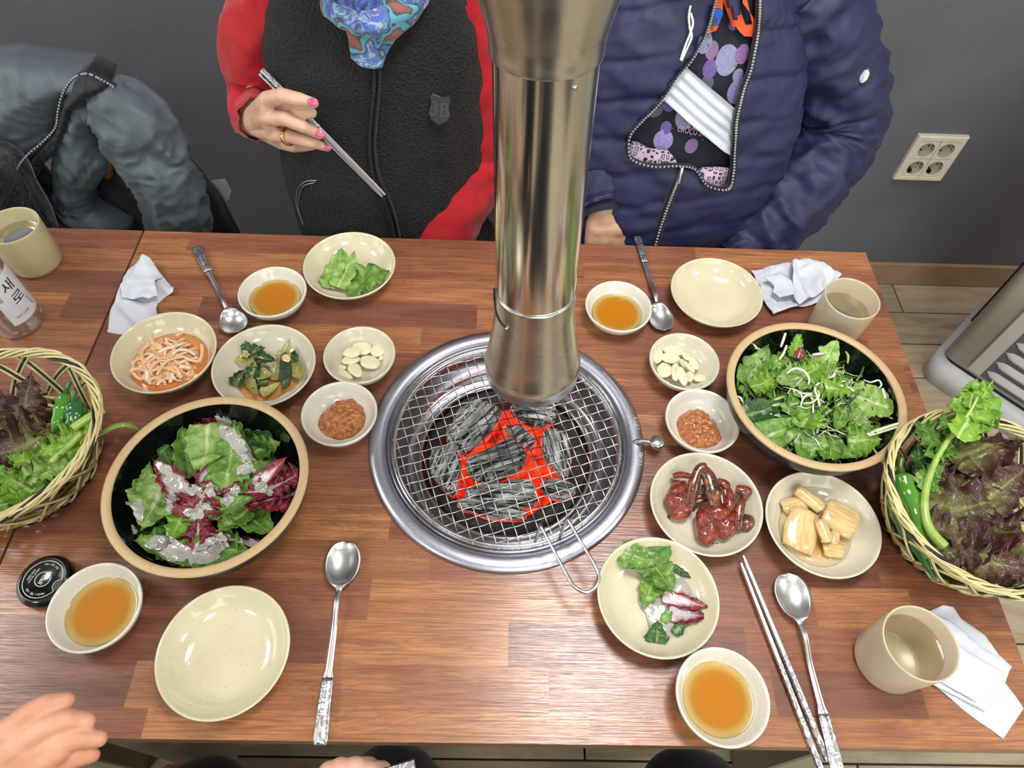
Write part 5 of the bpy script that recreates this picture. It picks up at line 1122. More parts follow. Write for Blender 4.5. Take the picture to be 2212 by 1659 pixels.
# ================================================================ BASKETS
M['reed'] = plain('cream_plastic_reed', S(204, 192, 138), .35, nscale=30, namt=.15); M['reedb'] = plain('black_plastic_reed', S(22, 24, 30), .35, nscale=30, namt=.2); M['wick'] = plain('brown_woven_wicker', S(150, 118, 70), .5, nscale=60, namt=.25)
def wires(mb, pts, offs, r, mis):
    """parallel wires side by side along a path; offs are offsets along the local binormal"""
    pts, T, N = frames(pts)
    for o, mi in zip(offs, mis):
        tube(mb, [p+n.cross(t)*o for p, t, n in zip(pts, T, N)], r, 6, mi=mi)
def basket(label, x, y, r, zr, rz, seed):
    t = thing('wicker_basket', label, 'basket', (x, y, 0), rz); rs = random.Random(seed); rb = .082
    for k in range(9):
        rr_ = .012+k*.0082; mb = MB(); n = 56
        tube(mb, [(rr_*math.cos(2*PI*i/n), rr_*math.sin(2*PI*i/n), .007+.0012*math.cos(PI*(i/n*16+k))) for i in range(n)], .0030, 6, closed=True, flat=.6); mb.build('weaver', M['wick'], t)
    for k in range(16):
        a = 2*PI*k/16; mb = MB(); tube(mb, [(.005*math.cos(a), .005*math.sin(a), .006), (rb*math.cos(a), rb*math.sin(a), .006)], .0022, 6, flat=.6); mb.build('spoke', M['wick'], t)
    for k in range(5):
        z = .008+k*.0055; n = 96; mb = MB(); rk = rb+.002+k*.0032
        tube(mb, [((rk+.0020*math.cos(PI*(i/n*32+k)))*math.cos(2*PI*i/n), (rk+.0020*math.cos(PI*(i/n*32+k)))*math.sin(2*PI*i/n), z) for i in range(n)], .0024, 6, closed=True); mb.build('weaver', M['reed'] if k % 2 else M['wick'], t)
    NB = 15
    for fam in (1, -1):
        for k in range(NB):
            a0 = 2*PI*(k+(.5 if fam < 0 else 0))/NB+rs.uniform(-.03, .03); sw = fam*(.62+rs.uniform(-.05, .05)); pts = []
            for i in range(9):
                s = i/8; a = a0+sw*s**1.0; rr_ = rb+.001+(r-rb)*(s**.72)+.0022*fam*math.cos(PI*s*2); pts.append((rr_*math.cos(a), rr_*math.sin(a), .006+(zr-.004)*s+.003*math.sin(PI*s)))
            # run over into the rim
            a = a0+sw*1.0
            for i in range(1, 5): aa = a+fam*.10*i; pts.append(((r+.002)*math.cos(aa), (r+.002)*math.sin(aa), zr+.004-.0012*i))
            mb = MB(); wires(mb, spline(pts, 2), (-.0030, 0, .0030), .0016, (0, 1, 0)); mb.build('reed_bundle', [M['reed'], M['reedb']], t)
    for k in range(6):
        n = 144; tw = 7; mb = MB(); ph = 2*PI*k/6
        tube(mb, [((r+.0045*math.cos(tw*2*PI*i/n+ph))*math.cos(2*PI*i/n), (r+.0045*math.cos(tw*2*PI*i/n+ph))*math.sin(2*PI*i/n), zr+.0045*math.sin(tw*2*PI*i/n+ph)) for i in range(n)], .0018, 6, closed=True); mb.build('rim_reed', M['reedb'] if k == 2 else M['reed'], t)
    # knotted loops around the foot
    for k in range(NB):
        a = 2*PI*k/NB; pts = []
        for i in range(14):
            q = 2*PI*i/14; aa = a+.15*math.cos(q); rr_ = rb+.006+.004*math.sin(q); pts.append((rr_*math.cos(aa), rr_*math.sin(aa), .013+.009*math.sin(q)))
        mb = MB(); tube(mb, pts, .0018, 6, closed=True, mi=0); tube(mb, [(p[0]*1.03, p[1]*1.03, p[2]) for p in pts], .0014, 6, closed=True, mi=1); mb.build('foot_loop', [M['reed'], M['reedb']], t)
    return t
basket('open-weave cream and black basket of lettuce at the right table edge', .5711, -.1176, .1165, .088, .3, 1)
basket('open-weave cream and black basket of lettuce at the left edge of the photo', -.6159, -.0616, .1195, .088, 1.1, 2)
kr = Crop(1880, 820, 3.319); kl = Crop(0, 730, 2.719)
def bleaf(cr, u, v, z, an, L, Wd, mat, lab, grp, seed, cat='lettuce', **kw):
    ang, ln = cr.d(u, v, an, L, z); _, wd = cr.d(u, v, an+90, Wd, z); o = dict(frill=.45, freq=9, cup=.2, bend=.5, jag=.15, nu=36, nv=48); o.update(kw)
    return put_leaf('frilly_lettuce_leaf' if mat in ('frisee', 'pale', 'green') else 'red_lettuce_leaf', lab, grp, cat, mat, cr(u, v, z), ang, tilt=kw.get('tilt', 0) if False else rnd.uniform(-.1, .1), roll=rnd.uniform(-.15, .15), seed=seed, L=ln, W=wd, **o)
GR_ = 'lettuce heaped in the right basket'; GL_ = 'lettuce heaped in the left basket'
RB = [(800, 1300, .030, 200, 620, 480, 'red', 'large dark leaf low in the right basket'), (560, 1300, .036, 160, 420, 420, 'red', 'olive and brown lettuce leaf at the front of the right basket'),
      (900, 1050, .052, -30, 560, 480, 'red', 'dark ruffled leaf at the right of the right basket'), (850, 470, .060, 20, 560, 330, 'red', 'dark purple leaf at the far side of the right basket'), (560, 760, .050, 150, 360, 300, 'red', 'small brown leaf near the frilly stalk in the right basket'),
      (700, 920, .066, 10, 620, 440, 'red', 'broad red-brown ruffled leaf across the middle of the right basket'), (960, 760, .078, 40, 420, 330, 'red', 'crisp upright red leaf at the right rim of the right basket'), (640, 1180, .060, -10, 560, 380, 'red', 'olive-hearted leaf in front of the middle of the right basket'),
      (880, 1330, .058, -15, 480, 300, 'red', 'brown frilled leaf at the near rim of the right basket'), (450, 1200, .045, 100, 260, 220, 'green', 'pale green leaf base beside the lower pepper'),
      (380, 560, .050, 80, 300, 190, 'dark', 'dark curly leaf behind the green pepper'), (300, 700, .045, 100, 200, 150, 'dark', 'small dark curly leaf at the pepper stem')]
for i, (u, v, z, an, L, Wd, mat, lab) in enumerate(RB):
    _o = bleaf(kr, u, v, z, an, L, Wd, mat, lab, GR_, 1000+i*7, frill=.42 if mat == 'red' else .4, jag=.08, freq=9, cup=.15, bend=.25); confine([_o], .5711, -.1176, [(.006, .074), (.02, .084), (.08, .107), (.09, .109), (.12, .125)], .010)
# the tall frilly stalk: stem plus leaf blades
stem_pts = [kr(530, 1195, .075), kr(430, 1080, .080), kr(390, 950, .084), kr(400, 780, .088), kr(460, 600, .095), kr(560, 430, .104), kr(640, 330, .112), kr(720, 220, .122), kr(770, 120, .130)]
st = thing('frilly_lettuce_stalk', 'long pale stalk with curly green blades standing out of the right basket', 'lettuce', stem_pts[0]); st['group'] = GR_
mb = MB(); sp = spline([p-stem_pts[0] for p in stem_pts], 5); tube(mb, sp, [.0062-.0048*k/(len(sp)-1) for k in range(len(sp))], 8); mb.build('stem', M['lgreen'], st)
for i, (u, v, z, an, L, Wd, mat) in enumerate([(740, 220, .118, 60, 440, 300, 'frisee'), (820, 250, .116, -10, 230, 200, 'pale'), (730, 100, .124, 80, 200, 150, 'frisee'), (430, 400, .096, 150, 330, 190, 'green'), (480, 520, .092, 200, 260, 150, 'green'), (560, 330, .104, 120, 200, 130, 'green'), (620, 400, .100, -20, 180, 110, 'green'), (430, 680, .088, 30, 220, 120, 'green'), (400, 760, .086, 190, 160, 90, 'green'), (370, 560, .086, 200, 200, 140, 'dark'), (350, 860, .082, 110, 140, 70, 'frisee'), (450, 770, .086, -40, 130, 70, 'frisee')]):
    ang, ln = kr.d(u, v, an, L, z); _, wd = kr.d(u, v, an+90, Wd, z); o = put_leaf('blade', None, None, None, mat, kr(u, v, z)-stem_pts[0], ang, seed=1300+i, L=ln, W=wd, frill=.5, freq=10, cup=.1, bend=.2, jag=.45, nu=26, nv=36, taper=.8); o.parent = st
def pepper(cr, pl, r, label, col):
    t = thing('green_chili_pepper', label, 'pepper', cr(*pl[0])); sp = spline([cr(*p)-t.location for p in pl], 7); n = len(sp); mb = MB()
    rad = [r*(min(1, (k/(n-1)*9+.45)**.5))*(1-(k/(n-1))**3.2*.86)*(1+.06*math.sin(k*.9)) for k in range(n)]; tube(mb, sp, rad, 18); mb.build('flesh', col, t)
    d = (sp[0]-sp[2]).normalized(); mb = MB(); tube(mb, spline([sp[0]-d*.003, sp[0]+d*.004, sp[0]+d*.012+Vector((0, 0, .002)), sp[0]+d*.022+Vector((.003, 0, .004))], 4), lerp_list([r*.62, r*.42, r*.26, r*.30], 13), 10); mb.build('stem', M['dgreen'], t)
M['pep'] = plain('glossy_green_pepper', S(70, 128, 34), .12, nscale=25, namt=.25, coat=.8); M['pepd'] = plain('dark_green_pepper', S(34, 92, 44), .12, nscale=25, namt=.25, coat=.8)
pepper(kr, [(225, 690, .078), (255, 800, .077), (310, 960, .072), (345, 1120, .066), (400, 1290, .058)], .0125, 'bright green chili pepper lying along the left rim of the right basket', M['pep'])
pepper(kr, [(160, 800, .066), (200, 930, .064), (250, 1060, .060), (320, 1180, .055), (470, 1440, .040)], .0105, 'darker green chili pepper under the bright one in the right basket', M['pepd'])
def inb(p, cx=.5711, cy=-.1176, lim=.083):
    r = math.hypot(p.x-cx, p.y-cy); k = min(1, lim/r); return Vector((cx+(p.x-cx)*k, cy+(p.y-cy)*k, p.z))
mb = MB(); tube(mb, spline([inb(kr(185, 1240, .03)), inb(kr(280, 1350, .03)), inb(kr(420, 1460, .028))], 5), lerp_list([.004, .007, .006], 11), 8); tag(mb.build('lettuce_stalk', M['lgreen']), 'pale lettuce stem seen through the weave of the right basket', 'lettuce')
# left basket contents
LB = [(60, 560, .050, 110, 520, 380, 'red', 'dark purple leaf standing at the back of the left basket'), (150, 420, .058, 70, 420, 250, 'red', 'brown veined leaf leaning on the far wall of the left basket'), (100, 660, .058, 200, 420, 300, 'red', 'dark red leaf in the middle of the left basket'), (230, 500, .045, 30, 260, 180, 'red', 'olive lettuce leaf beside the chili peppers'),
      (60, 980, .055, 200, 420, 330, 'frisee', 'bright curly leaf at the near left of the left basket'), (200, 900, .062, 230, 360, 260, 'frisee', 'bright curly leaf in the near middle of the left basket'), (300, 760, .068, 215, 400, 220, 'pale', 'curly stalked leaf pointing down-left in the left basket'), (400, 640, .072, 200, 360, 200, 'frisee', 'curly leaf under the chili peppers'), (170, 730, .070, 170, 240, 170, 'frisee', 'small curly leaf over the dark lettuce'), (100, 850, .066, 150, 300, 220, 'frisee', 'curly leaf spread over the left basket'), (330, 900, .052, 240, 300, 200, 'green', 'green leaf low along the near wall of the left basket'), (440, 580, .074, 200, 220, 120, 'frisee', 'leaf tuft at the right rim of the left basket')]
for i, (u, v, z, an, L, Wd, mat, lab) in enumerate(LB):
    _o = bleaf(kl, u, v, z, an, L, Wd, mat, lab, GL_, 1100+i*7, frill=.5, freq=10, jag=.15 if mat == 'red' else .45, bend=.3); confine([_o], -.6159, -.0616, [(.006, .074), (.02, .084), (.08, .110), (.09, .112), (.12, .125)], .010)
for nm, pl, w_ in (('upper', [(610, 420, .082), (520, 470, .082), (430, 530, .080)], .0055), ('lower', [(480, 560, .080), (400, 640, .080), (300, 730, .078)], .004)):
    mb = MB(); sp = spline([kl(*p) for p in pl], 6); tube(mb, sp, w_, 8); tag(mb.build('lettuce_stalk', M['lgreen']), 'pale cut lettuce stem, the %s one at the right rim of the left basket' % nm, 'lettuce')
pepper(kl, [(385, 350, .076), (370, 410, .076), (345, 480, .073), (310, 560, .066)], .0105, 'light green chili pepper in the left basket', M['pep'])
pepper(kl, [(445, 400, .078), (450, 450, .077), (430, 510, .073), (380, 580, .064)], .0125, 'dark green chili pepper with long stem in the left basket', M['pepd'])
mb = MB(); sp = spline([kl(600, 560, .030), kl(660, 525, .034), kl(730, 510, .032), kl(790, 525, .022), kl(815, 545, .012)], 6); tube(mb, sp, .0042, 8, flat=.5); tag(mb.build('lettuce_stalk', M['lgreen']), 'curved green stem poking out of the left basket toward the black bowl', 'lettuce')
# ================================================================ APPLIANCE ON THE RIGHT
M['grey1'] = plain('warm_grey_plastic', S(184, 180, 172), .45, nscale=30, namt=.03); M['grey2'] = plain('pale_grey_plastic', S(196, 196, 198), .4, nscale=30, namt=.03)
aa = math.atan2(-.73, .68); H = thing('floor_air_conditioner', 'grey floor-standing air conditioner with slatted front, right of the table', 'air conditioner', (1.175, .665, FLOOR), aa)
def rbox(mb, x0, x1, y0, y1, z0, z1, r=.03, n=6, mi=0):
    pts = []
    for cx, cy, a0 in ((x1-r, y0+r, -90), (x1-r, y1-r, 0), (x0+r, y1-r, 90), (x0+r, y0+r, 180)):
        for k in range(n+1): a = R(a0+90*k/n); pts.append((cx+r*math.cos(a), cy+r*math.sin(a)))
    m_ = len(pts); V = [(x, y, z0) for x, y in pts]+[(x, y, z1) for x, y in pts]; F = [tuple(range(m_))[::-1], tuple(range(m_, 2*m_))]+[(k, (k+1) % m_, (k+1) % m_+m_, k+m_) for k in range(m_)]
    mb.add(V, F, mi)
mb = MB(); rbox(mb, -.005, .50, -.012, .33, 0, .075, .05); mb.build('plinth', M['grey2'], H)
mb = MB(); rbox(mb, .02, .475, .016, .31, .075, .088, .03); mb.build('shadow_gap', M['black'], H)
mb = MB(); rbox(mb, .012, .488, .012, .32, .088, .95, .028); mb.build('casing', M['grey1'], H)
mb = MB(); rbox(mb, .006, .018, .20, .34, .06, .95, .004); mb.build('side_strip', M['black'], H)
mb = MB(); box(mb, (.28, .008, .52), (.40, .010, .84), bev=.003); mb.build('front_panel', M['grey1'], H, smooth=False)
mb = MB(); box(mb, (.28, .0035, .35), (.330, .003, .49)); mb.build('louvre_recess', plain('louvre_dark', S(92, 92, 94), .5, nscale=20), H, smooth=False)
for k in range(12):
    z = .13+k*.040; mb = MB(); V = []; F = []; n = 24
    for i in range(n+1):
        s = i/n; x = .118+.324*s; e = min(1, s*16, (1-s)*16)**.5; V += [(x, .004, z-.011*e), (x, -.009*e+.002, z-.007*e), (x, -.011*e+.002, z+.001), (x, .004, z+.015*e)]
    for i in range(n):
        for j in range(3): q = i*4+j; F.append((q, q+1, q+5, q+4))
    mb.add(V, F); mb.build('slat', M['grey2'], H)
# ================================================================ PEOPLE
def skinmat(name, col, col2):
    m = MT(name); f = m.noise(m.coord(), 28, 4); m.col(m.ramp(f, [(.3, col2), (.65, col)])); m.set(Roughness=.5, Subsurface_Weight=.18, Subsurface_Scale=.008); m.b.inputs['Subsurface Radius'].default_value = (1, .4, .25)
    m.bump(m.noise(m.coord(), 260, 3), .18, .001); return m.m
M['skin'] = skinmat('light_skin', S(226, 186, 164), S(212, 160, 138)); M['skin2'] = skinmat('tan_skin', S(206, 164, 138), S(188, 140, 114)); M['skin3'] = skinmat('warm_skin', S(224, 170, 140), S(206, 142, 112))
def fabric(name, col, rough=.85, nsc=0, bump=.3, bsc=600, amt=.12, sheen=.2, aniso=None):
    m = MT(name); v = m.coord(aniso or (1, 1, 1)); m.col(m.ramp(m.noise(m.coord(), nsc or 20, 4), [(.3, tuple(c*(1-amt) for c in col)), (.7, tuple(c*(1+amt) for c in col))]))
    m.set(Roughness=rough, Sheen_Weight=sheen, Sheen_Roughness=.4); m.bump(m.noise(v, bsc, 3), bump, .0015); return m.m
M['redknit'] = fabric('red_knit', S(176, 22, 34), .9, 40, .5, 500, .15, .25, (1, 1, 2.5))
m = MT('black_fleece'); v = m.coord(); vo = m.n('ShaderNodeTexVoronoi'); vo.inputs['Scale'].default_value = 230; m.l(v, vo.inputs['Vector']); f = m.noise(v, 120, 4, .7, 1.2)
m.col(m.ramp(f, [(.4, S(6, 6, 8)), (.62, S(16, 17, 21)), (.8, S(44, 46, 54))])); m.set(Roughness=.75, Sheen_Weight=.06); m.bump(m.math('ADD', f, vo.outputs['Distance']), .9, .004); M['fleece'] = m.m
M['navyshell'] = fabric('navy_quilted_shell', S(30, 31, 72), .58, 16, .15, 900, .12, .03); M['navyshirt'] = fabric('navy_shirt', S(14, 17, 38), .8, 20, .25, 900); M['blackfab'] = fabric('black_trouser_fabric', S(18, 18, 22), .8, 20, .3, 500); M['navyfab'] = fabric('dark_navy_trouser_fabric', S(22, 24, 38), .8, 20, .3, 500)
M['zipt'] = fabric('zip_tape_black', S(20, 21, 26), .5, 30, .2, 600); M['teeth'] = plain('zip_teeth_metal', S(196, 197, 204), .35, metal=.35, nscale=200); M['hair'] = fabric('dark_hair', S(34, 28, 26), .5, 30, .7, 200)
def capsule(mb, a, b, ra, rb, n=14, m_=5):
    a, b = Vector(a), Vector(b); d = (b-a); L = d.length; d = d/L if L > 1e-6 else Vector((0, 0, 1)); pts = []; rs = []
    for k in range(m_): q = PI/2*(k/m_); pts.append(a-d*ra*math.cos(q)); rs.append(max(1e-4, ra*math.sin(q)))
    pts.append(a); rs.append(ra); pts.append(b); rs.append(rb)
    for k in range(1, m_+1): q = PI/2*(k/m_); pts.append(b+d*rb*math.sin(q)); rs.append(max(1e-4, rb*math.cos(q)))
    tube(mb, pts, rs, n)
def ellip(mb, c, s, n=20, rot=None):
    V = []; F = []; m_ = n//2
    for i in range(m_+1):
        t = PI*i/m_
        for k in range(n):
            a = 2*PI*k/n; p = Vector((s[0]*math.sin(t)*math.cos(a), s[1]*math.sin(t)*math.sin(a), s[2]*math.cos(t)))
            if rot: p = rot @ p
            V.append(Vector(c)+p)
    for i in range(m_):
        for k in range(n): q = (k+1) % n; F.append((i*n+k, (i+1)*n+k, (i+1)*n+q, i*n+q))
    mb.add(V, F)
def fused(mb, voxel, it=4):
    o = mb.build('tmp', M['skin']); r = o.modifiers.new('r', 'REMESH'); r.mode = 'VOXEL'; r.voxel_size = voxel; s = o.modifiers.new('s', 'SMOOTH'); s.factor = .5; s.iterations = it
    dg = bpy.context.evaluated_depsgraph_get(); me = bpy.data.meshes.new_from_object(o.evaluated_get(dg)); V = [tuple(v.co) for v in me.vertices]; F = [tuple(p.vertices) for p in me.polygons]
    bpy.data.objects.remove(o); bpy.data.meshes.remove(me); return V, F
def loft(rings, nseg, nz_=None, expo=2.3, extra=None, mb=None):
    """rings: (z, xc, yc, a, b); catmull-rom between; extra(x,y,z,ang)->offset along normal"""
    n = nz_ or len(rings)*6; keys = [Vector((r[0], r[1], r[2])) for r in rings]; V = []; F = []
    cols = [spline([(r[k], 0, 0) for r in rings], max(1, n//(len(rings)-1))) for k in range(5)]; m_ = len(cols[0])
    for i in range(m_):
        z, xc, yc, a, b = (cols[k][i].x for k in range(5))
        for k in range(nseg):
            t = 2*PI*k/nseg; c, s = math.cos(t), math.sin(t); x = a*math.copysign(abs(c)**(2/expo), c); y = b*math.copysign(abs(s)**(2/expo), s); e = extra(xc+x, yc+y, z, t) if extra else 0
            l = math.hypot(c/a, s/b); V.append((xc+x+e*c/a/l, yc+y+e*s/b/l, z))
    for i in range(m_-1):
        for k in range(nseg): q = (k+1) % nseg; F.append((i*nseg+k, i*nseg+q, (i+1)*nseg+q, (i+1)*nseg+k))
    mb = mb or MB(); b0 = len(mb.v); mb.add(V, F); return mb
def limb(pts, rads, wr=.006, wf=3, seed=0, nseg=40, sub=14, puff=0, pitch=.05, flat=1.0, cap=False, sharp=0, dome=False):
    sp = spline(pts, sub); n = len(sp); rr_ = [v.x for v in spline([(r, 0, 0) for r in rads], sub)]; P_, T, N = frames(sp); V = []; F = []; s = 0
    for i in range(n):
        if i: s += (sp[i]-sp[i-1]).length
        b = T[i].cross(N[i]); pf = puff*((1-math.exp(-(math.sin(PI*s/pitch)/.28)**2))-.5) if puff else 0
        for k in range(nseg):
            t = 2*PI*k/nseg; wv = wr*nz((s*wf*12, math.cos(t)*1.6, math.sin(t)*1.6+seed), 1.0)+wr*.5*nz((s*wf*30, math.cos(t)*2.5, math.sin(t)*2.5+seed), 1.0); wv = wv*(1-sharp)+sharp*wr*(1.1-2.6*abs(nz((s*wf*9+.8*math.sin(t+seed), math.cos(t)*1.3, math.sin(t)*1.3+seed), 1.0)))+sharp*wr*.35*(.8-2.2*abs(nz((s*wf*26, math.cos(t)*2.2, math.sin(t)*2.2+seed), 1.0))) if sharp else wv; r = rr_[i]+pf+wv*min(1, rr_[i]/.04); V.append(P_[i]+(N[i]*math.cos(t)*flat+b*math.sin(t))*r)
    for i in range(n-1):
        for k in range(nseg): q = (k+1) % nseg; F.append((i*nseg+k, (i+1)*nseg+k, (i+1)*nseg+q, i*nseg+q))
    mb = MB(); mb.add(V, F)
    if dome: ellip(mb, P_[3], (rr_[0]*1.0, rr_[0]*.98, rr_[0]*.96), 32)
    if cap: mb.add(V[:nseg], [tuple(range(nseg))]); mb.add(V[-nseg:], [tuple(range(nseg))[::-1]])
    return mb
def tree_of(objs): return drape_tree(objs)
def hitp(tree, u, v, off=.002):
    d = (ROT @ Vector(((u-1106)/FPX, -(v-829.5)/FPX, -1))).normalized(); h = tree.ray_cast(CAM, d)
    return (h[0]-d*off) if h[0] else None
def panel(tree, poly, name, mat, parent, off=.004, step=.006, thick=.0012, fold=0, fs=20, seed=0):
    """a garment piece lying on the body: outline on the real surface, lifted and given thickness; xz plane, y from the body"""
    pts = []
    for k in range(len(poly)):
        a, b = Vector(poly[k]), Vector(poly[(k+1) % len(poly)]); n = max(1, int((b-a).length/10))
        for j in range(n):
            q = a.lerp(b, j/n); h = hitp(tree, q.x, q.y, 0)
            if h: pts.append((h.x, h.z))
    def fn(x, z):
        h = tree.ray_cast(Vector((x, -.4, z)), Vector((0, 1, 0))); y = h[0].y if h[0] else .5
        return y-off-fold*nz((x, z, seed), fs)
    V, F = heightpoly(pts, step, fn); V2 = [(a, c, b) for a, b, c in V]; m_ = len(V)
    mb = MB(); mb.add(V2, [tuple(f) for f in F]); mb.add([(a, c+thick, b) for a, c, b in V2], [tuple(f[::-1]) for f in F])
    return mb.build(name, mat, parent)
def teeth(path, name, parent, w=.0022, gap=.0032, tape=.006, tapemat=None):
    sp = spline(path, 6); P_, T, N = frames(sp); mb = MB(); L = 0; nxt = 0
    for i in range(1, len(sp)):
        L += (sp[i]-sp[i-1]).length
        if L >= nxt: nxt += gap; box(mb, sp[i]+Vector((0, -.0028, .0010)), (w, w*1.3, w*.8), rz=math.atan2(T[i].y, T[i].x))
    o = mb.build(name, M['teeth'], parent, smooth=False); o['kind'] = 'stuff'
    mb = MB(); tube(mb, [p+Vector((0, .002, 0)) for p in sp], tape, 6, flat=.35); mb.build('zip_tape', tapemat or M['zipt'], parent)
def head(mb, c, s=1.0, tilt=.35):
    """head with brow, eye sockets, nose, lips, chin and ears; faces -y, nodding by tilt"""
    n, m_ = 48, 36; V = []; F = []; Rt = Matrix.Rotation(tilt, 3, 'X')
    g = lambda x, z, cx, cz, sx, sz: math.exp(-((x-cx)/sx)**2-((z-cz)/sz)**2)
    for i in range(m_+1):
        t = PI*i/m_
        for k in range(n):
            a = 2*PI*k/n; x, y, z = .074*math.sin(t)*math.cos(a), .094*math.sin(t)*math.sin(a), .112*math.cos(t)
            if z < 0: q = -z/.112; x *= 1-.34*q*q; y = y*(1-.12*q*q)-.006*q
            if y < 0:
                y -= .026*g(x, z, 0, -.022, .011, .022)+.006*g(x, z, 0, .01, .010, .03)+.009*(g(x, z, 0, -.057, .02, .006)+.8*g(x, z, 0, -.067, .016, .006))+.010*g(x, z, 0, -.094, .020, .016)+.006*g(x, z, 0, .035, .05, .012)+.004*(g(x, z, .04, -.03, .02, .02)+g(x, z, -.04, -.03, .02, .02))
                y += .010*(g(x, z, .031, .008, .014, .009)+g(x, z, -.031, .008, .014, .009))+.004*g(x, z, 0, -.0615, .022, .0025)
            V.append(Rt @ Vector((x, y, z))*s+Vector(c))
    for i in range(m_):
        for k in range(n): q = (k+1) % n; F.append((i*n+k, (i+1)*n+k, (i+1)*n+q, i*n+q))
    mb.add(V, F)
    for sx in (-1, 1): ellip(mb, Rt @ Vector((sx*.076*s, .005*s, -.005*s))+Vector(c), (.009*s, .018*s, .03*s), 12)
    return Rt
def head_bits(par, c, Rt, s=1.0):
    mb = MB(); n, m_ = 32, 20; V = []; F = []
    for i in range(m_+1):
        t = PI*.62*i/m_
        for k in range(n):
            a = 2*PI*k/n; x, y, z = .083*math.sin(t)*math.cos(a), .104*math.sin(t)*math.sin(a)+.006, .121*math.cos(t); zl = z
            if y < -.03 and z < .05: y = max(y, -.03+(.05-z)*.5); x *= 1.0
            V.append(Rt @ Vector((x, y, zl))*s*(1+.02*nz((x, y, z), 60))+Vector(c))
    for i in range(m_):
        for k in range(n): q = (k+1) % n; F.append((i*n+k, (i+1)*n+k, (i+1)*n+q, i*n+q))
    mb.add(V, F); mb.build('hair', M['hair'], par)
    M.setdefault('eye', plain('eye_white', S(232, 230, 226), .1, nscale=30, namt=.02)); M.setdefault('lip', plain('lip_skin', S(178, 88, 86), .4, nscale=50))
    for sx in (-1, 1):
        mb = MB(); ellip(mb, Rt @ Vector((sx*.031, -.077, .008))*s+Vector(c), (.011*s, .009*s, .008*s), 14); mb.build('eye', M['eye'], par)
        mb = MB(); ellip(mb, Rt @ Vector((sx*.031, -.0845, .007))*s+Vector(c), (.005*s, .003*s, .005*s), 12); mb.build('iris', M['black'], par)
    mb = MB(); tube(mb, spline([Rt @ Vector((x, y, z))*s+Vector(c) for x, y, z in ((-.022, -.088, -.062), (-.010, -.0965, -.059), (0, -.098, -.0605), (.010, -.0965, -.059), (.022, -.088, -.062))], 4), lerp_list([.001, .004, .0045, .004, .001], 17), 8, flat=.9); mb.build('lips', M['lip'], par)
# ---- hands ------------------------------------------------------------------------------------------------
def hand(chains, palm, wrist, voxel=.0016, it=5):
    """chains: [(points, radii)], palm: [(a, b, ra, rb)] capsules joined into one skin"""
    mb = MB()
    for pts, rad in chains:
        for i in range(len(pts)-1): capsule(mb, pts[i], pts[i+1], rad[i], rad[i+1])
    for a, b, ra, rb in palm: capsule(mb, a, b, ra, rb)
    return fused(mb, voxel, it)
kh = lambda u, v, y: P(540+u/5.184, 130+v/5.184, y=y)
W_ = thing('person', 'woman in a red sweater, black fleece vest and blue patterned scarf holding chopsticks', 'person', (-.215, .62, -.30))
def rp(par, V): return [Vector(v)-par.location for v in V]
idx = ([kh(200, 440, .452), kh(370, 400, .436), kh(560, 440, .428), kh(715, 482, .430)], [.0125, .0112, .0098, .0075])
thb = ([kh(150, 560, .480), kh(330, 585, .462), kh(520, 580, .446), kh(690, 592, .440)], [.015, .0125, .0105, .0080])
mid = ([kh(190, 640, .450), kh(400, 655, .430), kh(590, 740, .426), kh(780, 832, .436)], [.0120, .0112, .0098, .0074])
rng = ([kh(260, 830, .458), kh(450, 855, .436), kh(650, 910, .432), kh(868, 974, .444)], [.0115, .0106, .0092, .0070])
pky = ([kh(360, 930, .470), kh(480, 965, .455), kh(580, 968, .462), kh(700, 965, .474)], [.0100, .0095, .0085, .0065])
wr = kh(20, 700, .525)
palm = [(idx[0][0], wr, .0125, .021), (mid[0][0], wr, .0125, .022), (rng[0][0], wr, .012, .021), (pky[0][0], wr, .0105, .019), (idx[0][0], mid[0][0], .0115, .0115), (mid[0][0], rng[0][0], .0115, .011), (rng[0][0], pky[0][0], .011, .010), (kh(200, 560, .465), kh(360, 860, .480), .016, .014), (kh(170, 560, .490), wr, .018, .022)]
Vh, Fh = hand([idx, thb, mid, rng, pky], palm, wr)
body = MB(); body.add(rp(W_, Vh), Fh)
core = MB()
HC = Vector((-.198, .532, .446)); RtW = head(core, HC, .96, .42)
neck = [((-.205, .575, .33), (-.210, .60, .24), .052, .058)]
for a, b, ra, rb in neck: capsule(core, a, b, ra, rb)
SHR, ELR = Vector((-.385, .625, .245)), P(566, 178, y=.600); SHL, ELL, WRL = Vector((-.045, .625, .245)), P(1030, 330, y=.57), Vector((-.150, .445, -.13))
for a, b, ra, rb in ((SHR, ELR, .042, .036), (ELR, wr, .036, .024), (SHL, ELL, .042, .036), (ELL, WRL, .036, .026)): capsule(core, a, b, ra, rb)
for a, b, ra, rb in (((-.33, .62, .21), (-.10, .62, .21), .06, .06), ((-.28, .61, .15), (-.15, .61, .15), .09, .09), ((-.28, .61, -.20), (-.15, .61, -.20), .10, .10), ((-.215, .61, .1), (-.215, .61, -.2), .11, .11)): capsule(core, a, b, ra, rb)
for sx in (-.10, .10):
    capsule(core, (-.215+sx, .60, -.25), (-.215+sx*1.1, .20, -.22), .078, .062); capsule(core, (-.215+sx*1.1, .20, -.22), (-.215+sx*1.1, .25, -.64), .055, .042); capsule(core, (-.215+sx*1.1, .26, -.69), (-.215+sx*1.15, .13, -.705), .038, .03)
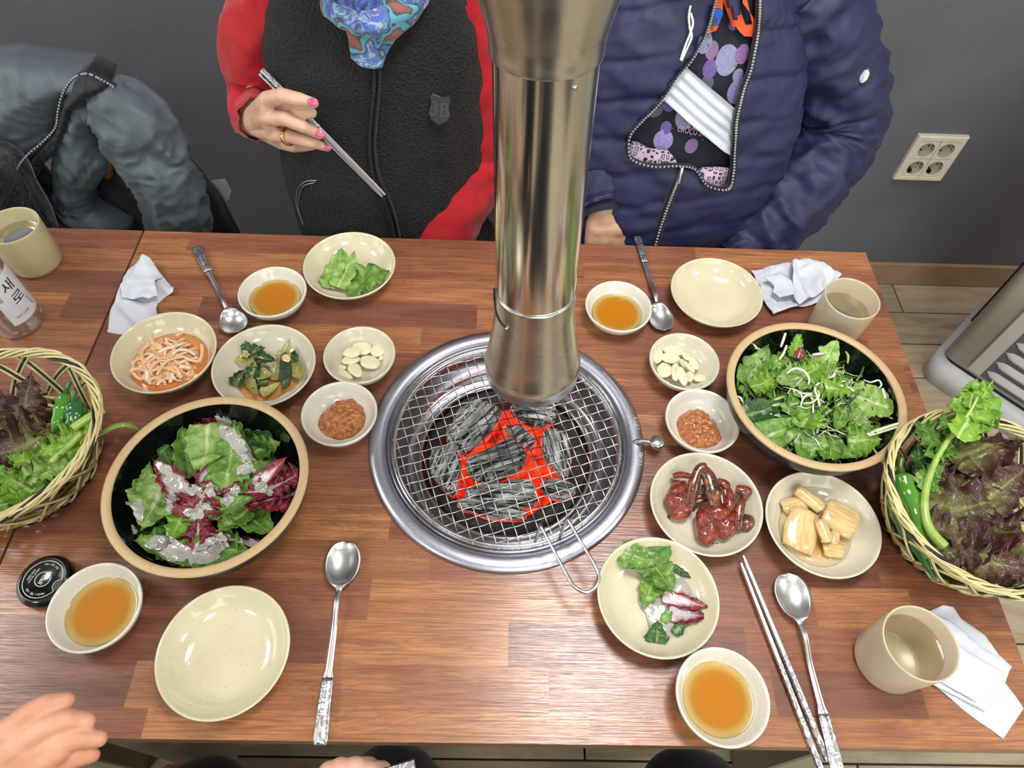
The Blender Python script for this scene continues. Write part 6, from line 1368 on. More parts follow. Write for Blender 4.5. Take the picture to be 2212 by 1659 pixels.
# resting left hand in the lap
for k in range(5):
    b0 = WRL+Vector((-.02+.018*k*.8, -.03, -.01)); capsule(core, WRL, b0+Vector((-.02, -.03, -.01)), .018, .011); capsule(core, b0+Vector((-.02, -.03, -.01)), b0+Vector((-.045, -.05, -.035)), .0095, .0075)
Vc, Fc = fused(core, .007, 3); body.add(rp(W_, Vc), Fc); body.build('body', M['skin'], W_)
head_bits(W_, HC-W_.location, RtW, .96)
M['nail'] = plain('pink_nail_polish', S(222, 92, 140), .15, nscale=30, namt=.05, coat=.8); M['gold'] = steel('gold_ring', S(212, 176, 96), .2)
for (u, v, y, an, a, b) in ((705, 468, .4215, -8, .0165, .0115), (785, 825, .4275, -18, .0155, .0105), (870, 970, .4365, -10, .0150, .0100)):
    c = kh(u, v, y); d = (kh(u+100*math.cos(R(an)), v-100*math.sin(R(an)), y)-c).normalized(); nrm = (CAM-c).normalized(); nrm = (nrm-d*nrm.dot(d)).normalized(); sd = nrm.cross(d); rot = Matrix((d, sd, nrm)).transposed()
    mb = MB(); ellip(mb, c-W_.location+nrm*.0006, (a/2, b/2, .0022), 18, rot); mb.build('fingernail', M['nail'], W_)
ra_, rb_ = rng[0][0].lerp(rng[0][1], .93), rng[0][0].lerp(rng[0][1], .98); d = (rng[0][1]-rng[0][0]).normalized(); up = Vector((0, 0, 1)); s1 = d.cross(up).normalized(); s2 = s1.cross(d)
mb = MB(); c = rng[0][0].lerp(rng[0][1], .9); pts = [c-W_.location+(s1*math.cos(2*PI*k/32)+s2*math.sin(2*PI*k/32))*.0112 for k in range(32)]
tube(mb, pts, .0032, 8, closed=True); o = mb.build('finger_ring', M['gold'], W_); o['label'] = 'wide gold ring on the ring finger'
# clothes
def wrinkle(amp, sc, seed, vsc=1.0): return lambda x, y, z, t: amp*nz((x, y, z*vsc), sc, seed)+amp*.5*nz((x, y, z*vsc), sc*2.4, seed+3)
mb = loft([(-.33, -.215, .60, .185, .135), (-.15, -.218, .575, .182, .140), (0, -.222, .575, .180, .130), (.12, -.222, .582, .178, .122), (.22, -.220, .590, .172, .112), (.285, -.215, .598, .150, .095), (.33, -.212, .60, .100, .070), (.345, -.210, .60, .070, .055)], 120, 90, 2.6, wrinkle(.010, 9, 2))
vest = mb.build('fleece_vest', M['fleece'], W_); vest.data.transform(Matrix.Translation(-W_.location)); vest['label'] = 'black fleece vest with a front zip'
cuff = wr.lerp(kh(200, 640, .47), .42)
mbl = limb([SHR-Vector((-.03, 0, -.03)), SHR.lerp(ELR, .5)+Vector((-.012, 0, 0)), ELR, ELR.lerp(wr, .5)+Vector((-.004, 0, -.012)), cuff], [.062, .056, .054, .044, .0285], .010, 1.8, 3, sharp=.6, dome=True)
o = mbl.build('red_sleeve', M['redknit'], W_); o.data.transform(Matrix.Translation(-W_.location))
mbl = limb([SHL-Vector((.03, 0, -.03)), SHL.lerp(ELL, .5)+Vector((.010, -.005, 0)), ELL+Vector((.0, 0, 0)), ELL.lerp(WRL, .5)+Vector((.0, -.015, 0)), WRL], [.062, .060, .060, .054, .042], .010, 1.8, 8, sharp=.6, dome=True)
o = mbl.build('red_sleeve', M['redknit'], W_); o.data.transform(Matrix.Translation(-W_.location))
for sx in (-.10, .10):
    o = limb([(-.215+sx, .62, -.25), (-.215+sx*1.1, .40, -.225), (-.215+sx*1.12, .19, -.22), (-.215+sx*1.1, .21, -.40), (-.215+sx*1.1, .25, -.67)], [.095, .085, .068, .060, .058], .005, 1.5, 4).build('trouser_leg', M['blackfab'], W_); o.data.transform(Matrix.Translation(-W_.location))
tv = tree_of([vest]) if False else None
bpy.context.view_layer.update(); tv = drape_tree([vest])
def lift(par, o): o.data.transform(Matrix.Translation(-par.location)); return o
def strip_on(tree, pl, w_, name, mat, par, off=.002):
    sp = spline([hitp(tree, u, v, off) for u, v in pl if hitp(tree, u, v, off)], 6); mb = MB(); tube(mb, sp, w_, 8, flat=.35); return lift(par, mb.build(name, mat, par))
for dx in (-5, 6): strip_on(tv, [(815+dx, 148), (812+dx, 200), (806+dx, 260), (803+dx, 320), (812+dx, 380), (832+dx, 425), (848+dx, 470), (858+dx, 518)], .0062, 'zip_flap', M['zipt'], W_, .004)
strip_on(tv, [(815, 148), (812, 200), (806, 260), (803, 320), (812, 380), (833, 425), (849, 470), (859, 518)], .0012, 'zip_line', M['black'], W_, .0075)
M['silver'] = plain('silver_piping', S(200, 202, 208), .35, metal=.4, nscale=200)
for pl in ([(684, 390), (660, 392), (644, 408), (640, 440), (650, 470), (655, 485)], [(680, 394), (655, 402), (646, 425), (645, 450), (652, 475)], [(1048, 458), (1056, 478), (1060, 500), (1055, 522)]): strip_on(tv, pl, .0014, 'pocket_zip', M['silver'], W_, .003)
# shield badge with raised numerals
bc = hitp(tv, 950, 237, .007); nrm = (CAM-bc).normalized(); xx = Vector((0, 0, 1)).cross(nrm).normalized(); xx = (P(975, 240, y=bc.y)-P(925, 233, y=bc.y)).normalized(); nrm = Vector((0, -1, .45)).normalized(); xx = (xx-nrm*xx.dot(nrm)).normalized(); yy2 = nrm.cross(xx); RB_ = Matrix((xx, yy2, nrm)).transposed()
V = []; shp = [(-.9, .75), (-.72, 1), (0, .86), (.72, 1), (.9, .75), (.78, .25), (.95, -.35), (.72, -.75), (0, -1.05), (-.72, -.75), (-.95, -.35), (-.78, .25)]; W2_, H2_ = .0175, .0225
for z, k in ((0, 1), (.0022, 1), (.0028, .93)): V += [bc-W_.location+RB_ @ Vector((x*W2_*k, y*H2_*k, z)) for x, y in shp]
n = 12; F = [(i*n+k, i*n+(k+1) % n, (i+1)*n+(k+1) % n, (i+1)*n+k) for i in range(2) for k in range(n)]+[tuple(range(24, 36))]; mb = MB(); mb.add(V, F); M['rubber'] = plain('badge_rubber', S(24, 25, 30), .3, nscale=30); mb.build('shield_badge', M['rubber'], W_, smooth=False)
V, F = text_mesh('3B', .030, .0006); mb = MB(); mb.add([bc-W_.location+RB_ @ Vector((p[0]*-1 if False else p[0], p[1], .0030+p[2])) for p in V], F); mb.build('badge_lettering', plain('badge_raised', S(44, 46, 52), .25, nscale=30), W_, smooth=False)
# scarf
m = MT('blue_patterned_scarf'); v = m.coord(); nd = m.n('ShaderNodeTexNoise'); nd.inputs['Scale'].default_value = 30; m.l(v, nd.inputs['Vector']); wv = m.mix(.06, v, nd.outputs['Color'])
f = m.noise(v, 26, 3, .6, 1.5); c = m.ramp(f, [(.30, S(24, 40, 130)), (.40, S(56, 96, 200)), (.47, S(160, 176, 200)), (.52, S(46, 130, 170)), (.58, S(60, 80, 190)), (.66, S(196, 186, 92)), (.74, S(54, 60, 50))], 'CONSTANT')
vo = m.n('ShaderNodeTexVoronoi'); vo.inputs['Scale'].default_value = 17; m.l(wv, vo.inputs['Vector']); r_ = m.ramp(vo.outputs['Distance'], [(0, S(150, 66, 38)), (.16, S(120, 52, 36)), (.22, S(30, 34, 40)), (.26, S(60, 160, 190)), (.36, S(30, 40, 60)), (.40, S(50, 110, 180)), (.44, (0, 0, 0))], 'CONSTANT')
msk = m.math('LESS_THAN', vo.outputs['Distance'], .44); c = m.mix(msk, c, r_); m.col(m.mix(m.math('MULTIPLY', m.noise(v, 500, 2), .18), c, S(220, 222, 230))); m.set(Roughness=.9, Sheen_Weight=.3); m.bump(m.noise(v, 400, 3), .6, .002); M['scarf'] = m.m
tipp = hitp(tv, 815, 140, 0)
def bib_y(x, z): return tipp.y-.010+.10*(z-tipp.z)+1.6*(x+.207)**2-.007*nz((x, z*.5, 4), 30)-.010*max(0, 1-abs(x+.2)/.03)*max(0, 1-(z-tipp.z)/.05)
bp = []
for u, v in [(728, -12), (740, 40), (752, 85), (758, 125), (775, 142), (805, 149), (826, 146), (834, 120), (858, 80), (895, 45), (928, -12)]:
    q = P(u, v, y=tipp.y)
    for _ in range(4): q = P(u, v, y=bib_y(q.x, q.z))
    bp.append(Vector((q.x, q.z)))
bp2 = []
for k in range(len(bp)):
    a, b = bp[k], bp[(k+1) % len(bp)]; n = max(1, int((b-a).length/.005)); bp2 += [tuple(a.lerp(b, j/n)) for j in range(n)]
def bib2(x, z):
    h = tv.ray_cast(Vector((x, -.4, z)), Vector((0, 1, 0))); b = bib_y(x, z)
    return min(b, h[0].y-.006) if h[0] and h[0].y < .55 else b
V, F = heightpoly(bp2, .005, bib2, -.004); mb = MB(); mb.add([(a, c, b) for a, b, c in V], F); lift(W_, mb.build('scarf', M['scarf'], W_))
mb = MB(); n = 56; V = []; F = []
for i in range(n):
    a = 2*PI*i/n; c0 = Vector((-.203+.064*math.cos(a), .532+.066*math.sin(a), .316+.008*math.sin(a)))
    for k in range(16):
        t = 2*PI*k/16; r = .0165*(1+.16*math.cos(4*t+2*math.sin(a*2))+.16*math.cos(3*a+2*t)+.35*nz((math.cos(a)*2, math.sin(a)*2, math.cos(t)), 1.6)); V.append(c0+Vector((math.cos(a)*math.cos(t)*r*.7, math.sin(a)*math.cos(t)*r*.7, math.sin(t)*r*1.05))-W_.location)
for i in range(n):
    for k in range(16): q = (k+1) % 16; j = (i+1) % n; F.append((i*16+k, j*16+k, j*16+q, i*16+q))
mb.add(V, F); mb.build('scarf_collar', M['scarf'], W_)
# held chopsticks
c1a, c1b = P(832, 421, y=.378), P(566, 150, y=.500); c2a, c2b = P(826, 425, y=.384), P(562, 158, y=.506)
chopstick('upper steel chopstick held by the woman in red', c1a, c1b, .0021, .0040); chopstick('lower steel chopstick held by the woman in red', c2a, c2b, .0019, .0036)

# ---------------------------------------------------------------- person in the navy jacket
N_ = thing('person', 'person in an open navy quilted jacket and dotted shirt with a white mask', 'person', (.27, .64, -.30))
XC = .262
def shell_extra(x, y, z, t):
    s = z+.10*abs(x-XC)+.02*math.sin(x*12); q = abs(math.sin(PI*s/.056)); return .0045*(1-math.exp(-(q/.28)**2))-.002+.010*nz((x, y, z*.6), 9, 4)+.006*nz((x, y, z*2), 22, 9)+.0022*nz((x*2.2, y*2.2, z), 60, 2)
mb = loft([(-.33, XC, .61, .200, .140), (-.20, XC-.005, .585, .205, .150), (-.05, XC, .565, .205, .155), (.06, XC, .570, .215, .145), (.16, XC, .585, .215, .132), (.24, XC, .595, .200, .115), (.30, XC, .602, .165, .092), (.345, XC, .605, .110, .072), (.37, XC, .60, .080, .062)], 180, 130, 2.5, shell_extra)
jac = mb.build('quilted_jacket', M['navyshell'], N_); lift(N_, jac); jac['label'] = 'navy quilted jacket, unzipped at the chest'
mb = loft([(-.33, XC, .61, .180, .12), (-.05, XC, .575, .188, .140), (.06, XC, .580, .195, .130), (.16, XC, .592, .195, .118), (.24, XC, .600, .180, .100), (.30, XC, .605, .140, .078), (.35, XC, .605, .070, .058)], 100, 60, 2.4, wrinkle(.006, 12, 5))
shirt = mb.build('shirt', M['navyshirt'], N_); lift(N_, shirt); shirt['label'] = 'dark navy shirt printed with pale purple dots'
bpy.context.view_layer.update(); tj = drape_tree([jac]); ts = drape_tree([shirt])
OPEN = [(1560, -160), (1545, 0), (1528, 60), (1500, 120), (1462, 165), (1430, 215), (1385, 260), (1360, 292), (1356, 312), (1362, 338), (1390, 355), (1425, 357), (1460, 355), (1474, 364), (1500, 362), (1520, 385), (1535, 410), (1552, 417), (1572, 405), (1583, 370), (1586, 320), (1590, 260), (1602, 200), (1620, 150), (1635, 80), (1640, 20), (1640, -60), (1625, -160)]
oh = []
for k in range(len(OPEN)-1):
    a, b = Vector(OPEN[k]), Vector(OPEN[k+1]); n = max(1, int((b-a).length/12)); oh += [hitp(tj, *a.lerp(b, j/n), 0) for j in range(n)]
oh = [h for h in oh if h]; oxz = [(h.x, h.z) for h in oh]
def inpoly(x, z, pl):
    c = False
    for i in range(len(pl)):
        a, b = pl[i], pl[i-1]
        if (a[1] > z) != (b[1] > z) and x < (b[0]-a[0])*(z-a[1])/(b[1]-a[1])+a[0]: c = not c
    return c
oxz2 = [(oxz[0][0], .5)]+oxz+[(oxz[-1][0], .5)]
bm = bmesh.new(); bm.from_mesh(jac.data); bm.faces.ensure_lookup_table()
kill = [f for f in bm.faces if f.calc_center_median().y+N_.location.y < .60 and inpoly(f.calc_center_median().x+N_.location.x, f.calc_center_median().z+N_.location.z, oxz2)]
bmesh.ops.delete(bm, geom=kill, context='FACES'); bm.to_mesh(jac.data); bm.free(); sd = jac.modifiers.new('thickness', 'SOLIDIFY'); sd.thickness = .004; sd.offset = -1
zp = spline([p+Vector((0, -.003, 0)) for p in oh[::3]], 3)
teeth([p-N_.location for p in zp[::3]], 'zip_teeth', N_, .0024, .0034, .0062)
cl = [hitp(tj, u, v, .004) for u, v in ((1474, 366), (1462, 395), (1450, 425), (1437, 460), (1425, 495), (1414, 533), (1405, 560))]; teeth([p-N_.location for p in cl if p], 'zip_teeth', N_, .0026, .0034, .0075)
pl_ = [hitp(tj, u, v, .010) for u, v in ((1474, 362), (1470, 378), (1466, 396))]; mb = MB(); tube(mb, [p-N_.location for p in pl_], [.0045, .0035, .0042], 8, flat=.5); mb.build('zip_pull', M['silver'], N_)
m = MT('pink_hexagon_lining'); v = m.coord(); vo = m.n('ShaderNodeTexVoronoi', feature='DISTANCE_TO_EDGE'); vo.inputs['Scale'].default_value = 120; vo.inputs['Randomness'].default_value = .45; m.l(v, vo.inputs['Vector'])
m.col(m.ramp(vo.outputs['Distance'], [(0, S(216, 190, 214)), (.11, S(208, 182, 208)), (.14, S(40, 36, 56)), (.22, S(40, 36, 56)), (.26, S(190, 166, 192))], 'CONSTANT')); m.set(Roughness=.6); M['lining'] = m.m
lift(N_, panel(ts, [(1357, 312), (1364, 296), (1376, 296), (1400, 308), (1440, 314), (1455, 330), (1472, 362), (1455, 356), (1425, 360), (1388, 358), (1362, 342)], 'jacket_lining', M['lining'], N_, .014, .005, .002, .004, 30, 1))
lift(N_, panel(ts, [(1494, 362), (1515, 351), (1545, 350), (1580, 352), (1586, 368), (1574, 406), (1552, 420), (1533, 412), (1518, 388)], 'jacket_lining', M['lining'], N_, .014, .005, .002, .004, 30, 2))
# dotted print
fz = lambda u, v: (1230+u/2.9625, v/2.9625)
DC = {'b': plain('print_grey_blue', S(134, 136, 172), .6, nscale=300, namt=.2), 'm': plain('print_mauve', S(130, 98, 146), .6, nscale=300, namt=.2), 'p': plain('print_purple', S(104, 80, 150), .6, nscale=300, namt=.2), 'l': plain('print_lavender', S(150, 136, 196), .6, nscale=300, namt=.2), 'g': plain('print_grey', S(86, 84, 106), .6, nscale=300, namt=.25)}
for u, v, r, k in ((862, 268, 50, 'b'), (910, 317, 42, 'm'), (1008, 383, 73, 'b'), (1106, 345, 42, 'm'), (1190, 370, 45, 'p'), (898, 440, 46, 'p'), (1078, 480, 33, 'b'), (1080, 578, 68, 'l'), (545, 670, 64, 'g'), (640, 665, 40, 'p'), (740, 755, 62, 'b'), (618, 815, 36, 'p'), (600, 895, 63, 'l'), (780, 932, 41, 'm'), (880, 530, 42, 'g'), (1190, 465, 34, 'm'), (590, 560, 50, 'g'), (1050, 150, 30, 'p')):
    cu, cv = fz(u, v); c = hitp(ts, cu, cv, 0); e = hitp(ts, cu+r/2.9625, cv, 0)
    if not c or not e: continue
    rr2 = abs(e.x-c.x); V = []; F = []; n = 28
    V.append((c.x, (ts.ray_cast(Vector((c.x, -.4, c.z)), Vector((0, 1, 0)))[0] or c).y-.0012, c.z))
    for q in (.5, 1):
        for i in range(n):
            a = 2*PI*i/n; x, z = c.x+rr2*q*math.cos(a), c.z+rr2*q*1.12*math.sin(a); h = ts.ray_cast(Vector((x, -.4, z)), Vector((0, 1, 0))); V.append((x, (h[0].y if h[0] else c.y)-.0012, z))
    F = [(0, 1+(i+1) % n, 1+i) for i in range(n)]+[(1+i, 1+(i+1) % n, 1+n+(i+1) % n, 1+n+i) for i in range(n)]
    mb = MB(); mb.add(V, F); lift(N_, mb.build('printed_dot', DC[k], N_))
M['glit'] = plain('print_pink_lettering', S(214, 170, 196), .5, nscale=200, namt=.1)
def shirt_text(body, size, u0, v0, u1, v1):
    A, B = hitp(ts, u0, v0, 0), hitp(ts, u1, v1, 0); V, F = text_mesh(body, size, align='LEFT'); wt = max(p[0] for p in V); dx = (B.x-A.x)/wt; dz = (B.z-A.z)/wt; out = []
    for p in V:
        x, z = A.x+p[0]*dx-p[1]*dz*.4, A.z+p[0]*dz+p[1]; h = ts.ray_cast(Vector((x, -.4, z)), Vector((0, 1, 0))); out.append((x, (h[0].y if h[0] else A.y)-.0018, z))
    mb = MB(); mb.add(out, F); lift(N_, mb.build('lettering', M['glit'], N_, smooth=False))
shirt_text('CROCO SWEET', .0135, 1463, 276, 1546, 294); shirt_text('LOVE', .022, 1485, 264, 1530, 272)
mb = MB()
for i in range(60):
    u, v = rnd.uniform(1400, 1600), rnd.uniform(70, 350); h = hitp(ts, u, v, .001)
    if h: box(mb, h, (.0015, .001, .0015))
o = lift(N_, mb.build('glitter_dots', M['gold'], N_, smooth=False)); o['kind'] = 'stuff'
# orange scarf ends
m = MT('orange_printed_scarf'); v = m.coord(); vo = m.n('ShaderNodeTexVoronoi'); vo.inputs['Scale'].default_value = 26; m.l(v, vo.inputs['Vector']); c = m.ramp(vo.outputs['Distance'], [(0, S(30, 90, 200)), (.22, S(40, 100, 210)), (.27, S(30, 40, 60)), (.30, S(226, 84, 42))], 'CONSTANT')
c = m.mix(m.ramp(m.noise(v, 70, 2), [(.6, 0), (.62, .8)]), c, S(60, 70, 50)); m.col(c); m.set(Roughness=.7); M['oscarf'] = m.m
lift(N_, panel(ts, [(1572, -60), (1573, 0), (1577, 30), (1590, 55), (1605, 70), (1622, 72), (1637, 68), (1634, 45), (1618, 20), (1602, 0), (1600, -60)], 'scarf', M['oscarf'], N_, .010, .005, .003, .005, 40, 2)); lift(N_, panel(ts, [(1544, -60), (1543, 0), (1535, 30), (1518, 60), (1525, 66), (1546, 58), (1558, 22), (1562, -60)], 'scarf', M['oscarf'], N_, .010, .005, .003, .005, 40, 6))
# face mask tucked across the chest
mk = panel(ts, [(1470, 130), (1476, 128), (1600, 232), (1596, 280), (1588, 325), (1560, 312), (1500, 262), (1426, 196), (1436, 175), (1450, 158)], 'mask_sheet', None or plain('white_mask_fabric', S(204, 208, 222), .8, nscale=300, namt=.04), N_, .016, .003, .002)
fold_dir = (P(1600, 233, y=.5)-P(1473, 130, y=.5)).normalized(); pd = fold_dir.cross(Vector((0, 1, 0)))
for vtx in mk.data.vertices:
    s = vtx.co.dot(pd); vtx.co.y -= .0045*abs(((s/.013) % 1)-.5)*2
lift(N_, mk); mk['label'] = 'pleated white face mask hanging across the chest'
mb = MB(); cp = [hitp(tj, u, v, .012) for u, v in ((1492, 12), (1488, 34), (1490, 60), (1494, 80), (1484, 105), (1472, 132))]; cp2 = [hitp(tj, u, v, .012) for u, v in ((1492, 28), (1497, 50), (1491, 72), (1480, 100), (1470, 130))]
for c_ in (cp, cp2): tube(mb, [p-N_.location for p in spline([q for q in c_ if q], 5)], .0016, 8)
mb.build('mask_cord', plain('white_elastic', S(228, 228, 226), .6, nscale=100), N_)
# arms
SR, ER, WR = Vector((.075, .62, .27)), P(1272, 285, y=.56), P(1300, 452, y=.445); SL, EL, WL = Vector((.455, .63, .27)), P(1790, 285, y=.575), P(1585, 560, y=.435)
o = limb([SR+Vector((.03, 0, .03)), SR.lerp(ER, .5)+Vector((-.012, 0, 0)), ER, ER.lerp(WR, .55)+Vector((0, -.01, 0)), WR+Vector((0, 0, .006))], [.070, .062, .058, .052, .036], .009, 1.8, 2, 64, 20, .005, .052, sharp=.6, dome=True).build('jacket_sleeve', M['navyshell'], N_); lift(N_, o)
o = limb([SL+Vector((-.03, 0, .03)), SL.lerp(EL, .5)+Vector((.020, 0, .01)), EL+Vector((.012, 0, 0)), EL.lerp(WL, .5)+Vector((.012, -.012, -.008)), WL], [.074, .070, .066, .058, .048], .013, 2.2, 6, 80, 26, .004, .055, sharp=.75, dome=True).build('jacket_sleeve', M['navyshell'], N_); lift(N_, o)
mb = MB(); d = (WR-ER).normalized(); pts, T, NN = frames([WR-d*.004, WR+d*.012]); mb = MB(); tube(mb, [WR-d*.010-N_.location, WR-d*.002-N_.location, WR+d*.012-N_.location], [.036, .0365, .0350], 40, caps=False); mb.build('cuff_band', M['navyshirt'], N_)
hb = hitp(drape_tree([o]), 1867, 165, .003)
if hb:
    nrm = (CAM-hb).normalized(); s1 = nrm.cross(Vector((0, 0, 1))).normalized(); s2 = s1.cross(nrm)*-1; mb = MB()
    rot = Matrix((s1, s2, nrm)).transposed(); ellip(mb, hb-N_.location, (.0085, .0135, .003), 24, rot); mb.build('sleeve_badge', M['zipt'], N_); mb = MB(); ellip(mb, hb+nrm*.0022-N_.location, (.0062, .0100, .0018), 24, rot); mb.build('badge_disc', M['silver'], N_)
# body with right hand resting on the lap behind the table edge
kn2 = lambda u, v, y: P(u, v, y=y)
wrN = WR+Vector((0, 0, 0)); base = []
K = [kn2(1278, 520, .420), kn2(1302, 530, .415), kn2(1326, 532, .415), kn2(1350, 526, .420)]
ch = []
for k, p in enumerate(K): ch.append(([p, p+Vector((-.002+.003*k, -.012, -.028)), p+Vector((-.004+.003*k, -.004, -.050)), p+Vector((-.004+.003*k, .010, -.062))], [.0125, .011, .0095, .008]))
thumb = ([kn2(1345, 480, .440), kn2(1362, 520, .435), kn2(1360, 560, .44)], [.014, .012, .009])
pal = [(p, wrN, .0135, .026) for p in K]+[(K[0], K[3], .0125, .0125), (kn2(1290, 490, .43), kn2(1335, 490, .43), .020, .020)]
Vh, Fh = hand(ch+[thumb], pal, wrN, .002, it=16)
body = MB(); body.add(rp(N_, Vh), Fh); core = MB(); HC2 = Vector((.262, .565, .50)); RtN = head(core, HC2, 1.0, .3)
for a, b, ra, rb in (((.262, .60, .41), (.262, .61, .27), .055, .06), ((.14, .62, .24), (.385, .62, .24), .06, .06), ((.20, .60, .12), (.325, .60, .12), .10, .10), ((.19, .60, -.2), (.335, .60, -.2), .11, .11), ((.262, .60, .1), (.262, .60, -.2), .12, .12), (SR, ER, .045, .038), (ER, WR, .038, .026), (SL, EL, .045, .038), (EL, WL, .038, .027), (WL, WL+Vector((-.06, -.03, -.04)), .027, .018), (WL+Vector((-.06, -.03, -.04)), WL+Vector((-.11, -.03, -.06)), .016, .009)): capsule(core, a, b, ra, rb)
for sx in (-.11, .11):
    capsule(core, (.262+sx, .60, -.25), (.262+sx*1.2, .20, -.22), .082, .064); capsule(core, (.262+sx*1.2, .20, -.22), (.262+sx*1.2, .25, -.64), .056, .042); capsule(core, (.262+sx*1.2, .26, -.69), (.262+sx*1.25, .12, -.705), .038, .03)
Vc, Fc = fused(core, .007, 3); body.add(rp(N_, Vc), Fc); body.build('body', M['skin2'], N_); head_bits(N_, HC2-N_.location, RtN, 1.0)
for sx in (-.11, .11): lift(N_, limb([(.262+sx, .62, -.25), (.262+sx*1.1, .40, -.225), (.262+sx*1.2, .19, -.22), (.262+sx*1.2, .21, -.40), (.262+sx*1.2, .25, -.67)], [.100, .088, .070, .062, .060], .005, 1.5, 4).build('trouser_leg', M['navyfab'], N_))
# ================================================================ COAT ON A CHAIR
M['coat'] = fabric('slate_blue_coat_shell', S(84, 95, 104), .5, 10, .2, 700, .14, .1); M['coatd'] = fabric('dark_navy_coat_lining', S(24, 27, 36), .6, 10, .2, 700, .12, .1); M['woodc'] = plain('brown_chair_wood', S(110, 72, 38), .4, nscale=20, namt=.2)
CH = thing('wooden_chair', 'brown wooden chair mostly hidden under the slate blue coat', 'chair', (-.86, .70, FLOOR))
mb = MB(); box(mb, (0, -.09, .44), (.32, .36, .035), bev=.008); mb.build('seat', M['woodc'], CH, smooth=False)
for sx in (-.13, .13):
    for sy, h in ((-.24, .43), (.06, .43)): mb = MB(); box(mb, (sx, sy, h/2), (.035, .035, h), bev=.004); mb.build('leg', M['woodc'], CH, smooth=False)
    mb = MB(); tube(mb, spline([(sx, .04, .45), (sx, .02, .56), (sx, .0, .66)], 5), .016, 10); mb.build('back_post', M['woodc'], CH)
mb = MB(); tube(mb, spline([(-.15, -.01, .66), (0, .0, .67), (.15, -.01, .66)], 6), .026, 10, flat=1); mb.build('top_rail', M['woodc'], CH)
CO = thing('padded_coat', 'slate blue padded coat with fur trim draped over the chair at the left', 'coat', (-.80, .62, -.25)); RC = lambda ps: [p-CO.location for p in ps]
def drapery(name, mat, poly, ybase, bulge, folds, seed, step=.007, dirx=.5, par=CO, depth=.09, ridge=30, edge=.3):
    """thick hanging cloth: outline at depth ybase, swelling toward the table by bulge, with folds running down"""
    pts = []
    for k in range(len(poly)):
        a, b = Vector(poly[k]), Vector(poly[(k+1) % len(poly)]); n = max(1, int((b-a).length/12))
        for j in range(n): q = a.lerp(b, j/n); p = P(q.x, q.y, y=ybase); pts.append(Vector((p.x, p.z)))
    R0 = max((p-sum(pts, Vector((0, 0)))/len(pts)).length for p in pts)
    def fn(x, z):
        d = min((q-Vector((x, z))).length for q in pts); e = min(1, d/(R0*edge)); b = (1-(1-e)**2)**.5
        s = x+dirx*z; f = .5*nz((s, z*.18, seed), ridge)+.9*(.5-1.8*abs(nz((s+.3*nz((x, z, seed), 9), z*.35, seed+4), ridge*.9)))+.25*(.4-1.6*abs(nz((s, z*.6, seed+7), ridge*1.8)))+.2*nz((s, z*.6, seed), 75)
        return ybase-bulge*b-folds*f*min(1, d/.02)
    V, F = heightpoly([(p.x, p.y) for p in pts], step, fn); m_ = len(V)
    mb = MB(); mb.add(RC([Vector((a, c, b)) for a, b, c in V]), F); mb.add(RC([Vector((a, max(ybase, c)+depth*.5, b)) for a, b, c in V]), [f[::-1] for f in F])
    cnt = {(f[i], f[(i+1) % 3]) for f in F for i in range(3)}; mb.f += [(b, a, a+m_, b+m_) for (a, b) in cnt if (b, a) not in cnt]; mb.m += [0]*(len(mb.f)-len(mb.m))
    return mb.build(name, mat, par)
drapery('back_panel', M['coatd'], [(190, 170), (240, 196), (272, 230), (325, 285), (374, 345), (420, 395), (464, 450), (508, 530), (550, 640), (240, 640), (200, 400)], .62, .06, .008, 3, .010, .7)
drapery('body_panel', M['coat'], [(-150, 150), (-60, 132), (30, 126), (70, 133), (120, 140), (190, 150), (236, 178), (225, 200), (160, 195), (130, 240), (118, 285), (95, 320), (60, 345), (38, 375), (-20, 430), (-160, 460)], .56, .06, .012, 5, .007, -.6, edge=.35)
drapery('inner_panel', M['coat'], [(225, 198), (262, 230), (262, 262), (236, 256), (205, 262), (215, 300), (244, 335), (235, 365), (215, 395), (200, 400), (205, 440), (290, 470), (300, 560), (80, 560), (85, 480), (120, 400), (116, 330), (130, 260), (160, 200)], .555, .055, .016, 9, .006, .25, edge=.3)
drapery('front_facing', M['coatd'], [(236, 178), (190, 152), (165, 168), (140, 215), (128, 262), (118, 295), (85, 330), (40, 372), (34, 400), (45, 425), (80, 430), (110, 450), (128, 480), (112, 520), (140, 530), (152, 480), (130, 440), (95, 415), (70, 400), (95, 350), (130, 320), (150, 280), (165, 230), (215, 200)], .535, .045, .006, 12, .006, 0)
mbl = limb([P(225, 215, y=.56), P(285, 262, y=.535), P(335, 340, y=.525), P(375, 430, y=.52), P(400, 560, y=.54)], [.035, .058, .054, .050, .050], .011, 2.0, 7, 88, 34, sharp=.85); o = mbl.build('coat_sleeve', M['coat'], CO); o.data.transform(Matrix.Translation(-CO.location))
zl = [P(u, v, y=.475) for u, v in ((250, 188), (215, 168), (188, 158), (160, 168), (138, 200), (127, 240), (121, 275), (95, 305), (60, 335), (40, 362), (34, 385), (38, 412))]
teeth(RC(zl), 'zip_teeth', CO, .0022, .0042, .0050, M['coatd'])
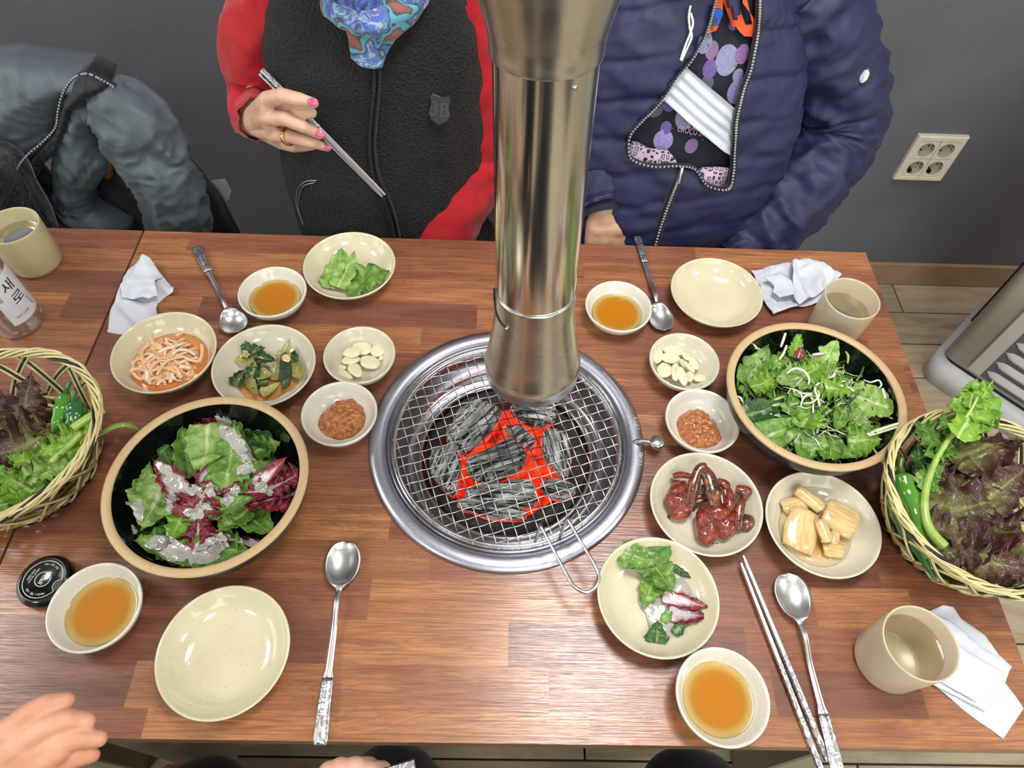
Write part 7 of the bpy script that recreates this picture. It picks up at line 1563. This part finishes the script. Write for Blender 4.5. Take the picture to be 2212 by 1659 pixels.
# fur trim made of tapering tufts
mb = MB(); m_f = fabric('grey_black_fur', S(44, 48, 54), .7, 60, .4, 500, .5, .3)
rf = random.Random(5)
base_pts = spline([P(-60, 330, y=.50), P(10, 345, y=.49), P(40, 400, y=.485), P(70, 450, y=.485), P(90, 500, y=.49)], 10)
tube(mb, RC(base_pts), .030, 12)
for i in range(2600):
    p = rf.choice(base_pts)+Vector((rf.uniform(-.01, .01), 0, rf.uniform(-.01, .01))); a, b = rf.uniform(0, 2*PI), rf.uniform(.1, 1); d = Vector((math.cos(a)*b, -abs(rf.gauss(.5, .3)), math.sin(a)*b)).normalized(); L = rf.uniform(.018, .036); p0 = p+d*.024-CO.location; q = p0+d*L+Vector((-.010, 0, -.008)); s = d.cross(Vector((rf.random(), rf.random(), rf.random()))).normalized()*.0012
    mb.add([p0-s, p0+s, p0.lerp(q, .5)+s*.8+d*.002, q], [(0, 1, 2), (0, 2, 3)])
o = mb.build('fur_trim', m_f, CO, smooth=False); o['label'] = 'grey black fur trim'
mb = MB(); tube(mb, RC(spline([P(234, 252, y=.545), P(243, 290, y=.545), P(240, 340, y=.545), P(232, 380, y=.56)], 5)), .0085, 8); ob = mb.build('coat_hanger_slat', M['woodc'], CH); ob.data.transform(Matrix.Translation(CO.location-CH.location)); ob.name = 'back_slat'
# folded paper tucked behind the coat
pp = thing('folded_paper', 'folded white paper sticking up behind the coat beside the wall', 'paper', P(478, 415, y=.70)); M['paper'] = plain('white_paper', S(240, 238, 236), .7, nscale=40, namt=.04)
for i, (pl, yy_) in enumerate((([(456, 392), (474, 388), (492, 428), (488, 440), (470, 420)], .700), ([(466, 390), (486, 387), (500, 412), (494, 434), (480, 410)], .706), ([(476, 392), (488, 390), (499, 410), (490, 425)], .696))):
    mb = MB(); V = [P(u, v, y=yy_)-pp.location for u, v in pl]; V2 = [p+Vector((0, .0015, 0)) for p in V]; n = len(V); mb.add(V+V2, [tuple(range(n)), tuple(range(n, 2*n))[::-1]]+[(k, (k+1) % n, (k+1) % n+n, k+n) for k in range(n)]); mb.build('sheet', M['paper'], pp, smooth=False)
mb = MB(); box(mb, (0, .01, -.15), (.03, .004, .20)); 
# ================================================================ PEOPLE ON THE NEAR SIDE
def near_person(name, label, x, y, legs, mats, loc_z=-.30):
    t = thing(name, label, 'person', (x, y, loc_z)); return t
def finish_body(t, hands, core, skin):
    body = MB()
    for V, F in hands: body.add(rp(t, V), F)
    Vc, Fc = fused(core, .009, 3); body.add(rp(t, Vc), Fc); body.build('body', skin, t)
def seated(core, x, y, spread=.10, knee_y=None, head=True, tw=0):
    ky = knee_y if knee_y is not None else y+.42
    for a, b, ra, rb in (((x, y, .40), (x, y, .28), .055, .06), ((x-.13, y, .22), (x+.13, y, .22), .06, .06), ((x-.06, y, .10), (x+.06, y, .10), .10, .10), ((x-.07, y, -.2), (x+.07, y, -.2), .11, .11), ((x, y, .1), (x, y, -.2), .12, .12)): capsule(core, a, b, ra, rb)
    for sx in (-spread, spread):
        capsule(core, (x+sx, y, -.24), (x+sx*1.3, ky, -.21), .080, .060); capsule(core, (x+sx*1.3, ky, -.21), (x+sx*1.3, ky-.02, -.64), .054, .042); capsule(core, (x+sx*1.3, ky-.03, -.69), (x+sx*1.3, ky+.10, -.705), .036, .03)
def trousers(t, x, y, mat, spread=.10, knee_y=None, w_=1.0):
    ky = knee_y if knee_y is not None else y+.42
    for sx in (-spread, spread): lift(t, limb([(x+sx, y-.03, -.24), (x+sx*1.15, (y+ky)/2, -.215), (x+sx*1.3, ky+.01, -.215), (x+sx*1.3, ky, -.38), (x+sx*1.3, ky-.02, -.69)], [.098*w_, .088*w_, .070*w_, .062, .060], .005, 1.5, 4).build('trouser_leg', mat, t))
# left diner whose open hand hovers over the near left corner
L_ = near_person('person', 'person in black trousers whose open hand reaches over the near left table corner', -.52, -.82, None, None)
core = MB(); seated(core, -.50, -.84, .09, -.46)
hb_ = lambda u, v, z: P(u*650/2119, 1150+v*509/1659, z=z)
wrL = hb_(-260, 1800, .075)
f1 = ([hb_(60, 1400, .085), hb_(210, 1270, .100), hb_(340, 1210, .102), hb_(465, 1185, .096)], [.0120, .0108, .0098, .0080])
f2 = ([hb_(160, 1480, .088), hb_(330, 1360, .100), hb_(470, 1315, .098), hb_(610, 1330, .090)], [.0120, .0108, .0100, .0082])
f3 = ([hb_(200, 1570, .080), hb_(420, 1480, .088), hb_(560, 1450, .088), hb_(695, 1455, .080)], [.0118, .0104, .0096, .0080])
f4 = ([hb_(200, 1700, .066), hb_(430, 1640, .074), hb_(550, 1590, .074), hb_(650, 1570, .070)], [.0108, .0094, .0086, .0072])
th = ([hb_(-60, 1720, .066), hb_(130, 1690, .070), hb_(290, 1640, .078), hb_(420, 1560, .086)], [.0165, .0150, .0125, .0095])
pal = [(f1[0][0], wrL, .014, .024), (f2[0][0], wrL, .0145, .025), (f3[0][0], wrL, .0145, .025), (f4[0][0], wrL, .013, .023), (f1[0][0], f2[0][0], .0135, .0135), (f2[0][0], f3[0][0], .0135, .013), (f3[0][0], f4[0][0], .013, .012)]
Vh, Fh = hand([f1, f2, f3, f4, th], pal, wrL, .002)
elL = Vector((-.74, -.72, -.02)); capsule(core, wrL, elL, .026, .038); capsule(core, elL, (-.66, -.84, .20), .038, .045); capsule(core, (-.37, -.84, .20), (-.36, -.80, -.06), .045, .038); capsule(core, (-.36, -.80, -.06), (-.40, -.60, -.14), .036, .025)
Hc = Vector((-.50, -.80, .47)); Rm = Matrix.Rotation(PI, 4, 'Z')
hm = MB(); Rt_ = head(hm, (0, 0, 0), 1.0, .3); core.add([Vector((-x, -y, z))+Hc for x, y, z in hm.v], hm.f)
finish_body(L_, [(Vh, Fh)], core, M['skin3']); trousers(L_, -.50, -.84, M['blackfab'], .09, -.46, 1.1)
lift(L_, loft([(-.30, -.50, -.84, .17, .125), (-.1, -.50, -.84, .17, .13), (.12, -.50, -.84, .18, .12), (.22, -.50, -.84, .17, .10), (.29, -.50, -.84, .12, .08), (.32, -.50, -.84, .07, .06)], 72, 40, 2.4, wrinkle(.006, 12, 8)).build('dark_sweater', M['navyshirt'], L_))
lift(L_, limb([(-.66, -.84, .22), (-.72, -.80, .08), elL, elL.lerp(wrL, .5), elL.lerp(wrL, .8)], [.062, .056, .050, .044, .036], .006, 1.6, 3, dome=True).build('sweater_sleeve', M['navyshirt'], L_)); lift(L_, limb([(-.36, -.84, .22), (-.35, -.82, .08), (-.36, -.79, -.07), (-.40, -.62, -.14)], [.062, .056, .050, .036], .006, 1.6, 5, dome=True).build('sweater_sleeve', M['navyshirt'], L_))
hm = MB(); ellip(hm, Hc+Vector((0, -.015, .02)), (.084, .10, .110), 28); hm.v = [(x, min(y, Hc.y+.055) if z < Hc.z+.05 else y, max(z, Hc.z-.08)) for x, y, z in hm.v]; lift(L_, hm.build('hair', M['hair'], L_))
# right diner: dark navy trousers and a hand holding utensils below the table edge
D_ = near_person('person', 'person in dark navy trousers whose fist holds a steel utensil at the near table edge', .30, -.92, None, None)
core = MB(); seated(core, .06, -1.0, .13, -.47)
gz = -.035; w0 = P(700, 1720, z=gz-.01); kn_ = [P(712, 1672, z=gz), P(735, 1664, z=gz+.003), P(765, 1662, z=gz+.003), P(795, 1672, z=gz)]
ch = [([p, p+Vector((.012, .004, -.018)), p+Vector((.018, -.012, -.032)), p+Vector((.004, -.024, -.030))], [.0125, .0115, .010, .0085]) for p in kn_]
thb2 = ([P(760, 1712, z=gz), P(800, 1692, z=gz), P(850, 1700, z=gz)], [.015, .0125, .010]); pal = [(p, w0, .0135, .024) for p in kn_]+[(kn_[0], kn_[3], .0125, .0125)]
Vh, Fh = hand(ch+[thb2], pal, w0, .002); el = Vector((-.13, -.88, -.08)); capsule(core, w0, el, .026, .038); capsule(core, el, (-.09, -1.0, .20), .038, .045); capsule(core, (.22, -1.0, .20), (.28, -.94, -.04), .045, .038); capsule(core, (.28, -.94, -.04), (.22, -.74, -.13), .036, .025)
Hc = Vector((.06, -.98, .47)); hm = MB(); head(hm, (0, 0, 0), 1.0, .3); core.add([Vector((-x, -y, z))+Hc for x, y, z in hm.v], hm.f)
finish_body(D_, [(Vh, Fh)], core, M['skin']); trousers(D_, .06, -1.0, M['navyfab'], .15, -.45, 1.15)
lift(D_, loft([(-.30, .06, -1.0, .17, .125), (-.1, .06, -1.0, .17, .13), (.12, .06, -1.0, .18, .12), (.22, .06, -1.0, .17, .10), (.29, .06, -1.0, .12, .08), (.32, .06, -1.0, .07, .06)], 72, 40, 2.4, wrinkle(.006, 12, 8)).build('grey_sweater', M['coatd'], D_))
for pl_ in ([(-.10, -1.0, .22), (-.14, -.95, .08), el, el.lerp(w0, .5), el.lerp(w0, .78)], [(.22, -1.0, .22), (.26, -.98, .08), (.28, -.93, -.05), (.22, -.76, -.13)]): lift(D_, limb(pl_, lerp_list([.062, .054, .048, .036], len(pl_)), .006, 1.6, 3, dome=True).build('sweater_sleeve', M['coatd'], D_))
hm = MB(); ellip(hm, Hc+Vector((0, -.015, .02)), (.084, .10, .110), 28); hm.v = [(x, min(y, Hc.y+.055) if z < Hc.z+.05 else y, max(z, Hc.z-.08)) for x, y, z in hm.v]; lift(D_, hm.build('hair', M['hair'], D_))
ua, ub = P(896, 1652, z=-.02), P(720, 1700, z=-.045); chopstick('steel utensil handle held in the fist below the near table edge', ub, ua, .004, .0062, 'steel_utensil')
# stools under the near diners
M['stoolt'] = plain('black_vinyl_seat', S(18, 18, 20), .4, nscale=30)
for (x, y, lb) in ((-.50, -.86, 'black padded stool under the near left diner'), (.06, -1.0, 'black padded stool under the near right diner'), (-.215, .62, 'black padded stool under the woman in red'), (.262, .62, 'black padded stool under the person in navy')):
    t = thing('stool', lb, 'stool', (x, y, FLOOR)); mb = MB(); lathe(mb, [(0, .335), (.15, .335), (.168, .345), (.172, .365), (.165, .385), (.15, .392), (0, .394)], 40); mb.build('seat', M['stoolt'], t)
    for k in range(4): a = R(45+90*k); mb = MB(); tube(mb, [(.12*math.cos(a), .12*math.sin(a), .34), (.17*math.cos(a), .17*math.sin(a), 0)], .011, 8); mb.build('leg', M['steel'], t)
